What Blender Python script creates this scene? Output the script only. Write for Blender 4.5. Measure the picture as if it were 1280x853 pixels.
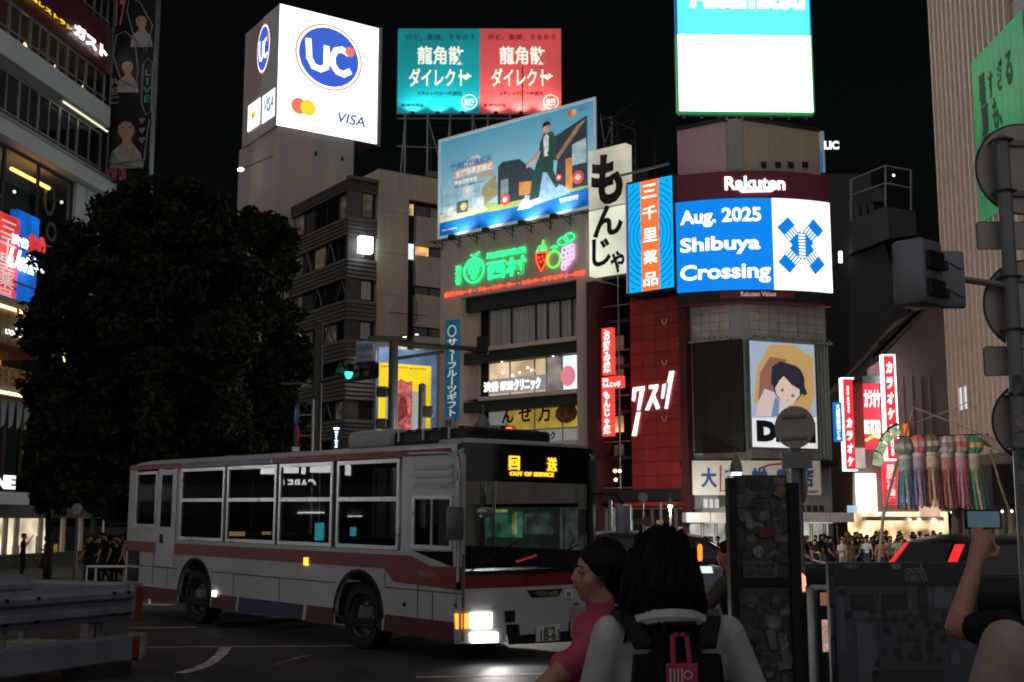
import bpy, bmesh, math, random
import numpy as np
from mathutils import Vector, Matrix
R = math.radians
random.seed(7)
for o in list(bpy.data.objects): bpy.data.objects.remove(o)
SC = bpy.context.scene
COL = SC.collection

# ---------------------------------------------------------------- camera, sky, city glow fill, exposure
FPX = 1514.0; CX, CY = 640.0, 426.5; CAMZ = 1.85
PIT = math.atan((650 - CY) / FPX)
cam_d = bpy.data.cameras.new('camera'); cam = bpy.data.objects.new('camera', cam_d); COL.objects.link(cam)
cam.location = (0, 0, CAMZ); cam.rotation_euler = (math.pi / 2 + PIT, 0, 0)
cam_d.sensor_width = 36; cam_d.lens = 36 * FPX / 1280; cam_d.clip_start = .05; cam_d.clip_end = 2000
SC.camera = cam
W = bpy.data.worlds.new('World'); SC.world = W; W.use_nodes = True
nt = W.node_tree; bg = nt.nodes['Background']
sky = nt.nodes.new('ShaderNodeTexSky'); sky.sky_type = 'NISHITA'; sky.sun_disc = False
sky.sun_elevation = R(4); sky.sun_rotation = R(200); sky.air_density = 1.0; sky.dust_density = 4.0
nt.links.new(sky.outputs[0], bg.inputs[0]); bg.inputs[1].default_value = .0016
sun_d = bpy.data.lights.new('city_glow_fill', 'SUN'); sun = bpy.data.objects.new('city_glow_fill', sun_d); COL.objects.link(sun)
sun_d.energy = .85; sun_d.angle = R(165); sun_d.color = (1.0, .93, .88)  # very wide sun lamp added as soft fill from behind the camera
sun.rotation_euler = Vector((.22, .91, -.34)).to_track_quat('-Z', 'Y').to_euler()
SC.view_settings.view_transform = 'Standard'; SC.view_settings.look = 'None'
SC.view_settings.exposure = 0; SC.view_settings.gamma = 1; SC.view_settings.use_curve_mapping = False
SC.render.engine = 'CYCLES'; cy = SC.cycles
cy.use_denoising = True; cy.max_bounces = 6; cy.diffuse_bounces = 2; cy.glossy_bounces = 3; cy.transmission_bounces = 4
cy.transparent_max_bounces = 12; cy.sample_clamp_indirect = 3; cy.caustics_reflective = False; cy.caustics_refractive = False
cy.filter_width = 1.9

# ---------------------------------------------------------------- helpers
_c, _s = math.cos(PIT), math.sin(PIT)
def ray(px, py):
    a = (px - CX) / FPX; b = -(py - CY) / FPX
    return Vector((a, _c - b * _s, _s + b * _c))
def at(px, py, Y):
    d = ray(px, py); t = Y / d.y
    return Vector((d.x * t, Y, CAMZ + d.z * t))
def gz(x, y):
    t = min(max((y - 22) / 28, 0), 1)
    z = -.58 * t * t * (3 - 2 * t)
    return z + .010 * min(max(-x - .5, 0), 12) * min(max((y - 8) / 6, 0), 1)
def onground(px, Y, dz=0.):
    p = at(px, 650, Y); p.z = gz(p.x, Y) + dz
    return p

class Frame:
    """upright local frame: X along (to the viewer's right), Y into the thing, Z up"""
    def __init__(s, o, ax, tilt=0.):
        s.o = Vector(o); X = Vector((ax[0], ax[1], 0)).normalized(); X = Vector((X.x, X.y, tilt)).normalized()
        Y = Vector((-X.y, X.x, 0)).normalized(); Z = X.cross(Y)
        s.M = Matrix((X, Y, Z)).transposed(); s.I = s.M.inverted()
        s.M4 = Matrix.Translation(s.o) @ s.M.to_4x4()
        s.co = s.I @ (Vector((0, 0, CAMZ)) - s.o)
    def hit(s, px, py, v=0., axis=1):
        d = s.I @ ray(px, py); t = (v - s.co[axis]) / d[axis]
        return s.co + d * t
    def x(s, px, py=560, v=0.): return s.hit(px, py, v).x
    def z(s, px, py, v=0.): return s.hit(px, py, v).z
    def rect(s, px0, py0, px1, py1, v=0.):
        a = s.hit(px0, py0, v); b = s.hit(px1, py1, v)
        return (a.x, b.x, b.z, a.z)          # x0,x1,z0,z1
    def w(s, *p): return s.M4 @ Vector(p)
def frame_at(px, Y, dz=0., yaw=0.):
    p = onground(px, Y, dz)
    return Frame(p, (math.cos(yaw), math.sin(yaw)))

MATS = {}
def mat(key, col=(.5, .5, .5), rough=.6, metal=0., em=0., var=.12, vs=2.5, streak=0., bump=0., bs=40., sample=True, spec=.5, alpha=None, coat=0.):
    if key in MATS: return MATS[key]
    m = bpy.data.materials.new(key); m.use_nodes = True; n = m.node_tree; N = n.nodes; b = N['Principled BSDF']
    b.inputs['Roughness'].default_value = rough; b.inputs['Metallic'].default_value = metal
    b.inputs['Base Color'].default_value = (*col, 1); b.inputs['Specular IOR Level'].default_value = spec
    b.inputs['Coat Weight'].default_value = coat
    if em:
        b.inputs['Emission Color'].default_value = (*col, 1); b.inputs['Emission Strength'].default_value = em
        b.inputs['Base Color'].default_value = (*[c * .3 for c in col], 1)
        m.cycles.emission_sampling = 'AUTO' if sample else 'NONE'
    elif var:
        tc = N.new('ShaderNodeTexCoord'); mp = N.new('ShaderNodeMapping'); no = N.new('ShaderNodeTexNoise')
        if streak: mp.inputs['Scale'].default_value = (1, 1, streak)
        no.inputs['Scale'].default_value = vs; no.inputs['Detail'].default_value = 6; no.inputs['Roughness'].default_value = .65
        n.links.new(tc.outputs['Object'], mp.inputs[0]); n.links.new(mp.outputs[0], no.inputs['Vector'])
        rp = N.new('ShaderNodeValToRGB'); k0, k1 = 1 - var * 1.6, 1 + var
        rp.color_ramp.elements[0].position = .3; rp.color_ramp.elements[1].position = .72
        rp.color_ramp.elements[0].color = (*[c * k0 for c in col], 1); rp.color_ramp.elements[1].color = (*[min(1, c * k1) for c in col], 1)
        n.links.new(no.outputs[0], rp.inputs[0]); n.links.new(rp.outputs[0], b.inputs['Base Color'])
        mr = N.new('ShaderNodeMapRange'); mr.inputs[3].default_value = max(.02, rough - .12); mr.inputs[4].default_value = min(1, rough + .12)
        n.links.new(no.outputs[0], mr.inputs[0]); n.links.new(mr.outputs[0], b.inputs['Roughness'])
    if bump:
        tc = N.new('ShaderNodeTexCoord'); no = N.new('ShaderNodeTexNoise'); no.inputs['Scale'].default_value = bs; no.inputs['Detail'].default_value = 4
        bp = N.new('ShaderNodeBump'); bp.inputs['Strength'].default_value = bump; bp.inputs['Distance'].default_value = .02
        n.links.new(tc.outputs['Object'], no.inputs['Vector']); n.links.new(no.outputs[0], bp.inputs['Height']); n.links.new(bp.outputs[0], b.inputs['Normal'])
    MATS[key] = m
    return m
def emat(key, col, em=1., sample=False, grad=None, base=.3):
    """lit sign face: emits col; unevenness of the tubes behind it as soft blotches"""
    if key in MATS: return MATS[key]
    m = mat(key, col, .5, em=em, sample=sample)
    m.node_tree.nodes['Principled BSDF'].inputs['Base Color'].default_value = (*[c * base for c in col], 1)
    if grad:
        N = m.node_tree.nodes; n = m.node_tree; b = N['Principled BSDF']
        tc = N.new('ShaderNodeTexCoord'); no = N.new('ShaderNodeTexNoise'); no.inputs['Scale'].default_value = grad[0]; no.inputs['Detail'].default_value = 1
        mr = N.new('ShaderNodeMapRange'); mr.inputs[1].default_value = .3; mr.inputs[2].default_value = .7
        mr.inputs[3].default_value = em * (1 - grad[1]); mr.inputs[4].default_value = em * (1 + grad[1])
        n.links.new(tc.outputs['Object'], no.inputs['Vector']); n.links.new(no.outputs[0], mr.inputs[0]); n.links.new(mr.outputs[0], b.inputs['Emission Strength'])
    return m
def led(key, col, em, pitch=.12):
    """LED wall: fine horizontal rows"""
    if key in MATS: return MATS[key]
    m = mat(key, col, .6, em=em); n = m.node_tree; N = n.nodes; b = N['Principled BSDF']
    m.cycles.emission_sampling = 'AUTO'
    tc = N.new('ShaderNodeTexCoord'); wv = N.new('ShaderNodeTexWave'); wv.bands_direction = 'Z'; wv.inputs['Scale'].default_value = .314 / pitch
    mr = N.new('ShaderNodeMapRange'); mr.inputs[3].default_value = em * .85; mr.inputs[4].default_value = em * 1.12
    n.links.new(tc.outputs['Object'], wv.inputs[0]); n.links.new(wv.outputs['Fac'], mr.inputs[0]); n.links.new(mr.outputs[0], b.inputs['Emission Strength'])
    return m
def glass(key, tint=(.3, .33, .34), rough=.02, opac=.5, spec=1.):
    if key in MATS: return MATS[key]
    m = bpy.data.materials.new(key); m.use_nodes = True; n = m.node_tree; N = n.nodes
    b = N['Principled BSDF']; b.inputs['Base Color'].default_value = (.01, .012, .012, 1); b.inputs['Roughness'].default_value = rough
    b.inputs['IOR'].default_value = 1.52
    t = N.new('ShaderNodeBsdfTransparent'); t.inputs[0].default_value = (*tint, 1)
    fr = N.new('ShaderNodeFresnel'); fr.inputs[0].default_value = 1.52
    mx = N.new('ShaderNodeMixShader'); ma = N.new('ShaderNodeMath'); ma.operation = 'MULTIPLY_ADD'; ma.use_clamp = True
    ma.inputs[1].default_value = 1 - opac; ma.inputs[2].default_value = opac
    ge = N.new('ShaderNodeNewGeometry'); mb = N.new('ShaderNodeMath'); mb.operation = 'SUBTRACT'; mb.use_clamp = True
    n.links.new(fr.outputs[0], ma.inputs[0]); n.links.new(ma.outputs[0], mb.inputs[0]); n.links.new(ge.outputs['Backfacing'], mb.inputs[1]); n.links.new(mb.outputs[0], mx.inputs[0])
    n.links.new(t.outputs[0], mx.inputs[1]); n.links.new(b.outputs[0], mx.inputs[2]); n.links.new(mx.outputs[0], N['Material Output'].inputs[0])
    MATS[key] = m; return m

class MB:
    def __init__(s): s.v = []; s.f = []; s.m = []
    def add(s, vs, fs, mi=0):
        n = len(s.v); s.v += [tuple(v) for v in vs]; s.f += [tuple(i + n for i in f) for f in fs]; s.m += [mi] * len(fs); return s
    def box(s, x0, x1, y0, y1, z0, z1, mi=0):
        x0, x1 = sorted((x0, x1)); y0, y1 = sorted((y0, y1)); z0, z1 = sorted((z0, z1))
        return s.add([(x0,y0,z0),(x1,y0,z0),(x1,y1,z0),(x0,y1,z0),(x0,y0,z1),(x1,y0,z1),(x1,y1,z1),(x0,y1,z1)],
              [(3,2,1,0),(4,5,6,7),(0,1,5,4),(1,2,6,5),(2,3,7,6),(3,0,4,7)], mi)
    def rbox(s, x0, x1, y0, y1, z0, z1, r=.02, mi=0):
        bm = bmesh.new(); bmesh.ops.create_cube(bm, size=1)
        for v in bm.verts: v.co = ((x0+x1)/2 + v.co.x*abs(x1-x0), (y0+y1)/2 + v.co.y*abs(y1-y0), (z0+z1)/2 + v.co.z*abs(z1-z0))
        bmesh.ops.bevel(bm, geom=list(bm.edges), offset=r, segments=2, affect='EDGES', profile=.5)
        return s.bm(bm, mi)
    def bm(s, bm, mi=0):
        bm.verts.index_update(); s.add([v.co.copy() for v in bm.verts], [[v.index for v in f.verts] for f in bm.faces], mi); bm.free(); return s
    def prism(s, pts, y0, y1, mi=0, caps=True):
        """polygon (x,z) counter-clockwise seen from the front, extruded in y"""
        n = len(pts); a = sum(pts[i][0]*pts[(i+1)%n][1]-pts[(i+1)%n][0]*pts[i][1] for i in range(n))
        if a < 0: pts = pts[::-1]
        vs = [(p[0], y0, p[1]) for p in pts] + [(p[0], y1, p[1]) for p in pts]
        fs = [(i, i+n, (i+1)%n+n, (i+1)%n) for i in range(n)]
        if caps: fs += [tuple(range(n)), tuple(range(2*n-1, n-1, -1))]
        return s.add(vs, fs, mi)
    def plan(s, pts, z0, z1, mi=0):
        n = len(pts); a = sum(pts[i][0]*pts[(i+1)%n][1]-pts[(i+1)%n][0]*pts[i][1] for i in range(n))
        if a < 0: pts = pts[::-1]
        vs = [(p[0], p[1], z0) for p in pts] + [(p[0], p[1], z1) for p in pts]
        fs = [(i, (i+1)%n, (i+1)%n+n, i+n) for i in range(n)] + [tuple(range(n-1, -1, -1)), tuple(range(n, 2*n))]
        return s.add(vs, fs, mi)
    def tube(s, pts, rad, n=8, mi=0, closed=False):
        pts = [Vector(p) for p in pts]; k = len(pts)
        if not isinstance(rad, (list, tuple)): rad = [rad] * k
        vs = []; fs = []; prev = None
        for i, p in enumerate(pts):
            a = pts[(i-1) % k] if (closed or i > 0) else p; b = pts[(i+1) % k] if (closed or i < k-1) else p
            t = (b - a).normalized()
            if prev is None: u = t.orthogonal().normalized()
            else:
                u = (prev - t * prev.dot(t))
                u = u.normalized() if u.length > 1e-6 else t.orthogonal().normalized()
            prev = u; w = t.cross(u)
            for j in range(n):
                th = 2*math.pi*j/n; vs.append(p + (u*math.cos(th) + w*math.sin(th)) * rad[i])
        for i in range(k if closed else k-1):
            for j in range(n):
                fs.append((i*n+j, i*n+(j+1)%n, ((i+1)%k)*n+(j+1)%n, ((i+1)%k)*n+j))
        if not closed: fs += [tuple(range(n-1, -1, -1)), tuple(range((k-1)*n, k*n))]
        return s.add(vs, fs, mi)
    def bar(s, a, b, r, n=6, mi=0): return s.tube([a, b], r, n, mi)
    def lathe(s, prof, c=(0,0,0), n=16, mi=0, axis='z', caps=True):
        vs = []; fs = []; k = len(prof)
        for r, h in prof:
            for j in range(n):
                th = 2*math.pi*j/n; q = (r*math.cos(th), r*math.sin(th), h)
                if axis == 'y': q = (q[0], q[2], -q[1])
                if axis == 'x': q = (q[2], q[0], q[1])
                vs.append((q[0]+c[0], q[1]+c[1], q[2]+c[2]))
        for i in range(k-1):
            for j in range(n): fs.append((i*n+j, i*n+(j+1)%n, (i+1)*n+(j+1)%n, (i+1)*n+j))
        if caps: fs += [tuple(range(n-1, -1, -1)), tuple(range((k-1)*n, k*n))]
        return s.add(vs, fs, mi)
    def ball(s, c, r, n=12, m=8, mi=0, sc=(1,1,1), rot=None):
        bm = bmesh.new(); bmesh.ops.create_uvsphere(bm, u_segments=n, v_segments=m, radius=1)
        for v in bm.verts:
            q = Vector((v.co.x*r*sc[0], v.co.y*r*sc[1], v.co.z*r*sc[2]))
            if rot is not None: q = rot @ q
            v.co = q + Vector(c)
        return s.bm(bm, mi)
    def mesh(s, name, mats, smooth=False):
        me = bpy.data.meshes.new(name); me.from_pydata(s.v, [], s.f)
        for m in (mats if isinstance(mats, (list, tuple)) else [mats]): me.materials.append(m)
        if len(me.materials) > 1: me.polygons.foreach_set('material_index', s.m)
        if smooth:
            me.polygons.foreach_set('use_smooth', [True] * len(me.polygons))
            if smooth is not True:
                me.set_sharp_from_angle(angle=R(smooth))
        me.update(); return me
    def build(s, name, mats, parent=None, smooth=False, **kw):
        return link(name, s.mesh(name, mats, smooth), parent, **kw)
def link(name, data, parent=None, frame=None, **props):
    o = bpy.data.objects.new(name, data); COL.objects.link(o)
    if parent: o.parent = parent
    if frame: o.matrix_world = frame.M4
    for k, v in props.items(): o[k] = v
    return o
def thing(name, label, cat, frame=None, group=None):
    o = link(name, None, None, frame); o.empty_display_size = .3
    o['label'] = label; o['category'] = cat
    if group: o['group'] = group
    return o
def tag(o, label, cat, group=None):
    o['label'] = label; o['category'] = cat
    if group: o['group'] = group
    return o
def copy_tree(o, parent=None):
    c = o.copy(); COL.objects.link(c)
    if parent: c.parent = parent
    for ch in list(o.children): copy_tree(ch, c)
    return c
def part(name, parent, m, *a, r=None):
    b = MB()
    if r: b.rbox(*a, r=r)
    else: b.box(*a)
    return b.build(name, m, parent)
_txtcache = {}
def txtmesh(s, bold=.0, ext=.01, shear=0., vert=False, spacing=1.):
    k = (s, bold, ext, shear, vert, spacing)
    if k in _txtcache: return _txtcache[k]
    cu = bpy.data.curves.new('t', 'FONT'); cu.offset = bold; cu.extrude = ext; cu.shear = shear; cu.resolution_u = 3
    if vert:
        cu.align_x = 'CENTER'; cu.space_line = .95 * spacing; s = '\n'.join(s.replace('ー', '丨'))
    else: cu.space_character = spacing
    cu.body = s; cu.size = 1
    ob = bpy.data.objects.new('t', cu); COL.objects.link(ob)
    dg = bpy.context.evaluated_depsgraph_get(); me = ob.evaluated_get(dg).to_mesh()
    vs = [v.co.copy() for v in me.vertices]; fs = [tuple(p.vertices) for p in me.polygons]
    ob.evaluated_get(dg).to_mesh_clear(); bpy.data.objects.remove(ob); bpy.data.curves.remove(cu)
    _txtcache[k] = (vs, fs); return vs, fs
def text(s, rect, m, parent, y=0., name='lettering', bold=.02, ext=.02, shear=0., vert=False, keep=False, spacing=1., fn=None, flip=False):
    """flat lettering whose bounding box fills rect (x0,x1,z0,z1) on the local plane y"""
    vs, fs = txtmesh(s, bold, .02, shear, vert, spacing)
    if not vs: return None
    xs = [v.x for v in vs]; ys = [v.y for v in vs]
    x0, x1, z0, z1 = rect; sx = (x1-x0)/max(1e-6, max(xs)-min(xs)); sz = (z1-z0)/max(1e-6, max(ys)-min(ys))
    if keep:
        k = min(abs(sx), abs(sz)); cx, cz = (x0+x1)/2, (z0+z1)/2; w2, h2 = (max(xs)-min(xs))*k/2, (max(ys)-min(ys))*k/2
        x0, x1, z0, z1 = cx-w2, cx+w2, cz-h2, cz+h2; sx = sz = k
    out = []
    for v in vs:
        p = (x0 + (v.x-min(xs))*sx, y - (v.z+.02)/.04*ext, z0 + (v.y-min(ys))*sz)
        out.append(fn(*p) if fn else p)
    me = bpy.data.meshes.new(name); me.from_pydata(out, [], [f for f in fs]); me.materials.append(m); me.update()
    return link(name, me, parent)
def poly(name, pts, m, parent, y=0., th=.01):
    return MB().prism(pts, y - th, y).build(name, m, parent)
def ell(cx, cz, rx, rz, n=28, a0=0, a1=360, rot=0.):
    out = []
    for i in range(n + (0 if a1 - a0 == 360 else 1)):
        t = R(a0 + (a1-a0)*i/n); x, z = rx*math.cos(t), rz*math.sin(t); c, s = math.cos(rot), math.sin(rot)
        out.append((cx + x*c - z*s, cz + x*s + z*c))
    return out
def ring(name, cx, cz, rx, rz, w, m, parent, y=0., th=.01, n=32):
    a = ell(cx, cz, rx, rz, n); b = ell(cx, cz, rx-w, rz-w, n); q = MB()
    for i in range(n):
        j = (i+1) % n; q.prism([a[i], a[j], b[j], b[i]], y-th, y)
    return q.build(name, m, parent)
def stroke(name, pts, w, m, parent, y=0., r=None, closed=False):
    """neon tube along (x,z) points"""
    return MB().tube([(p[0], y, p[1]) for p in pts], w, 5, closed=closed).build(name, m, parent)
# ---------------------------------------------------------------- ground
def ground_sheet(name, xs, ys, dz, m, kind='structure'):
    v = [(x, y, gz(x, y) + dz) for y in ys for x in xs]; n = len(xs)
    f = [(j*n+i, j*n+i+1, (j+1)*n+i+1, (j+1)*n+i) for j in range(len(ys)-1) for i in range(n-1)]
    me = bpy.data.meshes.new(name); me.from_pydata(v, [], f); me.materials.append(m)
    me.polygons.foreach_set('use_smooth', [True]*len(f)); me.update()
    return link(name, me, kind=kind)
def arange(a, b, s):
    o = []
    while a < b: o.append(a); a += s
    return o + [b]
ASPH = mat('asphalt', (.030, .030, .034), .62, var=.35, vs=1.1, bump=.35, bs=60)
PAVE = mat('paving', (.09, .085, .083), .7, var=.2, vs=1.5, bump=.2, bs=30)
CONC = mat('concrete', (.30, .29, .28), .75, var=.2, vs=1.2, bump=.15)
ground_sheet('ground', arange(-260, -30, 46) + arange(-29, 29, 1) + arange(30, 260, 46), arange(-60, 6, 6) + arange(7, 60, 1) + arange(65, 400, 30), 0, ASPH)
def slab(name, pts, m, h=.12):
    n = len(pts); v = [(x, y, gz(x, y)-.1) for x, y in pts] + [(x, y, gz(x, y)+h) for x, y in pts]
    me = bpy.data.meshes.new(name); me.from_pydata(v, [], [(i, (i+1)%n, (i+1)%n+n, i+n) for i in range(n)] + [tuple(range(n, 2*n))]); me.materials.append(m); me.update()
    return link(name, me, kind='structure')
slab('pavement_left', [(-24, 26), (-17.5, 44), (-13, 60), (-14, 75), (-40, 75), (-40, 26)], PAVE)
slab('pavement_corner', [(-5, 72), (3, 64.5), (9, 60.5), (13, 59), (19, 61), (26, 74), (26, 84), (-5, 84)], PAVE)
slab('pavement_right', [(19.5, 52), (19, 62), (20, 80), (60, 80), (60, 30), (19.2, 30)], PAVE)
slab('plaza_paving', [(-6, -12), (-3.4, 4.2), (1.0, 6.2), (4, 9.6), (9, 10.5), (14, 8), (14, -12)], PAVE, .02)
PAINT = mat('road_paint', (.42, .42, .42), .7, var=.4, vs=6)
def stripe(pts, w, name='road_marking'):
    v = []; f = []
    for i, p in enumerate(pts):
        a = Vector(pts[max(i-1, 0)]); b = Vector(pts[min(i+1, len(pts)-1)]); t = (b-a).normalized(); nrm = Vector((-t.y, t.x))*w/2
        for q in (Vector(p)-nrm, Vector(p)+nrm): v.append((q.x, q.y, gz(q.x, q.y)+.006))
    f = [(2*i, 2*i+2, 2*i+3, 2*i+1) for i in range(len(pts)-1)]
    me = bpy.data.meshes.new(name); me.from_pydata(v, [], f); me.materials.append(PAINT); me.update(); return link(name, me, kind='structure')
def gp(px, py, z=0.0):
    d = ray(px, py); t = (z - CAMZ)/d.z; return (d.x*t, d.y*t)
stripe([gp(225, 846), gp(247, 840), gp(264, 832), gp(276, 822), (gp(283, 812))], .16)
stripe([gp(178, 814), gp(300, 812), gp(420, 810), gp(520, 809)], .09)
stripe([gp(160, 790), gp(200, 789.5), gp(245, 788)], .14)
stripe([gp(130, 757), gp(170, 757), gp(215, 758)], .45)
stripe([gp(520, 848), gp(600, 846), gp(680, 843)], .12)
for i in range(9):
    a = Vector((9 + i*1.05, 33 + i*.1)); stripe([(a.x, a.y), (a.x + .9, a.y + 14)], .5)
for i in range(8):
    stripe([(-10+i*1.1, 44), (-8.5+i*1.1, 54)], .5)

# ---------------------------------------------------------------- shared facade materials
GLK = mat('dark_glass', (.012, .014, .016), .06, var=0, spec=.8)
GL2 = glass('shop_glass', (.86, .88, .88), .02, .06)
ALU = mat('aluminium', (.42, .43, .45), .38, .7, var=.1)
DKM = mat('dark_metal', (.03, .03, .032), .5, .3, var=.15)
STEEL = mat('galvanised_steel', (.33, .36, .34), .5, .6, var=.2)
BEIGE = mat('beige_render', (.74, .62, .56), .8, var=.14, vs=.5, streak=.25, bump=.05)
BEIGED = mat('beige_tile_wall', (.60, .54, .44), .8, var=.16, vs=.6, streak=.2)
DGREEN = mat('dark_green_band', (.025, .035, .03), .5, var=.2)
BLK = mat('black_void', (.008, .008, .009), .7, var=0)
WHITE = mat('white_panel', (.70, .72, .74), .5, var=.08, vs=.8, streak=.3)
CURT = mat('grey_blind', (.50, .50, .52), .8, var=.3, vs=5, streak=.03)
WARMWIN = emat('warm_window', (1., .55, .22), .75, grad=(1.4, .7))
COOLWIN = emat('cool_window', (.85, 1., .95), 1.3, grad=(1.5, .3))
DIMWIN = emat('dim_window', (.55, .42, .30), .055, grad=(1.2, .9))
PINKW = mat('corrugated_metal', (.80, .58, .66), .45, .2, var=.1, vs=.6, streak=.2)
def window(parent, x0, x1, z0, z1, y=0., pane=None, frame=None, n=1, fw=.05, name='window'):
    b = MB(); fr = frame or ALU
    b.box(x0, x1, y-.04, y+.06, z0, z0+fw); b.box(x0, x1, y-.04, y+.06, z1-fw, z1)
    for i in range(n+1):
        xx = x0 + (x1-x0)*i/n; xa = max(x0, xx-fw/2) if i < n else x1-fw; b.box(xa, xa+fw, y-.042, y+.05, z0+fw, z1-fw)
    w = b.build(name, fr, parent)
    for i in range(n):
        p = pane[i % len(pane)] if isinstance(pane, list) else (pane or GLK)
        a = x0 + (x1-x0)*i/n; c = x0 + (x1-x0)*(i+1)/n
        MB().box(a+.03, c-.03, y, y+.02, z0+.03, z1-.03).build('pane', p, w)
    return w
def floodlamp(parent, x, y, z, ydir=-1, lit=True, energy=0, aim=None, col=(1, .97, .9)):
    b = MB(); b.tube([(x, y+.02, z), (x, y+ydir*.55, z), (x, y+ydir*.7, z-.06)], .03, 6)
    o = b.build('lamp_arm', DKM, parent)
    h = MB().lathe([(.05, .16), (.10, .14), (.17, 0), (.16, -.02)], (x, y+ydir*.72, z-.2), 10).build('lamp_head', DKM, parent)
    if lit: MB().lathe([(.01, 0), (.145, 0), (.145, -.015), (.01, -.02)], (x, y+ydir*.72, z-.215), 10).build('lamp_face', emat('lamp_white', (1, .98, .92), 6), h)
    return h
def light(kind, loc, energy, col=(1, 1, 1), size=.2, aim=None, spot=None, parent=None, name='lamp_light'):
    d = bpy.data.lights.new(name, kind); d.energy = energy; d.color = col
    if kind == 'AREA': d.size = size
    else: d.shadow_soft_size = size
    if spot: d.spot_size = R(spot); d.spot_blend = .6
    o = bpy.data.objects.new(name, d); COL.objects.link(o)
    if parent: o.parent = parent
    o.location = loc
    if aim is not None: o.rotation_euler = (Vector(aim)-Vector(loc)).to_track_quat('-Z', 'Y').to_euler()
    return o

# ================================================================ corner bookshop building (two faces and a curved screen)
GLp = at(857.5, 650, 66.0).xy; GCp = at(932, 650, 63.98).xy; GRp = at(1041, 650, 66.2).xy
FGL = Frame((GLp.x, GLp.y, -.6), (GCp-GLp)); FGR = Frame((GCp.x, GCp.y, -.6), (GRp-GCp))
FG = Frame((GCp.x, GCp.y, -.6), (1, 0))
bk = thing('corner_building', 'narrow grey corner building carrying a curved video screen and a bookshop sign', 'building', FG)
def gl(p): return (p[0]-GCp.x, p[1]-GCp.y)
dl = (GCp-GLp).normalized(); dr = (GRp-GCp).normalized()
c0 = GCp - dl*.55; c1 = GCp + dr*.55
foot = [gl(GLp), gl(c0), gl((c0*.3+c1*.3+GCp*.4)), gl(c1), gl(GRp), gl(GRp+Vector((.5, 11))), gl(GLp+Vector((3, 11)))]
GTOP = FGR.z(935, 150)
GRYW = mat('grey_wall', (.44, .42, .42), .7, var=.2, vs=.7, streak=.2)
MB().plan(foot, 0, GTOP).build('wall', GRYW, bk)
wl = (GCp-GLp).length - .55; wr = (GRp-GCp).length
# corrugated cladding of the top, one sheet for each face
def corr(fr, x0, x1, z0, z1, m, pitch=.16):
    b = MB(); x = x0
    while x < x1 - pitch*.4:
        b.box(x, min(x+pitch*.55, x1), -.09, -.02, z0, z1); x += pitch
    b.box(x0, x1, -.04, -.012, z0, z1)
    o = b.build('cladding_sheet', m); o.matrix_world = fr.M4; o.parent = bk; o.matrix_parent_inverse = FG.M4.inverted(); return o
zt0 = FGL.z(870, 225)
BEIGEC = mat('beige_cladding', (.66, .58, .49), .5, .1, var=.08, vs=.5, streak=.2)
corr(FGL, 0, wl, zt0, GTOP-.1, PINKW); corr(FGR, .55, wr, zt0, GTOP-.1, BEIGEC)
def sub(fr, o): o.matrix_world = fr.M4; o.parent = bk; o.matrix_parent_inverse = FG.M4.inverted(); return o
for px in (953, 971, 987, 1005):
    a = FGR.rect(px-3.2, 203, px+3.2, 211); sub(FGR, MB().box(a[0], a[1], -.16, -.06, a[2], a[3]).build('vent', DKM))
b = MB()
for fr, x0, x1 in ((FGL, -.05, wl+.1), (FGR, .5, wr+.05)):
    sub(fr, MB().box(x0, x1, -.14, .1, GTOP-.1, GTOP+.12).build('parapet', DKM))
# tile panels above and around the posters
PANELS = [mat('wall_panel_%d' % i, (.52+.04*i, .49+.04*i, .49+.04*i), .45, var=.15, vs=1.5) for i in range(3)]
zp1 = FGL.z(880, 372); zp0 = FGL.z(880, 426)
for fr, x0, x1, nc in ((FGL, .05, wl-.05, 5), (FGR, .6, wr-.05, 8)):
    for r in range(5):
        for c in range(nc):
            a = x0+(x1-x0)*c/nc; e = x0+(x1-x0)*(c+1)/nc; q = (zp1-zp0)/5
            sub(fr, MB().box(a+.02, e-.02, -.05, .02, zp0+q*r+.02, zp0+q*(r+1)-.02).build('panel', PANELS[(r*7+c*3+r*c) % 3]))
# lower wall: ribs, ledges
RIBM = mat('weathered_rib', (.40, .42, .39), .7, var=.35, vs=1.2, streak=.1)
zl0 = FGL.z(880, 575)
for fr, xs in ((FGL, (.04, .22, .38, wl-.04)), (FGR, (.58, wr-.75, wr-.5, wr-.25, wr-.06))):
    for x in xs: sub(fr, MB().box(x-.05, x+.05, -.16, .02, zl0, zp0-.12).build('rib', RIBM))
    x0, x1 = (-.05, wl+.1) if fr is FGL else (.45, wr+.1)
    sub(fr, MB().box(x0, x1, -.45, .02, zp0-.14, zp0-.03).build('ledge', RIBM))
    sub(fr, MB().box(x0, x1, -.5, .02, zl0-.35, zl0).build('ledge', DKM))
    for k in range(9): sub(fr, MB().lathe([(.05, .12), (.09, 0)], (x0+.2+(x1-x0-.4)*k/8, -.40, zp0-.02), 8).build('spot_lamp', STEEL))
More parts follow.
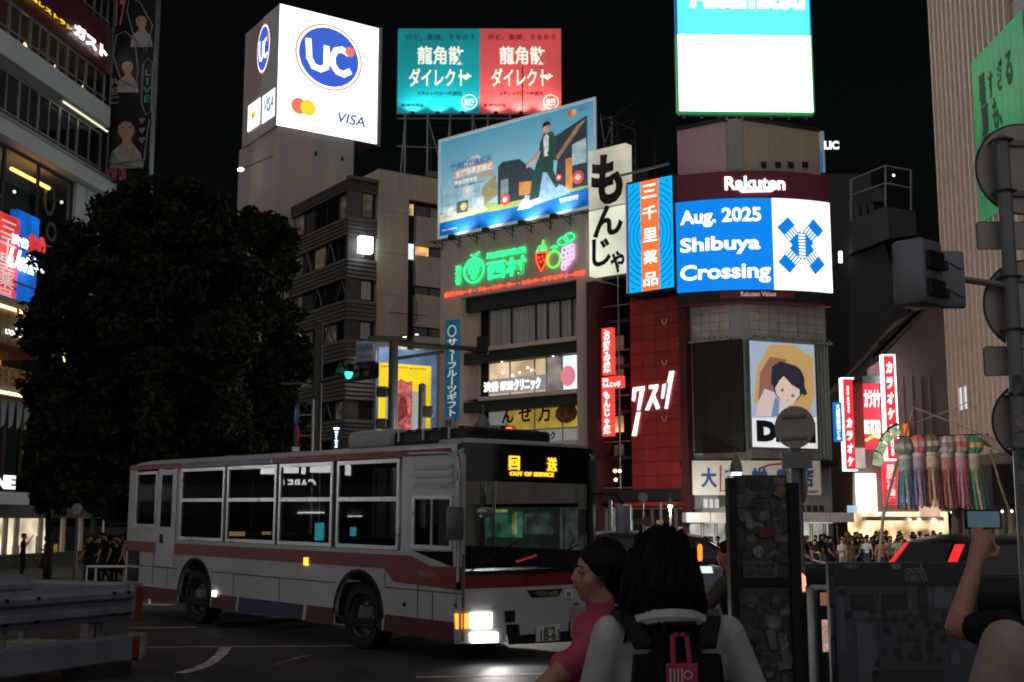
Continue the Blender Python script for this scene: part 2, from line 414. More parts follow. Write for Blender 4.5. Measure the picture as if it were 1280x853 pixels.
# black LED panel and the lit poster
scr = thing('dark_led_screen', 'switched-off black screen on the left face of the bookshop corner', 'screen', FGL)
x0, x1, z0, z1 = FGL.rect(867, 431, 928, 563, -.3)
MB().box(x0-.08, x1+.08, -.32, -.05, z0-.08, z1+.08).build('housing', DKM, scr)
for i in range(4):
    for j in range(6): MB().box(x0+(x1-x0)*i/4+.008, x0+(x1-x0)*(i+1)/4-.008, -.345, -.32, z0+(z1-z0)*j/6+.008, z0+(z1-z0)*(j+1)/6-.008).build('panel', mat('led_black', (.010, .010, .011), .5, var=.2), scr)
pst = thing('lit_poster', 'tall backlit poster of a dark-haired figure in a straw hat with bold black letters', 'poster', FGR)
x0, x1, z0, z1 = FGR.rect(937, 426, 1022, 561, -.3)
MB().box(x0-.06, x1+.06, -.3, -.04, z0-.06, z1+.06).build('frame', STEEL, pst)
MB().box(x0, x1, -.32, -.3, z0, z1).build('panel', emat('poster_white', (.86, .88, .9), .85, True, (1.0, .1)), pst)
w_, h_ = x1-x0, z1-z0
def pp(u, v): return (x0+u*w_, z0+v*h_)
def ppts(l): return [pp(*q) for q in l]
prt = MB()
poly('printed_backdrop', ppts([(0, .27), (1, .30), (1, 1), (0, 1)]), emat('pr_blue', (.55, .68, .85), .55), pst, -.322, .004)
poly('printed_backdrop', ppts([(.03, .42), (.10, .75), (.3, .97), (.65, .99), (.97, .88), (.98, .5), (.9, .36), (.62, .33), (.3, .4)]), emat('pr_straw', (.80, .50, .18), .55), pst, -.327, .004)
poly('printed_backdrop', ppts([(.1, .45), (.14, .7), (.3, .86), (.55, .84), (.5, .5), (.3, .4)]), emat('pr_brown', (.45, .20, .15), .5), pst, -.331, .004)
poly('printed_figure', ppts([(.05, .29), (.1, .42), (.2, .55), (.36, .52), (.5, .42), (.62, .35), (.64, .29)]), emat('pr_cloth', (.9, .72, .72), .6), pst, -.335, .004)
poly('printed_figure', ppts([(.28, .28), (.36, .48), (.42, .44), (.40, .3)]), emat('pr_strap', (.25, .40, .70), .5), pst, -.339, .003)
poly('printed_figure', [pp(u, v) for u, v in ell(.58, .61, .25, .185, 20, 0, 360, .2)], emat('pr_hair', (.03, .03, .05), .6), pst, -.339, .004)
poly('printed_figure', ppts([(.34, .62), (.38, .5), (.5, .4), (.6, .4), (.74, .5), (.74, .56), (.62, .60), (.5, .68), (.44, .64)]), emat('pr_skin', (.95, .72, .62), .62), pst, -.343, .004)
poly('printed_figure', ppts([(.30, .60), (.32, .76), (.45, .82), (.6, .8), (.76, .7), (.86, .52), (.80, .50), (.72, .58), (.68, .66), (.52, .66), (.47, .76), (.42, .62), (.36, .56)]), MATS['pr_hair'], pst, -.347, .003)
for ua in (.47, .63): poly('printed_eye', [pp(ua+a, .535-(ua-.5)*.3+b) for a, b in ((-.03, 0), (0, .018), (.03, 0), (0, -.018))], emat('pr_eye', (.10, .25, .28), .5), pst, -.351, .003)
poly('printed_mouth', [pp(.55+a, .455+b) for a, b in ((-.02, 0), (.02, .003), (0, -.008))], emat('pr_brown', (0, 0, 0)), pst, -.351, .003)
text('DMM', (x0+.06*w_, x0+.97*w_, z0+.05*h_, z0+.25*h_), emat('pr_black', (.01, .01, .01), .2), pst, -.335, bold=.09, ext=.01)
# bookshop sign band
sg = thing('bookshop_sign', 'white signboard with big blue characters above the bookshop canopy', 'sign', FG)
yb = -1.0
bx0, bx1 = FG.x(866, 600, yb), FG.x(1026, 600, yb); bz0, bz1 = FG.z(940, 619, yb), FG.z(940, 576, yb)
MB().box(bx0, bx1, yb, yb+.25, bz0, bz1).build('board', mat('sign_white', (.80, .76, .74), .5, em=0, var=.1, vs=.8), sg)
BLUEP = mat('sign_blue', (.03, .10, .33), .5, var=.1); REDP = mat('sign_red', (.45, .04, .05), .5, var=.1)
for ch, a, e in (('大', 876, 896), ('盛', 904, 926), ('堂', 940, 959), ('書', 971, 991), ('店', 998, 1017)):
    text(ch, (FG.x(a, 600, yb), FG.x(e, 600, yb), FG.z(940, 610, yb), FG.z(940, 585, yb)), BLUEP, sg, yb-.004, bold=.035, ext=.02)
stroke('red_frame', [(FG.x(901, 600, yb), bz1-.25), (FG.x(900, 600, yb), bz0+.2), (FG.x(930, 600, yb), bz0+.35)], .05, REDP, sg, yb-.01)
stroke('red_frame', [(FG.x(950, 600, yb), bz1-.4), (FG.x(962, 600, yb), bz1-.22), (FG.x(980, 600, yb), bz1-.15)], .05, REDP, sg, yb-.01)
text('TAISEIDO', (FG.x(1008, 610, yb), FG.x(1022, 610, yb), bz0+.1, bz0+.25), REDP, sg, yb-.004, bold=.01)
# ground floor: canopy, shop front
CAN = mat('canopy_white', (.66, .63, .63), .5, var=.12)
zc0, zc1 = FG.z(940, 653, -1.9), FG.z(940, 641, -1.9)
xa, xb = FG.x(858, 650, -1.9), FG.x(1068, 650, -1.9)
for i in range(7):
    a = xa+(xb-xa)*i/7; e = xa+(xb-xa)*(i+1)/7
    MB().box(a+.015, e-.015, -1.9, -.2, zc0, zc1).build('canopy_panel', CAN, bk)
part('canopy_lamp', bk, emat('canopy_tube', (1, 1, .95), .5, True), xa+1, xb-1, -1.5, -1.42, zc0-.06, zc0-.02)
SHOPIN = emat('shop_bright', (1., .93, .82), .60, True, (1.3, .5))
part('shop_interior', bk, SHOPIN, FG.x(862, 680, .7), FG.x(1036, 680, .7), .7, .75, .1, zc0)
for i, pxs in enumerate(range(862, 1034, 17)):
    a = FG.x(pxs, 680, .1); e = FG.x(pxs+16, 680, .1); window(bk, a, e, .15, zc0-.02, .1, GL2, ALU, 1, .06)
    if i % 3 == 1: part('display_shelf', bk, mat('shelf_goods', (.3, .2, .15), .7, var=.6, vs=6), a+.1, e-.1, .35, .65, .15, 1.6)
    if i % 4 == 3: part('wall_pier', bk, CONC, e-.1, e+.12, -.1, .6, 0, zc0)
for px in (882, 889, 896): 
    q = FG.rect(px-2.6, 624, px+2.6, 635, -1.0); part('meter_box', bk, WHITE, q[0], q[1], -1.05, -.8, q[2], q[3])
for k in range(6):
    q = FG.rect(985+k*8, 632, 990+k*8, 640, -1.6); part('canopy_spotlight', bk, DKM, q[0], q[1], -1.65, -1.4, q[2], q[3])

# curved video screen
SA = at(853, 650, 64.9); SB = at(1051, 650, 64.9); chord = SB.x-SA.x; sag = 1.05
RAD = (chord*chord/4+sag*sag)/(2*sag); FS = Frame(((SA.x+SB.x)/2, 64.9-sag, -.6), (1, 0))
vs_ = thing('curved_video_screen', 'large curved video screen showing blue and white on the corner building', 'screen', FS)
HA = math.asin(chord/2/RAD); ARC = RAD*HA
def bend(x, y, z):
    t = x/RAD; r = RAD - y; return (r*math.sin(t), RAD - r*math.cos(t), z)
def arcbox(name, x0, x1, y0, y1, z0, z1, m, parent, n=None):
    n = n or max(2, int(abs(x1-x0)/.35)); b = MB(); vs = []; fs = []
    for i in range(n+1):
        x = x0+(x1-x0)*i/n
        for y, z in ((y0, z0), (y1, z0), (y1, z1), (y0, z1)): vs.append(bend(x, y, z))
    for i in range(n):
        for k in range(4): fs.append((4*i+k, 4*i+(k+1) % 4, 4*i+4+(k+1) % 4, 4*i+4+k)[::-1])
    fs += [(0, 1, 2, 3), (4*n+3, 4*n+2, 4*n+1, 4*n)]
    b.add(vs, fs); return b.build(name, m, parent, smooth=30)
zS0, zS1 = FS.z(940, 362), FS.z(940, 248)      # at the bulge
zM1 = FS.z(940, 213)
xsplit = None
arcbox('housing', -ARC, ARC, .05, .6, zS0-.75, zM1, mat('maroon_cladding', (.20, .025, .06), .35, var=.1), vs_)
arcbox('black_band', -ARC, ARC, -.06, .05, zS0-.62, zS0-.03, mat('screen_black', (.012, .012, .014), .5, var=.1), vs_)
arcbox('maroon_band', -ARC, ARC, -.03, .05, zS1+.04, zM1-.05, MATS['maroon_cladding'], vs_)
sp = RAD*math.asin((at(967, 300, 63.6).x-FS.o.x)/RAD)
arcbox('blue_display', -ARC, sp, -.08, .05, zS0, zS1, led('led_blue', (.0, .20, .74), 1.15), vs_)
arcbox('white_display', sp, ARC, -.08, .05, zS0, zS1, led('led_white', (1, 1, 1), 1.5), vs_)
LW = emat('letter_white', (1, 1, 1), 1.7)
def srect(px0, py0, px1, py1):
    def sx(px):
        x = 0.
        for _ in range(12):
            Y = FS.o.y + RAD - RAD*math.cos(x/RAD); X = (px-CX)/FPX*Y*1.0*( _c+ _s*((650-(py0+py1)/2)/FPX)); x = RAD*math.asin(max(-1, min(1, (X-FS.o.x)/RAD)))
        return x
    a, e = sx(px0), sx(px1); xm = (a+e)/2; Y = FS.o.y + RAD - RAD*math.cos(xm/RAD) - .1
    return (a, e, at(640, py1, Y).z+.6, at(640, py0, Y).z+.6)
for t, q in (('Aug. 2025', (851, 260, 951, 283)), ('Shibuya', (851, 295, 950, 318)), ('Crossing', (851, 329, 963, 354))):
    text(t, srect(*q), LW, vs_, -.083, bold=.028, ext=.01, fn=bend)
text('Rakuten', srect(906, 220, 981, 237), emat('letter_glow', (1, 1, 1), 1.8), vs_, -.05, bold=.03, ext=.04, fn=bend)
q = srect(922, 237.5, 968, 241); MBq = MB(); 
poly('underline_stroke', [(bend(q[0], 0, 0)[0], q[3]), (bend(q[1], 0, 0)[0], q[3]), (bend(q[1]-.2, 0, 0)[0], q[3]-.12), (bend(q[0]+.2, 0, 0)[0], q[2])], MATS['letter_glow'], vs_, bend((q[0]+q[1])/2, -.12, 0)[1], .04)
arcbox('label_plate', *srect(900, 363, 992, 372)[:2], -.09, -.06, *srect(900, 363, 998, 372)[2:], MATS['maroon_cladding'], vs_)
text('Rakuten Vision', srect(926, 364.5, 969, 370.5), emat('pale_pink', (.8, .5, .5), .6), vs_, -.092, bold=.01, fn=bend)
# crossing emblem on the white part
EB = emat('emblem_blue', (.0, .20, .74), 1.0)
lx0, lx1, lz0, lz1 = srect(969, 270, 1035, 345); lcx, lcz = (lx0+lx1)/2+.0, (lz0+lz1)/2; U = (lz1-lz0)/2
def rotp(pts, a): return [(lcx-.12+(x*math.cos(a)-z*math.sin(a))*U*.95, lcz+(x*math.sin(a)+z*math.cos(a))*U) for x, z in pts]
def bpoly(name, pts, m, y, th=.006, n=6):
    b = MB(); P0, P1, P2, P3 = [Vector(p) for p in pts]; vs = []
    for yy in (y-th, y):
        for i in range(n+1):
            for j in range(3): q = P0.lerp(P1, i/n).lerp(P3.lerp(P2, i/n), j/2); vs.append(bend(q.x, yy, q.y))
    fs = [(3*i+j, 3*i+3+j, 3*i+4+j, 3*i+j+1) for i in range(n) for j in range(2)]; o = 3*(n+1)
    ed = [3*i for i in range(n+1)]+[3*n+1]+[3*i+2 for i in range(n, -1, -1)]+[1]
    fs += [(o+f[3], o+f[2], o+f[1], o+f[0]) for f in fs]+[(ed[i], o+ed[i], o+ed[(i+1) % len(ed)], ed[(i+1) % len(ed)]) for i in range(len(ed))]
    b.add(vs, fs); return b.build(name, m, vs_)
for k in range(4):
    bpoly('emblem_arm', rotp([(.12, -.27), (1.02, -.27), (1.02, .27), (.12, .27)], R(48+90*k if k % 2 == 0 else 132+90*(k-1))), EB, -.084-.004*k)
bpoly('emblem_centre', rotp([(-.30, -.42), (.30, -.42), (.30, .42), (-.30, .42)], 0), EB, -.098)
for k in range(4):
    an = R(48+90*k if k % 2 == 0 else 132+90*(k-1))
    for j in range(5): bpoly('emblem_stripe', rotp([(.40, -.24+j*.105), (.66, -.24+j*.105), (.66, -.195+j*.105), (.40, -.195+j*.105)], an), LW, -.104)
for j in range(8): bpoly('emblem_stripe', rotp([(-.12, -.40+j*.105), (.12, -.40+j*.105), (.12, -.345+j*.105), (-.12, -.345+j*.105)], 0), LW, -.104)
# roof billboard on the corner building
FH = Frame((at(931, 650, 65.2).x, 65.2, GTOP-.6), (1, .03))
hb = thing('roof_billboard', 'glowing white and cyan billboard on the roof of the corner building', 'billboard', FH)
hx0, hx1 = FH.x(848.5, 100), FH.x(1015, 100); hz0 = FH.z(931, 139.5); hz1 = FH.z(931, -75); zmid = FH.z(931, 44)
part('back_box', hb, DKM, hx0, hx1, .05, .7, hz0, hz1)
part('white_face', hb, led('board_white', (.93, 1, .97), 3.2, .1), hx0, hx1, 0, .05, hz0, zmid)
part('cyan_face', hb, led('board_cyan', (.12, .85, .95), 1.15, .1), hx0, hx1, 0, .05, zmid, hz1)
GRN = emat('green_edge_light', (.1, .8, .25), .30, True)
part('edge_light', hb, GRN, hx0-.1, hx0, .02, .5, hz0, zmid); part('edge_light', hb, GRN, hx1, hx1+.1, .02, .5, hz0, zmid); part('edge_light', hb, GRN, hx0, hx1, .02, .5, hz0-.12, hz0)
BLE = emat('blue_edge_light', (.05, .3, .9), .3, True)
part('edge_light', hb, BLE, hx0-.1, hx0, .02, .5, zmid, hz1); part('edge_light', hb, BLE, hx1, hx1+.1, .02, .5, zmid, hz1)
text('Hisamitsu', FH.rect(862, -14, 1006, 12), emat('letter_white3', (1, 1, 1), 3), hb, -.005, bold=.05, ext=.03)
for i in range(8):
    x = hx0+.3+(hx1-hx0-.6)*i/7; MB().bar((x, .3, .45), (x, .3, hz0), .06).bar((x, .3, .5), (x+.45 if i < 4 else x-.45, .3, hz0), .04).build('strut', STEEL, hb)
MB().bar((hx0, .25, .62), (hx1, .25, .62), .07).build('rail', STEEL, hb)
# ================================================================ fruit parlour building
AX = (.7635, -.6459)
FE = Frame((at(548, 650, 77.7).x, 77.7, -.58), AX)
fe = thing('fruit_parlour_building', 'beige building with ribbon windows and green and red neon lettering', 'building', FE)
EW = FE.x(735); zr = FE.z(640, 270)
xs1, xs2, xs3 = FE.x(575), FE.x(601), FE.x(722)
zA1 = FE.z(603, 386); zA0 = FE.z(603, 434); zB1 = FE.z(603, 453); zB0 = FE.z(603, 496); zC1 = FE.z(603, 514); zC0 = FE.z(603, 556)
part('wall', fe, BEIGE, 0, xs1, 0, 12, 0, zr); part('wall', fe, BEIGE, xs3, EW, 0, 12, 0, zr)
for i in range(10):
    a = xs1+(xs3-xs1)*i/10; part('panel', fe, BEIGE, a+.012, xs1+(xs3-xs1)*(i+1)/10-.012, .0, .4, zA1+.9, zr)
part('core', fe, BLK, xs1, xs3, 2.2, 12, 0, zr-.05)
part('band', fe, DGREEN, xs1, xs3, .45, 2.2, zA1, zA1+.9)
for z1, z0 in ((zA0, zB1), (zB0, zC1)):
    part('sill', fe, BEIGE, xs2-.3, xs3, .05, 1.2, z1-.25, z1)
    part('band', fe, DGREEN, xs1, xs3, .3, 2.2, z0, z1-.25)
part('sill', fe, BEIGE, xs2-.3, xs3, .05, 1.2, zC0-.25, zC0); part('lower_wall', fe, BEIGE, xs1, xs3, .2, 2, 3.4, zC0-.25)
for z1, z0 in ((zA1, zA0), (zB1, zB0), (zC1, zC0)):
    part('pier', fe, BEIGE, xs1, xs1+(xs2-xs1)*.45, .9, 2.2, z0, z1)
    window(fe, xs1+(xs2-xs1)*.45, xs2, z0, z1, 1.1, BLK, DKM, 1)
# blinds floor
xx = [xs2]+[FE.x(p) for p in (630, 661, 676, 692, 707)]+[xs3]
for a, e in zip(xx[:-1], xx[1:]): window(fe, a, e, zA0, zA1, .75, CURT, DKM, 1, .07)
# clinic floor (lit)
CLN = emat('clinic_cream', (1., .72, .44), .62, True, (.8, .35))
xx = [xs2]+[FE.x(p) for p in (628, 659, 674, 694)]+[xs3]
for i, (a, e) in enumerate(zip(xx[:-1], xx[1:])):
    window(fe, a, e, zB0, zB1, .75, [CLN, CLN, CLN, emat('clinic_grey', (.55, .5, .45), .35, False, (1, .5)), emat('clinic_white', (.85, 1, .97), 1.05, True)][i], ALU, 1, .05)
SIGNS = {}
t = thing('clinic_sign', 'white clinic lettering along the lit window of the beige building', 'sign', FE)
text('渋谷', FE.rect(603, 478, 622, 489, .5), LW, t, .62, bold=.03); text('駅前', FE.rect(624, 477, 640, 487, .5), LW, t, .62, bold=.01); text('クリニック', FE.rect(641, 474, 674, 486, .5), LW, t, .62, bold=.03)
part('backing', t, emat('clinic_strip', (.62, .60, .62), .35), FE.x(602), FE.x(674), .66, .70, FE.z(640, 489), FE.z(640, 470))
c = FE.hit(708.5, 470, .6); poly('round_emblem', ell(c.x, c.z, .55, .62), emat('pink_emblem', (.9, .25, .32), .8), t, .72, .02)
for px, py in ((628, 452), (659, 447), (629, 466), (660, 460), (641, 470), (650, 466), (665, 463), (692, 445)):
    c = FE.hit(px, py, .6); MB().ball((c.x, .55, c.z), .07, 8, 6).build('downlight', emat('spark', (1, .95, .85), 3), t)
# third floor: printed film on the glass
xx = [xs2]+[FE.x(p) for p in (624, 659, 694)]+[xs3]
YEL = emat('film_yellow', (.75, .52, .08), .42, False, (1, .3))
zc_ = zC0+(zC1-zC0)*.38
for i, (a, e) in enumerate(zip(xx[:-1], xx[1:])): 
    window(fe, a, e, zc_, zC1, .75, [emat('film_grey', (.42, .42, .40), .35), YEL, YEL, YEL][i], ALU, 1, .04)
    window(fe, a, e, zC0, zc_, .75, emat('film_white', (.5, .5, .47), .35), ALU, 1, .04)
t = thing('window_film_lettering', 'dark lettering and food picture on yellow and white window film', 'sign', FE)
INK = mat('ink', (.02, .02, .02), .6, var=0)
for ch, a, e, y0, y1 in (('ん', 627, 642, 512, 529), ('せ', 648, 664, 509, 527), ('万', 672, 689, 506, 527)): text(ch, FE.rect(a, y0, e, y1, .7), INK, t, .72, bold=.03)
text('ースクリニック', FE.rect(644, 542, 694, 550, .7), INK, t, .72, bold=.03)
c = FE.hit(708, 517, .7); poly('food_print', ell(c.x, c.z, .85, .6, 9), mat('food_brown', (.25, .1, .03), .6, var=.6, vs=3), t, .70, .02)
# blue hanging banner
t = thing('blue_banner', 'tall teal banner with white katakana hanging on the beige pillar', 'banner', FE)
part('cloth', t, emat('banner_teal', (.01, .16, .30), .35, False, (1, .15)), *[FE.rect(557, 402, 573, 526, -.15)[i] for i in (0, 1)], -.15, -.1, FE.z(557, 526), FE.z(557, 402))
text('サマーフルーツギフト', FE.rect(559.5, 424, 571, 520, -.15), emat('banner_white', (.75, .8, .8), .55), t, -.155, bold=.02, vert=True)
c = FE.hit(565, 414, -.15); ring('emblem', c.x, c.z, .38, .38, .07, MATS['banner_white'], t, -.155)
t = thing('small_notice_board', 'small pale blue notice board below the teal banner', 'sign', FE)
q = FE.rect(556, 521, 567, 545, -.2); part('board', t, mat('notice', (.45, .55, .62), .6, var=.2, vs=3), q[0], q[1], -.25, -.2, q[2], q[3]); text('渋谷\n公園', (q[0]+.1, q[1]-.1, q[2]+.2, q[3]-.2), BLUEP, t, -.255)
# ground floor of the parlour
part('shop_interior', fe, emat('parlour_dim', (.6, .7, .6), .03, True, (1.3, .8)), 0.2, EW-.2, 1.4, 1.5, .1, 3.2)
for px0, py0, px1, py1, c_, e_ in ((608, 640, 652, 672, (.25, .8, .5), .30), (655, 642, 690, 668, (.6, .8, .75), .16), (640, 640, 646, 668, (1., .8, .3), .6)):
    q = FE.rect(px0, py0, px1, py1, 1.2); part('shop_display', fe, emat('pd%d' % px0, c_, e_, True, (1.2, .8)), q[0], q[1], 1.2, 1.3, q[2], q[3])
t = thing('yellow_shop_lettering', 'small yellow lit letters on the parlour shopfront seen through the windscreen', 'sign', FE); text('SHIBUYA NISHI', FE.rect(610, 637, 634, 640.5, 1.1), emat('sign_yellow2', (.9, .9, .2), 1.2), t, 1.1, bold=.02)
# roof billboard with floodlights
FBB = Frame(FE.w(0, -.25, zr), AX)
bb = thing('blue_billboard', 'big blue travel billboard of a man in green over old wooden houses', 'billboard', FBB)
bx0, bx1 = FBB.x(550, 250), FBB.x(743, 200); bz0 = FBB.z(550, 296); bz1 = FBB.z(550, 178)
part('back_box', bb, DKM, bx0-.1, bx1+.1, .05, .5, bz0-.1, bz1+.1)
fr_ = MB()
for a in ((bx0-.14, bx1+.14, bz1, bz1+.16), (bx0-.14, bx1+.14, bz0-.16, bz0), (bx0-.14, bx0, bz0, bz1), (bx1, bx1+.14, bz0, bz1)): fr_.box(a[0], a[1], -.06, .05, a[2], a[3])
fr_.build('frame', emat('bb_frame', (.55, .66, .72), .4), bb)
bw, bh = bx1-bx0, bz1-bz0
def gradmat(key, c0, c1, em, z0, z1):
    if key in MATS: return MATS[key]
    m = mat(key, c0, .6, em=em, sample=True); n = m.node_tree; N = n.nodes; b = N['Principled BSDF']
    tc = N.new('ShaderNodeTexCoord'); sx = N.new('ShaderNodeSeparateXYZ'); mr = N.new('ShaderNodeMapRange'); mr.inputs[1].default_value = z0; mr.inputs[2].default_value = z1
    mx = N.new('ShaderNodeMix'); mx.data_type = 'RGBA'; mx.inputs[6].default_value = (*c0, 1); mx.inputs[7].default_value = (*c1, 1)
    n.links.new(tc.outputs['Object'], sx.inputs[0]); n.links.new(sx.outputs[2], mr.inputs[0]); n.links.new(mr.outputs[0], mx.inputs[0]); n.links.new(mx.outputs[2], b.inputs['Emission Color']); return m
part('panel', bb, gradmat('bb_sky', (.38, .66, .74), (.06, .36, .56), .55, bz0, bz1), bx0, bx1, 0, .05, bz0, bz1)
def B(u, v): return (bx0+u*bw, bz0+v*bh)
def BP(l): return [B(*q) for q in l]
def bcol(k, c, em=.4, var=.35): return emat('bb_'+k, c, em, False, (2.2, var))
P_ = lambda nm, l, k, c, y, em=.45: poly(nm, BP(l), bcol(k, c, em), bb, y, .004)
P_('printed_mountain', [(.0, .50), (.10, .62), (.2, .74), (.25, .76), (.36, .64), (.42, .56), (.42, .3), (0, .3)], 'mount', (.35, .60, .70), -.002)
P_('printed_snowcap', [(.16, .69), (.22, .76), (.26, .765), (.33, .69), (.27, .70), (.22, .68)], 'snow', (.75, .85, .9), -.007)
P_('printed_field', [(0, .12), (0, .25), (.3, .24), (.5, .2), (.97, .24), (.97, .12)], 'grass', (.45, .55, .15), -.007, .4)
P_('printed_water_blue', [(0, .0), (1, .0), (1, .18), (.7, .15), (.5, .14), (.25, .15), (0, .14)], 'sea', (.0, .16, .55), -.012, .55)
P_('printed_meadow', [(0, .14), (.0, .22), (.3, .24), (.34, .17), (.2, .15)], 'meadow', (.80, .75, .45), -.011, .5)
P_('printed_house', [(.40, .20), (.40, .58), (.43, .62), (.54, .61), (.63, .47), (.66, .42), (.66, .2)], 'house', (.035, .05, .07), -.012, .5)
P_('printed_house', [(.42, .22), (.42, .44), (.47, .44), (.47, .22)], 'housewall', (.35, .42, .45), -.017, .3)
P_('printed_house_glow', [(.54, .24), (.54, .38), (.62, .36), (.62, .24)], 'glow', (.7, .30, .08), -.017, .5)
P_('printed_house', [(.96, .87), (.76, .74), (.72, .55), (.78, .50), (.76, .2), (.96, .2)], 'house', (.035, .05, .07), -.012)
P_('printed_eave', [(.955, .84), (.78, .50), (.77, .54), (.90, .80)], 'eave', (.45, .26, .14), -.017, .45)
P_('printed_curtain', [(.87, .42), (.87, .62), (.955, .66), (.955, .42)], 'curtain', (.45, .60, .66), -.017, .5)
P_('printed_house_glow', [(.83, .20), (.83, .5), (.87, .5), (.87, .2)], 'glow', (.7, .30, .08), -.018)
P_('printed_wave', [(.55, .12), (.58, .24), (.64, .20), (.70, .40), (.76, .30), (.82, .24), (.86, .16), (.66, .12)], 'wave', (.30, .52, .68), -.019, .5)
P_('printed_foam', [(.53, .10), (.56, .2), (.66, .19), (.70, .15), (.6, .10)], 'foam', (.8, .88, .92), -.023, .55)
# the man: trousers, jacket, shirt, arms, head
P_('printed_figure', [(.605, .17), (.625, .40), (.66, .56), (.76, .56), (.755, .42), (.79, .26), (.77, .24), (.715, .41), (.69, .42), (.665, .18)], 'green', (.02, .07, .06), -.028, .5)
P_('printed_figure', [(.665, .55), (.675, .72), (.70, .80), (.75, .80), (.775, .72), (.765, .55)], 'jacket', (.025, .085, .06), -.029, .5)
P_('printed_figure', [(.70, .57), (.695, .76), (.715, .79), (.73, .76), (.725, .57)], 'shirt', (.8, .82, .82), -.034, .5)
P_('printed_figure', [(.68, .64), (.60, .54), (.585, .52), (.59, .495), (.66, .555)], 'skin', (.75, .46, .34), -.034, .45)
P_('printed_figure', [(.77, .74), (.795, .70), (.77, .615), (.72, .585), (.72, .61), (.76, .66)], 'jacket', (0, 0, 0), -.035)
P_('printed_figure', ell(.715, .845, .021, .048, 14), 'skin', (0, 0, 0), -.034)
P_('printed_figure', [(.69, .86), (.693, .90), (.715, .915), (.74, .895), (.738, .86), (.73, .875), (.71, .87)], 'hair', (.02, .02, .02), -.038)
for u, v, r in ((.45, .235, .032), (.79, .335, .018), (.905, .295, .035)):
    P_('printed_daruma', ell(u, v, r, r*1.9, 14), 'daruma', (.75, .10, .10), -.036, .5); P_('printed_daruma', ell(u, v, r*.5, r*.9, 10), 'darumaface', (.85, .7, .6), -.04, .5)
P_('printed_tree', [(.30, .22), (.29, .38), (.33, .46), (.39, .50), (.40, .3)], 'tree', (.40, .34, .16), -.016)
for u, v, k in ((.20, .41, 0), (.065, .24, 0), (.16, .26, 1), (.27, .265, 0)):
    P_('printed_photo', [(u-.04, v-.06), (u+.04, v-.06), (u+.04, v+.06), (u-.04, v+.06)], 'photo%d' % k, ((.55, .68, .72), (.10, .12, .12))[k], -.018, .5)
    P_('printed_photo', ell(u+.01, v, .024, .04, 10), 'dish%d' % k, ((.8, .82, .8), (.85, .6, .2))[k], -.022, .5)
def btext(s, u0, v0, u1, v1, k, c, em=.6, **kw): return text(s, (bx0+u0*bw, bx0+u1*bw, bz0+v0*bh, bz0+v1*bh), emat('bb_'+k, c, em), bb, -.026, ext=.004, **kw)
btext('交通银行信用卡', .075, .655, .355, .73, 'navy', (.08, .16, .42), bold=.03)
P_('printed_plate', [(.105, .565), (.37, .60), (.37, .67), (.105, .645)], 'orangeplate', (.80, .42, .25), -.02, .55)
btext('全球消费至高返', .11, .575, .365, .65, 'white', (.95, .93, .88), bold=.03)
btext('最高消费笔笔', .105, .50, .26, .545, 'white', (0, 0, 0), bold=.02); btext('享10%返', .27, .505, .365, .565, 'orange', (.85, .3, .1), bold=.04)
btext('Visit the official site', .1, .465, .3, .48, 'navy', (0, 0, 0))
btext('交通银行', .79, .085, .905, .13, 'white', (0, 0, 0), bold=.03)
for u, k, c in ((.862, 'mcred', (.8, .12, .05)), (.88, 'mcorange', (.95, .55, .1))): P_('card_emblem', ell(u, .93, .016, .033, 14), k, c, -.02 if k == 'mcred' else -.025, .6)
btext('万事达卡', .905, .925, .965, .955, 'navy', (0, 0, 0)); btext('Bank of travel', .02, .05, .12, .065, 'white', (0, 0, 0))
# walkway with floodlights under the billboard
wk = MB().bar((bx0, -.6, bz0-.55), (bx1, -.6, bz0-.55), .04).bar((bx0, -1.0, bz0-.55), (bx1, -1.0, bz0-.55), .03).build('walkway_rail', DKM, bb)
for i in range(9):
    x = bx0+.3+(bw-.6)*i/8; MB().bar((x, .2, bz0-.55), (x, -1.0, bz0-.55), .03).bar((x, -.05, bz0-.9), (x, -1.0, bz0-.55), .025).bar((x, -.05, bz0-1.0), (x, -.05, bz0-.2), .035).build('bracket', DKM, bb)
for px in (578, 620, 665, 705):
    x = FBB.x(px, 290); MB().rbox(x-.22, x+.22, -1.15, -.85, bz0-.65, bz0-.35, r=.05).build('floodlight', DKM, bb)
    light('SPOT', (x, -1.0, bz0-.30), 900, (.95, 1, 1), .12, (x, .2, bz0+2.2), 125, bb)
b = MB(); 
for i in range(7):
    x = bx0+bw*i/6; b.bar((x, 1.8, .0), (x, 1.8, bz1-.6), .06); b.bar((x, 1.8, .2), (x, .5, bz1-.3), .05); 
    if i < 6: b.bar((x, 1.8, .2), (x+bw/6, 1.8, bz1-1.0), .04)
b.bar((bx0, 1.8, bz1-.6), (bx1, 1.8, bz1-.6), .06).build('truss', STEEL, bb)
# the truss cage beyond the billboard's right end
b = MB(); x0 = bx1-.3; x1 = bx1+2.4
for x in (x0, x1):
    for y in (.8, 2.8): b.bar((x, y, -1), (x, y, bz1-.6 if x == x0 else bz1-2.2), .06)
for k in range(4):
    z = .8+k*1.2; b.bar((x0, .8, z), (x1, .8, z), .04).bar((x0, .8, z), (x1, .8, z+1.1), .035).bar((x1, .8, z), (x1, 2.8, z), .04)
b.bar((x0, .8, bz1-.6), (x1, .8, bz1-2.2), .06).build('side_truss', DKM, bb)

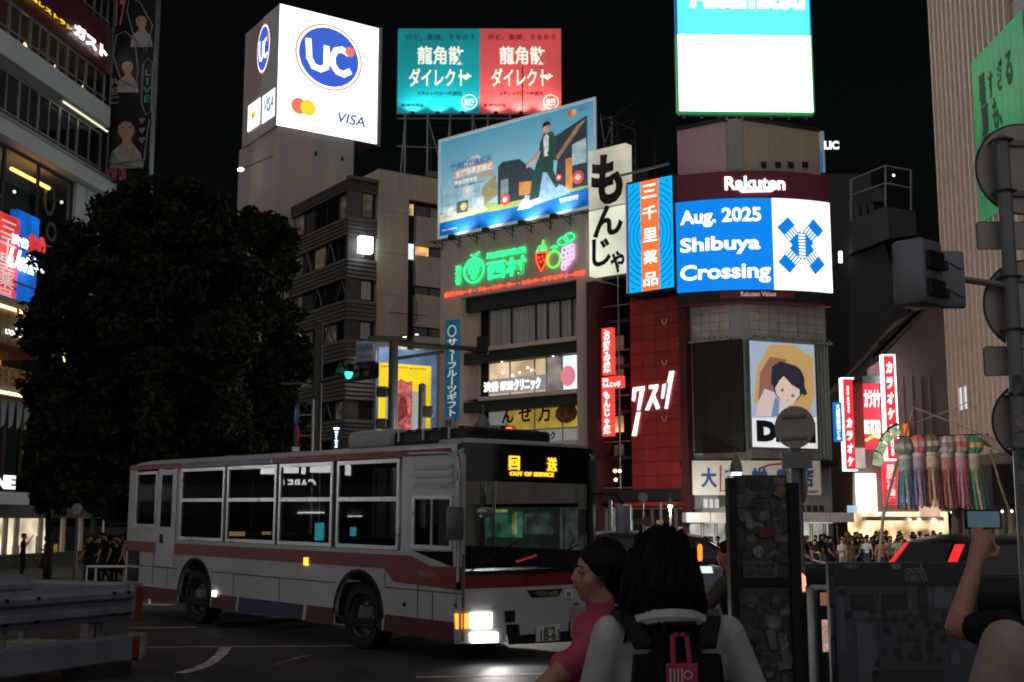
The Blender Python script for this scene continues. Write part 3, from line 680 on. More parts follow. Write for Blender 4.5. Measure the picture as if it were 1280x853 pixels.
# neon signs on the wall
ng = thing('green_neon_sign', 'green neon sign of a fruit parlour with two large characters', 'neon sign', FE)
NG = emat('neon_green', (.02, 1., .25), 2.2); NR = emat('neon_red', (1., .09, .03), 2.0); NV = emat('neon_violet', (.95, .45, 1.), 1.8); NLG = emat('neon_leaf', (.15, .9, .08), 1.6)
NOUT = mat('neon_shell', (.01, .10, .04), .5, var=0)
def outline(o):   # hollow neon: darker inside plate
    return o
text('FRUITS&PARLOR', FE.rect(609, 317, 657.6, 315.5, -.1), NG, ng, -.12, bold=.02)
text('西村', FE.rect(609, 327.5, 657.6, 342.5, -.1), NG, ng, -.12, bold=.02)
text('渋\n谷', FE.rect(569.5, 333, 576.5, 355.5, -.1), NG, ng, -.12, bold=.02)
c = FE.hit(592.5, 337, -.12); U = FE.x(606)-FE.x(579.5); u = U/2
ring('neon_loop', c.x, c.z-.08*u, u*.98, u*.92, .09, NG, ng, -.12, .05)
for dx, dz in ((-.42, .38), (0, .45), (.42, .38), (-.25, -.02), (.22, -.02), (0, -.42)): ring('neon_loop', c.x+dx*u, c.z+dz*u-.08*u, .24*u, .25*u, .07, NG, ng, -.13, .05, 14)
stroke('neon_tube', [(c.x-.3*u, c.z+1.1*u), (c.x, c.z+.95*u), (c.x+.5*u, c.z+1.2*u)], .05, NG, ng, -.14); stroke('neon_tube', [(c.x, c.z+.7*u), (c.x, c.z+1.1*u)], .05, NG, ng, -.14)
nr = thing('red_neon_sign', 'long line of red neon katakana under the green parlour sign', 'neon sign', FE)
text('高級フルーツ・フルーツパーラー・シルバーアクセサリー雑貨', FE.rect(556, 366.5, 731.5, 344, -.1), NR, nr, -.12, bold=.035)
nf = thing('fruit_neon_sign', 'neon drawing of a strawberry, an orange and grapes', 'neon sign', FE)
c = FE.hit(677, 322, -.12); k = FE.x(684)-FE.x(669.5)
stroke('strawberry_outline', [(c.x-.48*k, c.z+.35*k), (c.x-.42*k, c.z-.25*k), (c.x-.05*k, c.z-.95*k), (c.x+.3*k, c.z-.5*k), (c.x+.5*k, c.z+.3*k), (c.x+.1*k, c.z+.42*k)], .055, NR, nf, -.14, closed=True)
poly('strawberry_fill', [(c.x-.42*k, c.z+.3*k), (c.x-.38*k, c.z-.22*k), (c.x-.05*k, c.z-.85*k), (c.x+.28*k, c.z-.45*k), (c.x+.45*k, c.z+.25*k)], emat('straw_fill', (.5, .02, .02), .5), nf, -.1)
for dx, dz in ((-.2, 0), (.1, .05), (-.05, -.3), (.2, -.2)): ring('seed', c.x+dx*k, c.z+dz*k, .09*k, .1*k, .03, NR, nf, -.14, .03, 8)
stroke('leaf', [(c.x-.4*k, c.z+.45*k), (c.x-.15*k, c.z+.8*k), (c.x+.1*k, c.z+.45*k), (c.x+.3*k, c.z+.8*k), (c.x+.35*k, c.z+.45*k)], .06, NG, nf, -.15); stroke('leaf', [(c.x, c.z+.6*k), (c.x+.2*k, c.z+1.2*k)], .06, NLG, nf, -.15)
c = FE.hit(692.5, 324.5, -.12); r = (FE.x(702)-FE.x(684))/2; ring('orange_outline', c.x, c.z, r, r*1.02, .1, NLG, nf, -.13, .05); stroke('leaf', [(c.x-.4*r, c.z+1.35*r), (c.x, c.z+1.5*r), (c.x+.5*r, c.z+1.4*r)], .05, NG, nf, -.14); stroke('leaf', [(c.x, c.z+1.5*r), (c.x, c.z+1.05*r)], .05, NG, nf, -.14)
for j, (px, py) in enumerate([(706, 313), (711, 311), (715, 309), (705, 319), (710, 317), (715, 316), (706, 325), (711, 323), (715, 321), (706, 330), (710, 328), (705, 334)]):
    c = FE.hit(px, py, -.12); ring('grape', c.x, c.z, .21, .21, .06, NV, nf, -.13, .04, 12)
for px, py in ((704, 302), (712, 297)):
    c = FE.hit(px, py, -.12); ring('leaf', c.x, c.z, .42, .28, .07, NG, nf, -.14, .04, 14)
# pavement lamp glow from the neon is real light from the tubes

# ================================================================ monja sign, drugstore
FM = Frame(FE.w(EW, -.6, 0), AX)
ms = thing('monja_sign', 'cream lightbox with brushed black hiragana beside the blue billboard', 'sign', FM)
CRM = emat('lightbox_cream', (.86, .82, .66), .52, True, (.5, .35)); CRM2 = emat('lightbox_cream_low', (.90, .92, .72), .78, True, (.5, .25))
mx0, mx1 = FM.x(736, 260), FM.x(783, 260); zz = [FM.z(736, p) for p in (190, 264, 346)]
part('upper_box', ms, CRM, mx0, mx1, 0, .6, zz[1]+.04, zz[0]); part('lower_box', ms, CRM2, mx0, mx1, 0, .6, zz[2], zz[1]-.04); part('joint', ms, mat('joint_grey', (.35, .3, .26), .6), mx0-.02, mx1+.02, .03, .62, zz[1]-.05, zz[1]+.05)
for ch, q in (('も', (739, 197, 779, 252)), ('ん', (741, 260, 779, 292)), ('じ', (740, 300, 764, 331)), ('ゃ', (763, 315, 781, 340))): text(ch, FM.rect(*q), INK, ms, -.005, bold=.05 if ch == 'も' else .03)
dg = thing('drugstore_building', 'red tiled drugstore tower with dark stair recess and lit white characters', 'building', FM)
FX0, FX1, FX2 = FM.x(742), FM.x(785), FM.x(850)
zD1 = FM.z(815, 372); zD0 = FM.z(815, 612); zDT = FM.z(815, 232)
MAR = mat('maroon_wall', (.085, .02, .022), .5, var=.2, vs=.8)
part('wall', dg, MAR, FX0-.35, FX0+.35, -.1, 10, 0, FM.z(742, 352)); part('core', dg, BLK, FX0+.35, FX1, 2.4, 10, 0, zDT+2); part('wall', dg, MAR, FX1-.15, FX2+.3, .6, 10, 0, zDT)
part('wall', dg, MAR, FX2, FX2+.45, .1, .6, 0, zD1+1)
REDT = [mat('red_panel_%d' % i, c, .42, var=.10, vs=1.2) for i, c in enumerate(((.33, .028, .03), (.30, .025, .027), (.36, .032, .033)))]
for r in range(14):
    for c in range(4):
        a = FX1+(FX2-FX1)*c/4; e = FX1+(FX2-FX1)*(c+1)/4; q = (zD1-zD0)/14
        part('panel', dg, REDT[(r*5+c*2+(r*c) % 3) % 3], a+.012, e-.012, .35, .62, zD0+q*r+.012, zD0+q*(r+1)-.012)
for py in (402, 453, 523):
    c = FM.hit(830, py, .3); MB().tube([(c.x-.16, .33, c.z+.14), (c.x-.1, .33, c.z-.1), (c.x, .33, c.z-.16), (c.x+.1, .33, c.z-.1), (c.x+.16, .33, c.z+.14)], .02, 5).build('hook_ornament', emat('dim_pink', (.6, .3, .3), .3), dg)
# stair recess: landings, posts, windows
for k in range(9):
    z = 3.2+k*2.6
    if z < zDT+1: part('landing', dg, DKM, FX0+.35, FX1-.15, .5, 2.4, z, z+.18); MB().bar((FX0+.35, .5, z+1.0), (FX1-.15, .5, z+1.0), .035).bar(((FX0+FX1)/2+.3, .5, z), ((FX0+FX1)/2+.3, .5, z+2.6), .04).build('handrail', STEEL, dg)
for py0, py1, m in ((420, 438, DIMWIN), (446, 470, DIMWIN), (520, 541, WARMWIN), (556, 570, DIMWIN)):
    q = FM.rect(767, py0, 781, py1, 1.2); window(dg, q[0], q[1], q[2], q[3], 1.2, m, DKM, 2, .04)
for px, py in ((770, 589), (776, 589), (771, 600)): c = FM.hit(px, py, .6); MB().ball((c.x, .5, c.z), .10, 8, 6).build('lamp_bulb', emat('bulb', (1, .75, .4), 5), dg)
part('roof_frame', dg, DKM, FX0-.35, FX2, 1.0, 1.2, zDT+.1, zDT+.3)
part('awning', dg, mat('red_awning', (.35, .03, .03), .6), FX1-.4, FX2+.2, -.9, .35, zD0-.9, zD0-.7)
part('fascia', dg, DKM, FX0, FX2+.2, .1, .6, zD0-.7, zD0)
part('shop_interior', dg, emat('drug_bright', (.9, 1., .95), .8, True, (1.6, .5)), FX1+.3, FX2+.2, 1.2, 1.3, .1, zD0-.95)
part('shop_interior', dg, emat('drug_dim', (.5, .65, .55), .22, True, (1.6, .7)), FX0-3.4, FX1+.3, 1.2, 1.3, .1, zD0-.95)
for k in range(6):
    a = FX0-2.6+k*1.55; window(dg, a, a+1.5, .15, zD0-1.0, .5, GL2, ALU, 1, .06)
for k in range(10):
    x = FX0+.4+k*.7; q = random.uniform(.3, .6); part('poster', dg, emat('dposter%d' % (k % 5), [(.9, .3, .2), (.9, .85, .3), (.4, .85, .8), (.95, .95, .95), (.8, .4, .7)][k % 5], .3), x, x+q, .42, .45, 1.3+.3*(k % 3), 1.7+.35*(k % 3))
# LED drugstore sign
ls = thing('drugstore_led_sign', 'vertical LED sign with blue rings and an orange strip of white characters', 'sign', FM)
lx0, lx1 = FM.x(785.5, 300, -.5), FM.x(841, 300, -.5); lz0, lz1 = FM.z(785.5, 367, -.5), FM.z(785.5, 231, -.5)
part('housing', ls, DKM, lx0-.12, lx1+.12, -.45, .6, lz0-.15, lz1+.15)
part('display', ls, led('sign_cyan', (.0, .42, .85), 1.1, .14), lx0, lx1, -.5, -.45, lz0, lz1)
lc = ((lx0+lx1)/2, (lz0+lz1)/2); lw = lx1-lx0
for k in range(9):
    rr = lw*(.22+.085*k)
    w = .055
    for sd in range(4):
        b = MB()
        for i in range(60):
            t0, t1 = R(6*i-90), R(6*i-84); q = [(lc[0]+(rr-s)*math.cos(t), lc[1]+(rr-s)*1.25*math.sin(t)) for t, s in ((t0, 0), (t1, 0), (t1, w), (t0, w))]
            if i//15 == sd and all(lx0 < p[0] < lx1 and lz0 < p[1] < lz1 and abs(p[0]-lc[0]) > lw*.19 for p in q): b.prism(q, -.508, -.501)
        if b.v: b.build('display_ring', emat('ring_blue%d' % (k % 2), ((.02, .12, .55), (.0, .30, .75))[k % 2 if k > 2 else 0], .9), ls)
part('orange_strip', ls, led('sign_orange', (1., .17, .04), 1.15, .14), lx0+lw*.30, lx1-lw*.30, -.52, -.509, lz0, lz1)
for i, ch in enumerate('三千里薬品'):
    h = (lz1-lz0)/5; text(ch, (lx0+lw*.34, lx1-lw*.34, lz1-h*(i+1)+.25, lz1-h*i-.25), LW, ls, -.522, bold=.012, ext=.006)
part('sign_lip', ls, emat('violet_lip', (.5, .35, .9), .5), lx0-.16, lx0-.12, -.52, .4, lz0, lz1); MB().bar((lx0-.2, -1.0, lz1+.45), (lx1+.1, -.9, lz1+.55), .07).build('lamp_rail', STEEL, ls)
# lit kusuri strokes
ks = thing('lit_katakana_sign', 'white lit slanted katakana strokes on the red tile wall', 'sign', FM)
KW = emat('kusuri_white', (1, 1, 1), 1.8, True)
def kq(l, y=.3): return [(lambda p: (p.x, p.z))(FM.hit(px, py, y)) for px, py in l]
for l in ([(792, 485), (806, 483), (805, 487.5), (791.5, 489.5)], [(792, 485), (796, 484.5), (793.5, 502), (790.5, 501)], [(801, 486), (806, 485), (800, 513), (797, 513)],
          [(812, 482), (823, 481), (822, 486), (812, 486.5)], [(818.5, 485), (823, 484), (811, 513), (807, 513)], [(815, 496), (818, 493), (825, 510), (821, 512)],
          [(829, 481), (832.5, 480), (829.5, 498), (827, 498.5)], [(836.5, 479), (840, 479), (834.5, 511), (831.5, 511)],
          [(837.5, 464.5), (839.4, 464.3), (836.6, 478.8), (834.6, 479)], [(841, 464), (843, 464), (840, 479), (837.8, 479)],
          [(796.5, 515.5), (798, 515.5), (792.5, 545), (790.5, 545)], [(799, 515.5), (800.5, 515.3), (795.5, 545), (793.5, 545)]):
    poly('stroke', kq(l), KW, ks, .3, .06)
# red vertical lightboxes
rs = thing('okonomiyaki_sign', 'narrow red vertical lightbox with white characters in the stair recess', 'sign', FM)
RL = emat('lightbox_red', (1., .07, .05), 1.0, True)
for py0, py1, s in ((411, 469, 'お好み焼'), (487, 546, 'もんじゃ焼')):
    q = FM.rect(752, py0, 765.5, py1-1, -.3); part('box', rs, RL, q[0], q[1], -.3, 0, q[2], q[3]); text(s, (q[0]+.12, q[1]-.12, q[2]+.12, q[3]-.12), LW, rs, -.305, bold=.02, vert=True)
q = FM.rect(752, 472, 777.5, 484.5, -.3); part('box', rs, RL, q[0], q[1], -.32, 0, q[2], q[3]); text('渋谷', (q[0]+.1, q[0]+.5, q[3]-.28, q[3]-.08), LW, rs, -.325); text('もんじゃ亭', (q[0]+.1, q[1]-.1, q[2]+.06, q[3]-.3), LW, rs, -.325, bold=.02)
# ================================================================ banded office building and beige neighbour
PD = Vector((at(428, 650, 92).x, 92.)); dLf = Vector((.561, -.828)); dRt = Vector((.831, .557))
FDL = Frame((PD.x-dLf.x*18, PD.y-dLf.y*18, -.58), dLf); FDR = Frame((PD.x, PD.y, -.58), dRt)
ob_ = thing('banded_office_building', 'dark office block with ribbed bands, window strips and diagonal braces', 'building', FDR)
def dsub(fr, o): o.matrix_world = fr.M4; o.parent = ob_; o.matrix_parent_inverse = FDR.M4.inverted(); return o
SID = mat('dark_siding', (.11, .095, .09), .55, .2, var=.2, vs=.8); SIDL = mat('siding_edge', (.13, .115, .11), .5, .2, var=.15)
zT = FDR.z(440, 222); WB = FDR.x(467)
core = MB(); core.plan([(0, .5), (WB, .5), (WB, 12), (-8, 14)], 0, zT-.1)
MB().box(.5, WB, .6, 12, 0, zT-.2).build('core', BLK, ob_)
dsub(FDL, MB().box(0, 17.6, .7, 8, 0, zT-.2).build('core', BLK))
rows = [(229, 259), (292, 313), (344, 362), (396, 414), (447, 462), (498, 514), (546, 566)]   # window rows (top,bottom) at the corner
rowz = [(FDR.z(440, a), FDR.z(440, b)) for a, b in ((238, 270), (294, 322), (348, 374), (400, 424), (450, 473), (500, 524), (549, 572))]
prev = zT
BR = mat('brace_steel', (.11, .10, .10), .5, .3)
lit = {(0, 1): WARMWIN, (0, 2): WARMWIN, (1, 1): WARMWIN, (1, 2): WARMWIN, (1, 3): DIMWIN, (2, 2): COOLWIN, (2, 3): DIMWIN, (3, 3): COOLWIN, (3, 4): DIMWIN, (0, 3): DIMWIN}
for r, (z1, z0) in enumerate(rowz):
    for fr, x0, x1 in ((FDL, 0, 18.0), (FDR, -.02, WB)):
        nl = 5
        for k in range(nl):
            a = prev-(prev-z1)*k/nl; e = prev-(prev-z1)*(k+1)/nl
            dsub(fr, MB().add([(x0, -.02, a-.02), (x1, -.02, a-.02), (x1, -.09, e+.05), (x0, -.09, e+.05), (x0, .3, a-.02), (x1, .3, a-.02), (x1, .3, e), (x0, .3, e), (x0, -.05, e), (x1, -.05, e)],
                  [(3, 2, 1, 0), (9, 2, 3, 8), (7, 6, 9, 8), (0, 1, 5, 4), (1, 2, 9, 6, 5), (0, 4, 7, 8, 3)]).build('siding_board', SID if k % 2 else SIDL))
    prev = z0
    # left face panes and braces
    for c in range(8):
        x0 = 18-(c+1)*2.2; m = lit.get((r, 7-c), DIMWIN if (r*3+c) % 5 == 0 else GLK)
        if x0 > -.1:
            w = window(None, x0, x0+2.2, z0, z1, .3, m, DKM, 1, .08); dsub(FDL, w)
            if r > 0 and c % 2 == (r % 2): dsub(FDL, MB().bar((x0+.2, .1, z0+.05), (x0+1.1, .1, z1-.05), .09).build('brace', BR)); dsub(FDL, MB().bar((x0+2.0, .1, z0+.05), (x0+1.1, .1, z1-.05), .09).build('brace', BR))
    ws = WB*.45; m2 = [DIMWIN, GLK, CURT, CURT, CURT, GLK, DIMWIN][r]
    dsub(FDR, window(None, ws, WB-.35, z0, z1, .1, m2, DKM, 1, .1)); dsub(FDR, MB().box(0, ws, -.0, .4, z0, z1).build('pier', SID))
part('parapet', ob_, SIDL, -.1, WB, -.2, .4, zT-.15, zT+.12)
part('wall', ob_, BLK, 0, WB, .1, .6, 0, prev); dsub(FDL, MB().box(0, 17.9, .1, .6, 0, prev).build('wall', SID))
c = FDR.hit(454, 309, -.3); ls2 = MB().box(c.x-.5, c.x+.55, -.9, -.3, c.z-.55, c.z+.75).build('lit_sign_box', emat('sign_box_white', (.9, 1, 1), 3.5, True), ob_)
# beige slab block behind/beside
bg_ = thing('beige_office_building', 'plain beige tiled block with a narrow dark window column', 'building', FDR)
BX1 = FDR.x(566, 400); zB = FDR.z(470, 211)
xw0, xw1, xw2 = FDR.x(508.5, 380), FDR.x(519, 380), BX1
part('wall', bg_, BEIGED, WB, xw0, -.15, 12, 0, zB)
floors = [(255, 270), (306, 319), (357, 368), (408, 420)]
for i in range(10):
    zz0 = zB-.0-3.35*i; a0 = zz0-.02; 
    if zz0 > 3: part('joint_strip', bg_, mat('joint_dark', (.14, .13, .12), .8), WB, xw0, -.152, -.149, zz0-.05, zz0-.02)
part('core', bg_, GLK, xw0, xw2, .5, 12, 0, zB-.6)
part('roof_band', bg_, BEIGED, xw0, xw2, -.15, .5, FDR.z(512, 250), zB)
for i, (a, e) in enumerate(floors):
    zt, zb_ = FDR.z(520, a), FDR.z(520, e); nx = FDR.z(520, floors[i+1][0]) if i < 3 else 2.
    part('spandrel', bg_, BEIGED, xw1, xw2, -.05, .5, nx, zb_)
    m = [GLK, WARMWIN, GLK, GLK][i]; window(bg_, xw1, xw1+(xw2-xw1)*.4, zb_, zt, .3, m, DKM, 1, .06); window(bg_, xw1+(xw2-xw1)*.4, xw2, zb_, zt, .3, CURT if i == 0 else GLK, DKM, 1, .06)
for py0, py1, m in ((254, 271, WARMWIN), (304, 326, COOLWIN)):
    q = FDR.rect(509.5, py0, 517.5, py1, .2); window(bg_, q[0], q[1], q[2], q[3], .2, m, DKM, 1, .05)
MB().bar((WB+3.5, -.3, FDR.z(496, 400)), (WB+3.5, -.3, FDR.z(496, 375)), .04).bar((WB+1, -.3, FDR.z(496, 392)), (WB+4.3, -.3, FDR.z(496, 392)), .03).build('antenna', DKM, bg_)
# yellow shop poster wall on the beige block
ym = thing('yellow_shop_billboard', 'tall yellow illuminated shop billboard with a pink picture and lamps above', 'billboard', FDR)
q = FDR.rect(474, 434, 545, 540, -.5); yx0, yx1, yz0, yz1 = q; yz0 = FDR.z(474, 556, -.5)
part('board', ym, emat('yb_blue', (.16, .26, .48), .45, True, (.7, .3)), yx0, yx1, -.5, -.1, yz0, yz1)
wv = yx1-yx0
part('yellow_panel', ym, emat('yb_yellow', (.98, .72, .02), .80, True, (.5, .2)), yx0+.0*wv, yx1-.10*wv, -.53, -.505, yz0, FDR.z(474, 453, -.5))
part('white_panel', ym, emat('yb_white', (.62, .68, .66), .5), yx0+.12*wv, yx1-.28*wv, -.55, -.535, yz0, FDR.z(482, 487, -.5))
text('Matsumoto KiYoshi', FDR.rect(477, 459, 533, 461, -.53), INK, ym, -.536, bold=.0)
pc = FDR.hit(503, 512, -.55)
poly('printed_picture', [(pc.x+x*wv*.17, pc.z+z*2.4) for x, z in ((-1, -.8), (-.9, .2), (-.75, .8), (-.2, 1), (.4, .9), (.95, .95), (1, .1), (.9, -.7), (.2, -1.1), (-.5, -1))], emat('yb_pink', (.85, .20, .20), .55, False, (2.5, .6)), ym, -.556)
poly('printed_picture', [(pc.x+x*wv*.12, pc.z+z*1.2) for x, z in ((-.6, -.9), (-.7, .2), (-.2, .9), (.5, .7), (.8, -.3), (.1, -.6))], emat('yb_dark', (.35, .05, .06), .5, False, (3, .6)), ym, -.562)
for px, py in ((474, 427), (489, 424.5), (505, 422), (520, 419)):
    c = FDR.hit(px, py, -1.1); floodlamp(ym, c.x, -.5, c.z+.25); light('SPOT', (c.x, -1.4, c.z), 160, (1, .98, .9), .1, (c.x, -.5, c.z-4), 120, ym)

# ================================================================ card company tower
FCR = Frame((at(331, 650, 100).x, 100., -.58), dRt); FCL = Frame((FCR.o.x-dLf.x*3.6, FCR.o.y-dLf.y*3.6, -.58), dLf)
uc = thing('card_tower', 'pale concrete tower under a lit card company sign', 'building', FCR)
TOWERW = mat('tower_wall', (.55, .48, .45), .7, var=.12, vs=.4, streak=.2)
zs0, zs1 = FCR.z(348, 157), FCR.z(350, 5); SW = FCR.x(472, 100); TW = FCR.x(442, 250)
lw_ = 3.6 ; SLW = -FCL.hit(313, 100).x+3.6
part('wall', uc, TOWERW, .15, TW, .15, 9, 0, zs0+.1)
wlft = MB()
for k in range(3):
    o = MB().box(3.6-1.12*(k+1)-.1, 3.6-1.12*k-.14, .12, .4, 0, zs0-.3).build('wall_panel', TOWERW); o.matrix_world = FCL.M4; o.parent = uc; o.matrix_parent_inverse = FCR.M4.inverted()
for px, py in ((395, 192), (428, 199)): c = FCR.hit(px, py, .1); part('vent', uc, DKM, c.x-.12, c.x+.12, .1, .2, c.z-.18, c.z+.18)
us = thing('card_sign', 'glowing white cube sign with blue round card logo on the tower', 'sign', FCR)
UW = emat('uc_white', (1, .99, .97), 1.9, True, (.35, .12)); UG = mat('uc_side', (.38, .33, .33), .6, var=.05)
part('core', us, TOWERW, 0.02, SW, .02, 8, zs0, zs1)
part('lit_face', us, UW, 0, SW, -.04, .02, zs0, zs1)
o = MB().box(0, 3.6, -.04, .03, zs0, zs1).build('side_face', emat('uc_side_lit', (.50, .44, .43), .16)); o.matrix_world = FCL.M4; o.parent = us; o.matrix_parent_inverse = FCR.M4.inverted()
part('side_tube', us, STEEL, SW+.1, SW+.35, -.1, .3, zs0-.2, zs1+.1)
UB = emat('uc_blue', (.05, .14, .72), .85); URED = emat('uc_red', (.95, .22, .12), .9); UORG = emat('uc_rim', (.85, .30, .22), .8); UYEL = emat('uc_yellow', (1, .70, .05), 1.0)
def uclogo(fr, cx, cz, rx, rz, k):
    os_ = []
    os_.append(poly('logo_rim', ell(cx, cz, rx, rz), UORG, None, -.045, .006)); os_.append(poly('logo_white', ell(cx, cz, rx*.95, rz*.95), UW, None, -.052, .006)); os_.append(poly('logo_disc', ell(cx, cz, rx*.89, rz*.89), UB, None, -.059, .006))
    b = MB(); pts = [(-.62, .38), (-.58, -.15), (-.45, -.38), (-.25, -.42), (-.08, -.32), (-.08, .28)]
    def strk(pts, w):
        q = MB()
        for i in range(len(pts)-1):
            a = Vector((cx+pts[i][0]*rx, cz+pts[i][1]*rz)); e = Vector((cx+pts[i+1][0]*rx, cz+pts[i+1][1]*rz)); d = (e-a).normalized(); n = Vector((-d.y, d.x))*w; a -= d*w*.5; e += d*w*.5
            q.prism([tuple(a+n), tuple(a-n), tuple(e-n), tuple(e+n)], -.075-.0005*i, -.066)
        return q
    os_.append(strk(pts, rx*.085).build('logo_letter', UW)); os_.append(strk([(.62, -.30), (.45, -.42), (.25, -.38), (.12, -.2), (.10, .05), (.2, .25), (.38, .32), (.55, .25)], rx*.085).build('logo_letter', UW))
    os_.append(poly('logo_dot', ell(cx+.62*rx, cz+.30*rz, rx*.15, rz*.15, 16), URED, None, -.08, .006))
    for o in os_: o.matrix_world = fr.M4; o.parent = us; o.matrix_parent_inverse = FCR.M4.inverted()
c = FCR.hit(411, 72, 0); uclogo(FCR, c.x, c.z, FCR.x(453, 72)-c.x-.05, 3.05, 0)
c = FCL.hit(330, 61, 0); uclogo(FCL, c.x, c.z, 1.45, 2.3, 1)
for fr, px, py, r, px2, rc in ((FCR, 379, 134, .72, 439, (422, 140, 456, 160)), (FCL, 318, 144, .33, 337, (331, 126, 342.5, 135))):
    c = fr.hit(px, py, 0); L = []
    if fr is FCL:
        for qq in ((311, 133, 325, 155), (329, 121, 343.5, 145)):
            rr = fr.rect(*qq); L.append(MB().box(rr[0], rr[1], -.05, -.03, rr[2], rr[3]).build('card_plate', UW))
    L.append(poly('card_disc', ell(c.x-.6*r, c.z, r, r, 20), URED, None, -.055)); L.append(poly('card_disc', ell(c.x+.6*r, c.z, r, r, 20), UYEL, None, -.067))
    L.append(text('VISA', fr.rect(*rc), emat('visa_blue', (.06, .14, .5), .7), None, -.055, bold=.02, shear=.2))
    for o in L: o.matrix_world = fr.M4; o.parent = us; o.matrix_parent_inverse = FCR.M4.inverted()
c = FCL.hit(301, 212, -1.5)
o = MB().bar((c.x, -1.5, c.z), (3.0, 0, c.z+.6), .04).build('lamp_arm', DKM); o.matrix_world = FCL.M4; o.parent = uc; o.matrix_parent_inverse = FCR.M4.inverted()
o = MB().rbox(c.x-.25, c.x+.25, -1.7, -1.3, c.z-.12, c.z+.1, r=.04).build('wall_lamp', emat('lamp_white', (1, .98, .92), 6)); o.matrix_world = FCL.M4; o.parent = uc; o.matrix_parent_inverse = FCR.M4.inverted()

# ================================================================ throat lozenge billboards on a truss, standing on a dark roof
RB = Frame((at(600, 650, 97).x, 97., at(600, 222, 97).z), (1, 0))
rb = thing('rear_dark_building', 'dark rear block whose roof carries the teal and red billboards', 'building', Frame((RB.o.x, 97, -.58), (1, 0)))
zrf = RB.o.z+.58
part('wall', rb, mat('rear_wall', (.05, .048, .047), .8, var=.2), -4.5, 9.5, 0, 12, 0, zrf); part('parapet', rb, SIDL, -4.6, 9.6, -.1, .2, zrf, zrf+.5)
for k, (pa, pb, key, colr, lab) in enumerate(((497.5, 600, 'teal', (.0, .36, .42), 'teal square billboard with white kanji and an arrow, on a roof truss'), (600, 702, 'coral', (.80, .10, .10), 'coral red square billboard with white kanji, right of the teal one'))):
    t = thing('rooftop_billboard', lab, 'billboard', RB, 'twin billboards on the roof truss')
    x0, x1, z0, z1 = RB.rect(pa, 36, pb, 141.5); w = x1-x0; h = z1-z0
    part('panel', t, emat('rk_'+key, colr, .36, True, (.22, .3), .9), x0+.01, x1-.01, 0, .4, z0, z1)
    WC = emat('rk_cream', (.95, 1., .85), .85); DKL = emat('rk_ink_'+key, ((.01, .10, .12), (.22, .02, .03))[k], .5)
    text('のど、直接、うるおう', (x0+.1*w, x0+.93*w, z1-.135*h, z1-.07*h), DKL, t, -.003, bold=.015)
    text('龍角散', (x0+.24*w, x0+.80*w, z1-.43*h, z1-.21*h), WC, t, -.003, bold=.02)
    text('ダイレクト', (x0+.14*w, x0+.84*w, z1-.69*h, z1-.47*h), WC, t, -.003, bold=.02); poly('arrow_head', [(x0+.83*w, z1-.52*h), (x0+.90*w, z1-.565*h), (x0+.83*w, z1-.61*h), (x0+.86*w, z1-.565*h)], WC, t, -.003); part('arrow_bar', t, WC, x0+.74*w, x0+.87*w, -.012, -.003, z1-.58*h, z1-.55*h)
    text('スティック[ピーチ]顆粒', (x0+.24*w, x0+.78*w, z1-.80*h, z1-.75*h), DKL, t, -.003); text('第3類医薬品', (x0+.05*w, x0+.32*w, z0+.07*h, z0+.11*h), DKL, t, -.003)
    ring('round_mark', x0+.87*w, z0+.13*h, .095*w, .095*w, .07, WC, t, -.003); text('生薬', (x0+.81*w, x0+.93*w, z0+.09*h, z0+.17*h), WC, t, -.003, bold=.03)
    b = MB(); GS = mat('truss_paint', (.30, .36, .31), .6, .3)
    for i in range(4):
        x = x0+w*(.1+.27*i); MB().bar((x, .3, .1), (x, .3, z0), .08).build('post', GS, t); MB().bar((x, .3, z0-.3), (x+(w*.2 if i % 2 else -w*.05), .3, .3), .05).bar((x, .3, z0-.1), (x+w*.12, -.8, z0-.25), .05).build('brace', GS, t)
    MB().bar((x0, -.8, z0-.35), (x1, -.8, z0-.35), .05).bar((x0, .1, z0-.45), (x1, .1, z0-.45), .06).bar((x0, .3, z0*.5), (x1, .3, z0*.45), .05).build('walkway', GS, t)
    if k == 1: part('seam', t, DKM, x0+.515*w, x0+.53*w, -.02, -.013, z0, z0+.55*h)
    for i in range(3):
        x = x0+w*(.2+.3*i); MB().rbox(x-.15, x+.15, -1.1, -.85, z0-.4, z0-.2, r=.03).build('floodlight', DKM, t); light('SPOT', (x, -1.0, z0-.15), 420, (1, 1, .95), .1, (x, .1, z0+2.6), 120, t)
b = tag(MB().bar((0, 0, 0), (0, 0, 3.2), .05).bar((-.5, 0, 2.5), (.5, 0, 2.5), .03).bar((-.35, 0, 2.9), (.35, 0, 2.9), .03).build('roof_antenna', DKM), 'thin aerial on the parapet of the dark rear block', 'antenna'); b.location = (RB.o.x-4.2, 97.3, RB.o.z+.4)
# ================================================================ left building with the restaurant and cafe
AXA = (.1374, .9905)
FA = Frame((at(113, 650, 62).x, 62., -.35), AXA)
la = thing('restaurant_building', 'tall glazed building with maroon bands, restaurant windows and lit shopfronts at left', 'building', FA)
MARA = mat('maroon_band', (.10, .018, .025), .4, var=.15); SLAB = mat('pale_slab', (.58, .66, .70), .5, var=.08, vs=.5)
za = lambda py, px=70: FA.z(px, py)
XN = -46.
part('core', la, BLK, XN, -.3, 4, 16, 0, 36)
def band(name, m, py1, py0, out=0., depth=4., x1=0., px=70):
    return part(name, la, m, XN, x1, out, depth, za(py0, px), za(py1, px))
band('sign_band', MARA, -24, 42); band('maroon_band', MARA, 86, 99, .0)
band('upper_wall', mat('upper_red', (.14, .03, .03), .6, var=.3), -90, -62); 
sl = MB().rbox(XN, FA.x(138, 155, -.7), -.7, 3.8, za(126), za(98), r=.06).build('slab', SLAB, la)
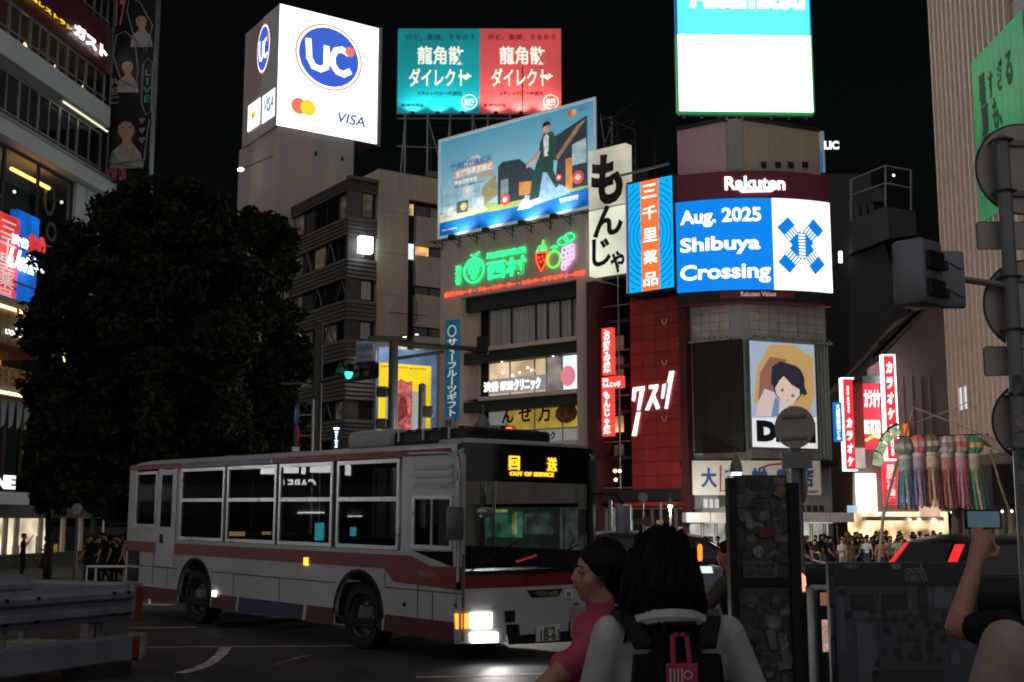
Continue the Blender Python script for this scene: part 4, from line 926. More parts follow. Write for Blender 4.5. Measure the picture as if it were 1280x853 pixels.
part('slab_lamp', la, emat('slab_tube', (1, .9, .6), 1.2), FA.x(80, 140, -.4), FA.x(136, 170, -.4), -.35, -.28, za(126)-.06, za(126)-.005)
for z0, z1, pxs in ((za(86), za(42), (-26, 10, 38, 61, 86, 110, 134)), (za(-22), za(-62), (-20, 10, 38, 64, 92, 116, 134)), (za(187), za(127), (-30, -5, 28, 53, 80, 103, 133))):
    xx = [FA.x(p, 100) for p in pxs]
    for a, e in zip(xx[:-1], xx[1:]): 
        w = window(la, a, e, z0, z1, .15, GL2, ALU, 2, .10)
        part('rail', w, ALU, a, e, .02, .10, z0+(z1-z0)*.15, z0+(z1-z0)*.15+.08)
part('ceiling', la, mat('dim_ceiling', (.12, .09, .07), .8), XN, -.3, .2, 4, za(42)-.02, za(42)); part('back_wall', la, mat('back_wall', (.10, .07, .05), .8, var=.4), XN, -.3, 3.6, 4, za(86), za(42))
for k in range(9):
    for j in range(2):
        x = -1.0-k*1.45-j*.6; z = za(42)-1.0-.35*((k+j) % 2); MB().lathe([(.02, .3), (.12, .1), (.16, 0)], (x, 1.1+j*1.0, z), 8).build('lamp_shade', emat('pendant_glow', (1, .72, .38), 2.6), la)
s = thing('cafe_restaurant_sign', 'lit yellow and white lettering on the maroon band of the left building', 'sign', FA)
text('caféレストラン', FA.rect(31, -12, 89, 40, -.1), emat('sign_yellow', (1., .62, .02), 1.3), s, -.14, bold=.03); text('ガスト', FA.rect(92, 27, 132.5, 75.5, -.1), emat('sign_white2', (1, 1, 1), 2.6, True), s, -.14, bold=.06)
# second slab and glazed cafe floor
band('lower_slab', SLAB, 194, 213, -.5, 3.8); band('lower_slab_lip', ALU, 189, 194, -.55, 3.8)
ORB = emat('tube_orange', (1., .42, .10), 5., True)
o = MB().bar((FA.x(15, 195, .6), .6, za(232)), (FA.x(62, 220, .6), .6, za(232)), .09, 8).build('neon_tube', ORB, la)
xx = [FA.x(p, 300) for p in (-60, -30, 4, 48, 92)]
for a, e in zip(xx[:-1], xx[1:]): window(la, a, e, za(398), za(214), .2, GL2, DKM, 1, .1)
part('back_wall', la, mat('cafe_dark', (.05, .035, .03), .8, var=.5, vs=1.2), XN, -.3, 3.4, 4, za(398), za(214))
for k in range(3): part('wall_panel', la, SLAB, FA.x(92, 300)+.05+k*(0-FA.x(92, 300))/3, FA.x(92, 300)+(k+1)*(0-FA.x(92, 300))/3-.05, .0, .5, za(398), za(214))
for px, py in ((18, 240), (31, 285), (77, 253), (0, 245), (47, 290)): c = FA.hit(px, py, 1.2); MB().ball((c.x, 1.2, c.z), .07, 8, 6).build('lamp_bulb', emat('bulb', (1, .75, .4), 5), la)
part('sloping_rail', la, mat('rail_pink', (.35, .16, .18), .5), FA.x(-20, 270), FA.x(75, 330), -.1, .05, za(318), za(312))
GRAF = mat('graffiti', (.28, .25, .22), .7, var=.2)
for px, py, rx, rz in ((62, 250, .55, .8), (64, 290, .5, .5), (75, 330, .6, .35)):
    c = FA.hit(px, py, .7); ring('mural_shape', c.x, c.z, rx, rz, .2, GRAF, la, .7)
# red and blue vertical boards
for key, q, colr, s_, lab in (('red', (-14, 262, 19, 384), (.80, .04, .05), '三千里薬局', 'red vertical lightbox with pale characters behind the cafe glass'), ('blue', (22, 266, 43, 388), (.0, .13, .62), '', 'blue vertical lightbox behind the white neon script')):
    t = thing('vertical_lightbox', lab, 'sign', FA)
    a = FA.rect(*q, .35 if 0 else -.25); a = (a[0], a[1], FA.z(q[0]+10, q[3], -.25), FA.z(q[0]+10, q[1], -.25))
    part('box', t, emat('vbox_'+key, colr, .85, True, (1.5, .35)), a[0], a[1], -.25, .1, a[2], a[3])
    for k in range(3): part('box_rib', t, mat('rib_dark', (.1, .02, .03), .6), a[0], a[1], -.262, -.25, a[2]+(a[3]-a[2])*(.24*k+.24), a[2]+(a[3]-a[2])*(.24*k+.26))
    if s_: text(s_, (a[0]+.9, a[1]-.25, a[2]+.2, a[3]-.3), emat('pale_text', (.8, .6, .58), .7), t, -.265, bold=.01, vert=True)
t = thing('white_neon_script', 'white neon script below two small characters on the left building', 'neon sign', FA)
NWT = emat('neon_white', (.85, 1., 1.), 3.0)
text('渋谷', FA.rect(14, 291, 35, 313, -.6), NWT, t, -.62, bold=.02); text('Ushi', FA.rect(11, 308, 44, 346, -.6), NWT, t, -.62, bold=.03, shear=.3); text('G', FA.rect(44, 322, 56, 346, -.6), NWT, t, -.62, bold=.04, shear=.3)
for px, py in ((40, 307), (51, 311)): 
    c = FA.hit(px, py, -.5); poly('red_heart', ell(c.x, c.z, .35, .55, 12), emat('vbox_red', (0, 0, 0), 1), t, -.5, .05)
# cafe front with warm strip lights
WST = emat('warm_strip', (1., .62, .24), 5, True)
xr_ = FA.x(77.5, 500, -.8)
part('cafe_fascia', la, mat('planter_brown', (.22, .15, .09), .8, var=.5, vs=3), XN, xr_, -.75, 3.6, za(452), za(408))
part('cafe_roof', la, mat('cafe_roof', (.30, .25, .22), .7), XN, xr_, -.8, 3.8, za(408), za(398))
MB().box(XN, xr_, -.84, -.80, za(412), za(409)).build('light_strip', WST, la); part('light_strip', la, WST, xr_-.10, xr_, -.84, -.80, za(570), za(412))
s = thing('cafe_sign', 'white lit serif cafe lettering on the warm brown fascia', 'sign', FA)
text('CAFÉ', FA.rect(19, 402, 35, 417, -.85), emat('sign_white3', (1, 1, 1), 2.4), s, -.86, bold=.01); text("L'OCCITANE", FA.rect(7, 411, 44.5, 427.5, -.85), MATS['sign_white3'], s, -.86, bold=.01)
WARMIN = emat('cafe_interior', (1., .32, .09), .55, True, (.9, .8))
part('cafe_interior', la, WARMIN, -22, xr_, 2.4, 2.5, za(486), za(452)); part('cafe_interior', la, WARMIN, -22, xr_, 2.4, 2.5, za(600), za(512))
part('planter', la, mat('planter_gold', (.42, .24, .08), .8, var=.7, vs=4), XN, xr_, -.9, .2, za(498), za(478))
part('floor_slab', la, CONC, XN, xr_, -.9, 3.6, za(510), za(498)); part('light_strip', la, WST, XN, xr_-1, -.94, -.9, za(509), za(506))
xx = [FA.x(p, 540) for p in (-50, -20, 8, 30, 52, 77)]
for a, e in zip(xx[:-1], xx[1:]): window(la, a, e, za(598), za(512), .1, GL2, DKM, 1, .08)
for k in range(4):
    x = FA.x(4+k*10, 540, -.5); poly('hanging_cloth', [(x, za(513)), (x+.5, za(513)), (x+.35, za(540)), (x+.1, za(545))], mat('awning_blue', (.25, .36, .40), .7), la, -.3, .03)
t = thing('shopfront_sign', 'white capital letters above the ground-floor shop at far left', 'sign', FA)
text('INE', FA.rect(-12, 593, 18.5, 612, -1.0), emat('sign_white4', (.95, 1, 1), 1.6), t, -1.0, bold=.05)
part('canopy', la, SLAB, XN, FA.x(37, 620, -1.4), -1.4, 3.6, za(633), za(619)); part('canopy_band', la, mat('canopy_dark', (.10, .10, .10), .6), XN, -.3, -.9, 3.6, za(646), za(633))
part('shop_interior', la, emat('leftshop_bright', (1., .80, .55), 1.25, True, (.8, .6)), -22, -.2, 2.0, 2.1, .1, za(646))
xx = [FA.x(p, 670) for p in (-30, -8, 10, 24, 54, 82, 104, 134)]
for i, (a, e) in enumerate(zip(xx[:-1], xx[1:])):
    window(la, a, e, .2, za(646), .2, GL2, ALU, 1, .08)
    part('wall_pier', la, mat('cream_pier', (.55, .45, .36), .7), a-.07, a+.07, .05, .25, 0, za(646))
    for k in range(1): part('display_goods', la, mat('goods%d' % ((i+k) % 4), [(.5, .1, .12), (.1, .35, .4), (.5, .4, .1), (.5, .5, .5)][(i+k) % 4], .6, var=.6, vs=5), a+.3, a+.6, 1.5, 1.7, .3, 1.0+.4*((i+k) % 2))
part('planter_wall', la, mat('low_hedge', (.05, .05, .035), .8, var=.4), XN, 0, -1.9, -1.4, 0, .75)
# photo banner at the end of the building
FBN = Frame((at(113, 650, 61.5).x, 61.5, -.35), (.96, -.28))
bn = thing('photo_banner', 'tall black banner with three portrait photos in outlined frames', 'banner', FBN)
nx0, nx1 = FBN.x(135, 200), FBN.x(187, 200); nz0, nz1 = FBN.z(160, 226), FBN.z(160, -90)
part('backing', bn, mat('banner_black', (.010, .010, .012), .5, var=0), nx0, nx1, 0, .3, nz0, nz1); part('edge', bn, ALU, nx0-.1, nx0, -.03, .3, nz0-2, nz1); part('edge', bn, ALU, nx1, nx1+.06, -.03, .3, nz0-2, nz1)
part('support_post', bn, DKM, nx0, nx0+.2, .05, .25, 0, nz0)
NP = lambda px, py: (lambda p: (p.x, p.z))(FBN.hit(px, py, 0))
SKN = mat('print_skin', (.55, .36, .30), .6, var=.12, vs=1.5); HAIR = mat('print_hair', (.015, .012, .012), .6, var=0); CLO = mat('print_cloth', (.50, .45, .46), .6, var=.2); PNK = mat('print_pink', (.60, .22, .26), .5, var=0); PGRY = mat('print_grey', (.30, .27, .30), .5, var=0); CYN = mat('print_cyan', (.15, .38, .38), .5, var=0)
def portrait(cx, cy, s, y):
    f = lambda l: [NP(cx+a*s, cy+b*s) for a, b in l]
    poly('printed_hair', f([(-12, 10), (-11, -8), (-4, -15), (6, -14), (11, -4), (11, 12), (6, 20), (-9, 20)]), HAIR, bn, -.004+y, .003)
    poly('printed_body', f([(-14, 34), (-12, 20), (-3, 13), (5, 13), (12, 22), (14, 34)]), CLO, bn, -.008+y, .003)
    poly('printed_neck', f([(-3, 8), (4, 8), (5, 18), (0, 21), (-4, 17)]), SKN, bn, -.012+y, .003)
    poly('printed_face', f([(7*math.cos(t)-0, 9.5*math.sin(t)+1) for t in [R(20*k) for k in range(18)]]), SKN, bn, -.016+y, .003)
    poly('printed_fringe', f([(-8, 2), (-8, -7), (-2, -12), (5, -10), (8, -3), (7, 1), (4, -4), (-2, -5), (-6, -2)]), HAIR, bn, -.020+y, .003)
    for a in (-3, 3): poly('printed_eye', f([(a-1.3, .3), (a, -.5), (a+1.3, .3), (a, 1.0)]), HAIR, bn, -.020+y, .003)
    poly('printed_mouth', f([(-1.8, 5.2), (0, 4.6), (1.8, 5.2), (0, 6.2)]), PNK, bn, -.020+y, .003)
portrait(177, 25, 1.0, 0); portrait(160, 82, 1.0, -.03); portrait(159, 160, 1.5, -.06)
for pts in ([(163, -2), (176, 4), (192, 33), (184, 65), (170, 50), (160, 15)], [(147, 45), (158, 40), (170, 52), (174, 90), (170, 110), (152, 100), (143, 70)], [(180, 82), (186, 74), (192, 80), (190, 140), (184, 145), (178, 130)], [(137, 205), (143, 190), (150, 205), (182, 200), (188, 150), (180, 210)]):
    stroke('printed_outline', [NP(*p) for p in pts], .035, PGRY, bn, -.1, closed=True)
for k in range(3): c = NP(179, 152+12*k); poly('printed_heart', [(c[0]+x*.2, c[1]+z*.2) for x, z in ((0, -1), (1, .3), (.5, .9), (0, .5), (-.5, .9), (-1, .3))], PGRY, bn, -.1)
r_ = [*NP(147, 2), *NP(157, 33)]; text('17', (r_[0], r_[2], r_[3], r_[1]), PNK, bn, -.1, bold=.02)
a, e = NP(181, 88), NP(190, 128); text('LIVE', (a[0], e[0], e[1], a[1]), CYN, bn, -.1, vert=True); a, e = NP(139, 100), NP(150, 130); text('REC', (a[0], e[0], e[1], a[1]), PGRY, bn, -.1, vert=True)
a, e = NP(134, 212), NP(158, 226); text('NOW ON', (a[0], e[0], e[1], a[1]), PNK, bn, -.1)
# sign on the near part of the building that the bus windows mirror
t = thing('white_letter_sign', 'white lit letter sign low on the left building, mirrored in the bus windows', 'sign', FA)
BIGW = emat('big_white', (1, 1, 1), 20, True)
part('backing', t, mat('banner_black', (0, 0, 0)), -40, -31, -1.05, -.9, 3.1, 5.2)
text('CARE F', (-36.6, -35.35, 3.22, 3.58), BIGW, t, -1.06, bold=.03)
for x0, x1, z0, z1 in ((-34.6, -34.1, 3.95, 4.25), (-35.2, -34.7, 3.75, 4.25), (-36.0, -35.45, 3.78, 4.05), (-36.25, -36.1, 3.75, 4.3), (-37.1, -36.4, 3.8, 4.3), (-37.8, -37.6, 3.7, 4.3)): MB().rbox(x0, x1, -1.12, -1.06, z0, z1, r=.03).build('lit_block', BIGW, t)
CYW = emat('shop_cyan', (.1, .75, .85), 9, True)
for x0, x1, z0, z1, m in ((-36.9, -36.6, 1.5, 2.1, CYW), (-37.35, -37.15, 1.6, 2.0, CYW), (-38.0, -37.8, 1.65, 1.95, CYW), (-34.2, -33.6, 1.65, 1.8, WST), (-35.1, -34.8, 1.7, 1.8, WST), (-36.9, -36.0, 2.42, 2.47, BIGW), (-38.2, -37.7, 2.3, 2.34, BIGW)): part('shop_lamp', la, m, x0, x1, -1.0, -.9, z0, z1)
# ================================================================ ribbed department store at right
FI = Frame((at(1199, 650, 62).x, 62., -.58), (-.0185, -1.))
ri = thing('ribbed_store_building', 'tall pinkish store facade of ribbed vertical panels at the right edge', 'building', FI)
RIBW = [mat('store_panel_%d' % i, c, .55, var=.10, vs=.7, streak=.2) for i, c in enumerate(((.58, .42, .35), (.53, .40, .34), (.61, .45, .38)))]
RIBE = mat('store_rib', (.85, .69, .60), .5, var=.08)
part('core', ri, mat('store_core', (.10, .08, .075), .8), 0, 24, .25, 12, 0, 42)
PW = .66; PH = 2.86
for c in range(16):
    for r in range(2, 14):
        z0 = r*PH-.2; MB().box(c*PW+.03, (c+1)*PW-.03, .04, .27, z0+.03, z0+PH-.03).build('panel', RIBW[(c*5+r*3+(c*r) % 4) % 3], ri)
    part('rib', ri, RIBE, c*PW-.08, c*PW+.10, -.20, .04, 5.5, 40)
for c in (3, 9): part('drain_pipe', ri, mat('pipe_brown', (.16, .12, .10), .6), c*PW-.06, c*PW+.06, -.12, .02, 5.4, 40)
part('side_panels', ri, RIBW[1], 10.56, 24, .0, .27, 5.5, 40); part('base_band', ri, mat('store_base', (.20, .16, .15), .6), 0, 24, -.1, .3, 4.4, 5.5)
q = FI.rect(1200, 484, 1213, 512, -.05); window(ri, q[0], q[1], q[2], q[3], -.1, emat('store_window', (.8, .9, 1.), .9), ALU, 2, .05); q = FI.rect(1216, 488, 1226, 508, -.05); window(ri, q[0], q[1], q[2], q[3], -.1, emat('store_window2', (.5, .5, .55), .4), ALU, 2, .05)
q = FI.rect(1189, 596, 1231, 636, -.3); part('dark_fascia', ri, mat('fascia_dark', (.05, .045, .042), .6), q[0], q[1]+3, -1.0, 0, q[2], q[3]+.3)
part('shop_interior', ri, emat('rightshop', (1., .75, .45), .35, True, (.9, .8)), .2, 20, 1.2, 1.3, .1, 4.2)
for k in range(12): part('wall_pier', ri, mat('cream_pier2', (.45, .38, .30), .7), .1+k*1.6, .5+k*1.6, -.05, .5, 0, 4.4)
for k in range(9): 
    c = FI.hit(1168+k*13, 641+(k % 2)*1, -.6); MB().ball((1.+k*1.1, -.7, q[2]-.15), .06, 8, 6).build('downlight', emat('spark', (1, .95, .85), 3), ri)
gb = thing('green_banner', 'large green banner with brushed black characters on the ribbed store wall', 'banner', FI)
gx0, gx1 = FI.x(1215, 100, -.26), FI.x(1276, 100, -.26); gz1, gz0 = FI.z(1216, 76, -.26), FI.z(1220, 283, -.26)
GRB = mat('banner_green', (.03, .32, .10), .6, em=0, var=.35, vs=.45); GRB2 = emat('banner_green_lit', (.05, .45, .14), .20, True, (.25, .5), .7)
for k in range(9): a = gx0+(gx1+.6-gx0)*k/9; part('strip', gb, GRB2, a+.015, gx0+(gx1+.6-gx0)*(k+1)/9-.015, -.26, -.205, gz0, gz1)
for ch, q in (('暑', (1223, 97, 1233, 129)), ('す', (1235, 92, 1242, 120)), ('ぎ', (1246, 78, 1254, 110)), ('る', (1256, 68, 1266, 103)), ('夏', (1226, 137, 1238, 172)), ('も、', (1240, 125, 1253, 156))): text(ch, FI.rect(*q, -.27), INK, gb, -.275, bold=.02)
# ================================================================ street between: dark tower, karaoke block
def ffr(px, Y, dz=-.58): return Frame((at(px, 650, Y).x, Y, dz), (1, 0))
FT = ffr(1100, 96); tw = thing('dark_roof_tower', 'dark tower with a flared top and steel cage on the roof', 'building', FT)
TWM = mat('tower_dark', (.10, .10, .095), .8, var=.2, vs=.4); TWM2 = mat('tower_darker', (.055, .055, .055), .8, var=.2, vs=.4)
h = lambda px, py: (lambda p: (p.x, p.z))(FT.hit(px, py))
poly('shaft', [h(1066, 318), h(1110, 302), h(1131, 360), h(1112, 420), h(1085, 470), h(1066, 690)], TWM2, tw, 8, 7)
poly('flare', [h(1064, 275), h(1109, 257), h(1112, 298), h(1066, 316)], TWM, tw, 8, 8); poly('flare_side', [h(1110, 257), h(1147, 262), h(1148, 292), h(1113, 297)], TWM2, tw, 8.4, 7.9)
poly('skirt', [h(1085, 690), h(1085, 470), h(1112, 420), h(1131, 362), h(1150, 370), h(1150, 690)], TWM2, tw, 9, 6)
cg = MB(); cage = [(1065, 224, 275), (1108, 206, 257), (1140, 212, 262)]
for (px, a, e) in cage: MB().bar((*[h(px, a)[0]], .3, h(px, a)[1]), (h(px, e)[0], .3, h(px, e)[1]), .09).build('cage_post', STEEL, tw)
for (p, q_) in (((1065, 224), (1108, 206)), ((1108, 206), (1140, 212)), ((1065, 243), (1108, 228)), ((1108, 228), (1140, 234))): a, e = h(*p), h(*q_); MB().bar((a[0], .3, a[1]), (e[0], .3, e[1]), .07).build('cage_rail', STEEL, tw)
a = h(1099, 232); part('roof_unit', tw, TWM, a[0]-.5, a[0]+.6, .6, 1.6, a[1]-1.2, a[1])
for k in range(3): part('roof_unit', tw, TWM, h(1072+k*9, 262)[0], h(1078+k*9, 262)[0], .8, 1.6, h(1070, 274)[1], h(1070, 254-3*k)[1])
a = h(1118, 218.5); MB().ball((a[0], .2, a[1]), .09, 8, 6).build('beacon', emat('lamp_white', (1, 1, 1), 6), tw)
a = h(1051, 322); tag(MB().box(a[0]-.12, a[0]+.12, 0, .2, a[1]-.4, a[1]+.5).build('wall_lantern', emat('lamp_white', (1, 1, 1), 6), frame=FT), 'tiny white lantern glowing in the dark gap beside the curved screen', 'lamp')
FL = ffr(1040, 120); t = thing('distant_lit_sign', 'distant white lit letters beyond the roof of the corner building', 'sign', FL)
text('LIC', FL.rect(1030, 176.5, 1049, 187), emat('sign_white4', (1, 1, 1), 1.6), t, 0, bold=.05); q = FL.rect(1024, 164, 1032, 215); part('panel', t, emat('lic_panel', (.30, .36, .38), .4), q[0], q[1], .05, .3, q[2], q[3]); q = FL.rect(1025, 189, 1029, 216); part('blue_panel', t, emat('lic_blue', (.0, .18, .5), .6), q[0], q[1], 0, .05, q[2], q[3])
q = FL.rect(1020, 216, 1060, 690); tag(MB().box(q[0], q[1]+4, .4, 9, 0, FL.z(1030, 216)).build('distant_building', TWM2, frame=FL), 'dark distant block under the far white letters', 'building')
FK = ffr(1100, 78); kb = thing('karaoke_building', 'brown karaoke block with a sloping roof edge and bright street floor', 'building', FK)
h = lambda px, py: (lambda p: (p.x, p.z))(FK.hit(px, py))
KBW = mat('karaoke_wall', (.27, .21, .18), .75, var=.2, vs=.5); KBP = mat('karaoke_pale', (.55, .45, .42), .7, var=.15, vs=.5)
poly('wall', [h(1066, 640), h(1066, 482), h(1100, 450), h(1128, 420), h(1165, 378), h(1192, 378), h(1192, 640)], KBW, kb, 8, 8)
poly('pale_wall', [h(1083, 500), h(1083, 462), h(1104, 447), h(1104, 470)], KBP, kb, -.02, .2)
for (p0, p1, w) in (((1062, 478), (1168, 368), .35), ((1085, 452), (1150, 388), .25), ((1100, 430), (1152, 385), .18)):
    a, e = h(*p0), h(*p1); MB().prism([(a[0], a[1]), (e[0], e[1]), (e[0], e[1]+w), (a[0], a[1]+w)], -1.1, .5).build('eave', mat('eave_dark', (.06, .05, .045), .6), kb)
for k in range(4): q = FK.rect(1128+k*11, 470, 1136+k*11, 640, -.05); part('pilaster', kb, KBW, q[0], q[1], -.15, .05, q[2], q[3])
part('shop_interior', kb, emat('street_warm', (1., .66, .36), 1.2, True, (.9, .85)), h(1060, 690)[0], h(1185, 690)[0], -.3, -.2, .1, h(1100, 640)[1])
q = FK.rect(1083, 646, 1180, 651, -1.3); part('canopy', kb, KBP, q[0], q[1], -1.3, -.1, q[2], q[3])
for i, (a, e, y0, y1, c_, em_) in enumerate(((1070, 1097, 592, 641, (1, .97, .97), 1.8), (1098, 1118, 640, 647, (.9, .95, .8), .9), (1122, 1136, 612, 628, (.4, .7, 1.), .9), (1138, 1150, 610, 632, (.8, .25, .3), .5), (1060, 1078, 632, 642, (.5, .7, 1.), .8), (1150, 1176, 625, 646, (1, .7, .45), .6), (1068, 1082, 560, 585, (.9, .8, .8), .5))):
    q = FK.rect(a, y0, e, y1, -.6); t_ = tag(MB().box(q[0], q[1], -.6, -.35, q[2], q[3]).build('light_sign', emat('kpanel%d' % i, c_, em_, True, (1.2, .3)), frame=FK), ('big white lit screen low on the karaoke block', 'pale green strip sign over the street shops', 'small sky-blue lit panel under the streamers', 'small red and purple lit panel under the streamers', 'pale blue lit panel near the corner canopy', 'orange shop window glow by the store corner', 'pale pink lit panel under the left karaoke sign')[i], 'sign')
for i, (px, py) in enumerate(((1158, 652), (1140, 650), (1168, 655), (1098, 540), (1090, 546), (1128, 650), (1105, 655))): 
    a = h(px, py); MB().ball((a[0], -1.4, a[1]), .16 if i == 0 else .09, 8, 6).build('lamp_bulb', emat('bulb_warm', (1, .85, .6), 6), kb)
RK = emat('karaoke_red', (.95, .035, .05), 1.0, True); KW2 = emat('karaoke_white', (1, 1, 1), 2.4, True)
for i, (a, e, y0, y1, lab, s1, s2) in enumerate(((1053, 1070, 474, 587, 'red vertical karaoke sign with white frame beside the blue sign', 'BIG ECHO', 'カラオケ'), (1104, 1123, 445, 574, 'taller red vertical karaoke sign with white frame, right of the red billboard', 'BIG ECHO', 'カラオケ'))):
    Yk = -1.6+.3*i; t = thing('karaoke_sign', lab, 'sign', FK, 'red karaoke signs'); q = FK.rect(a, y0, e, y1, Yk)
    part('lightbox', t, RK, q[0], q[1], Yk, Yk+.5, q[2], q[3]); w = .09
    for bx in ((q[0]-w, q[0], q[2], q[3]), (q[0]-w, q[1]+w, q[3], q[3]+w), (q[1], q[1]+w, q[2], q[3]), (q[0]-w, q[1]+w, q[2]-w, q[2])):
        if not (i == 0 and bx[0] == q[1]): part('frame_tube', t, KW2, bx[0], bx[1], Yk-.03, Yk+.5, bx[2], bx[3])
    H_ = q[3]-q[2]; lo, hi = ((.02, .58), (.62, .94)) if i == 0 else ((.36, .95), (.04, .33))
    for j, ch in enumerate(s2): hh = H_*(hi-lo)/4 if 0 else H_*(lo[1]-lo[0] if 0 else (0))
    k0, k1 = (0.02, .58) if i == 0 else (.36, .96); e0, e1 = (.62, .92) if i == 0 else (.03, .33)
    for j, ch in enumerate('カラオケ'):
        hh = H_*(k1-k0)/4; text(ch, (q[0]+.12, q[1]-.12, q[2]+H_*k1-hh*(j+1)+hh*.12, q[2]+H_*k1-hh*j-hh*.12), LW, t, Yk-.01, bold=.05, shear=.12)
    vs, fs = txtmesh('BIG ECHO', .04, .02); xs = [v.x for v in vs]; mx_ = max(xs)-min(xs); ht = max(v.y for v in vs)
    me = bpy.data.meshes.new('l'); L_ = H_*(e1-e0); me.from_pydata([(q[0]+.25+(v.y/ht)*(q[1]-q[0]-.5), Yk-.01-v.z*.3, q[2]+H_*e1-(v.x-min(xs))/mx_*L_) for v in vs], [], fs); me.materials.append(LW); link('lettering', me, t)
t = thing('karaoke_billboard', 'red karaoke billboard between the two vertical signs', 'billboard', FK)
q = FK.rect(1079, 480, 1102, 562, -.5); part('board', t, emat('karaoke_board', (.92, .05, .08), .9, True, (.4, .2)), q[0], q[1], -.6, -.3, q[2], q[3]); part('board_top', t, STEEL, q[0]-.1, q[1]+.1, -.7, -.2, q[3], q[3]+.5)
text('カラオケ', FK.rect(1079.5, 487, 1101, 510, -.6), LW, t, -.61, bold=.04); text('BIG ECHO', FK.rect(1080, 525, 1101, 543, -.6), LW, t, -.61, bold=.05); stroke('swoosh', [FK.rect(1082, 551, 0, 0, -.6)[::3], FK.rect(1091, 545, 0, 0, -.6)[::3], FK.rect(1100, 547, 0, 0, -.6)[::3]], .1, emat('swoosh_yellow', (1, .8, .2), 1.2), t, -.62)
t = thing('blue_vertical_sign', 'narrow blue vertical sign with white characters beside the red karaoke sign', 'sign', FK)
q = FK.rect(1042, 503, 1054, 552, -3); part('box', t, emat('bluebox', (.01, .20, .60), .85), q[0], q[1], -3, -2.7, q[2], q[3]); text('大盛堂商事ビル', (q[0]+.12, q[1]-.12, q[2]+.1, q[3]-.1), LW, t, -3.005, bold=.01, vert=True)
t = thing('red_street_sign', 'broad red lit sign with pale characters low in the shopping street', 'sign', FK)
q = FK.rect(1103, 577, 1127, 632, -.8); part('box', t, emat('karaoke_board', (0, 0, 0)), q[0], q[1], -.8, -.5, q[2], q[3]); text('居酒屋', (q[0]+.2, q[0]+.75, q[2]+.2, q[3]-.2), emat('pale_text2', (1, .8, .75), 1.), t, -.81, bold=.03, vert=True)
t = thing('orange_sign', 'plain orange vertical sign behind the red karaoke sign', 'sign', FK); q = FK.rect(1129, 530, 1137, 560, -.4); part('box', t, emat('orangebox', (1., .25, .02), .7), q[0], q[1], -.4, -.2, q[2], q[3])
t = thing('curved_gate_sign', 'curved pale green lattice sign arching over the street entrance', 'sign', FK)
pts = [h(1083, 585), h(1086, 568), h(1092, 556), h(1100, 546), h(1110, 540)]
for i in range(4):
    a, e = Vector(pts[i]), Vector(pts[i+1]); d = (e-a).normalized(); n = Vector((-d.y, d.x))*.28; g = d*.05
    poly('panel', [tuple(a+n+g), tuple(a-n+g), tuple(e-n-g), tuple(e+n-g)], emat('gate_green', (.55, .75, .45), .55, False, (3, .5)), t, -2.2, .15)
MB().tube([(p[0], -2.0, p[1]+.35) for p in pts], .12, 6).build('gate_arch', DKM, t)
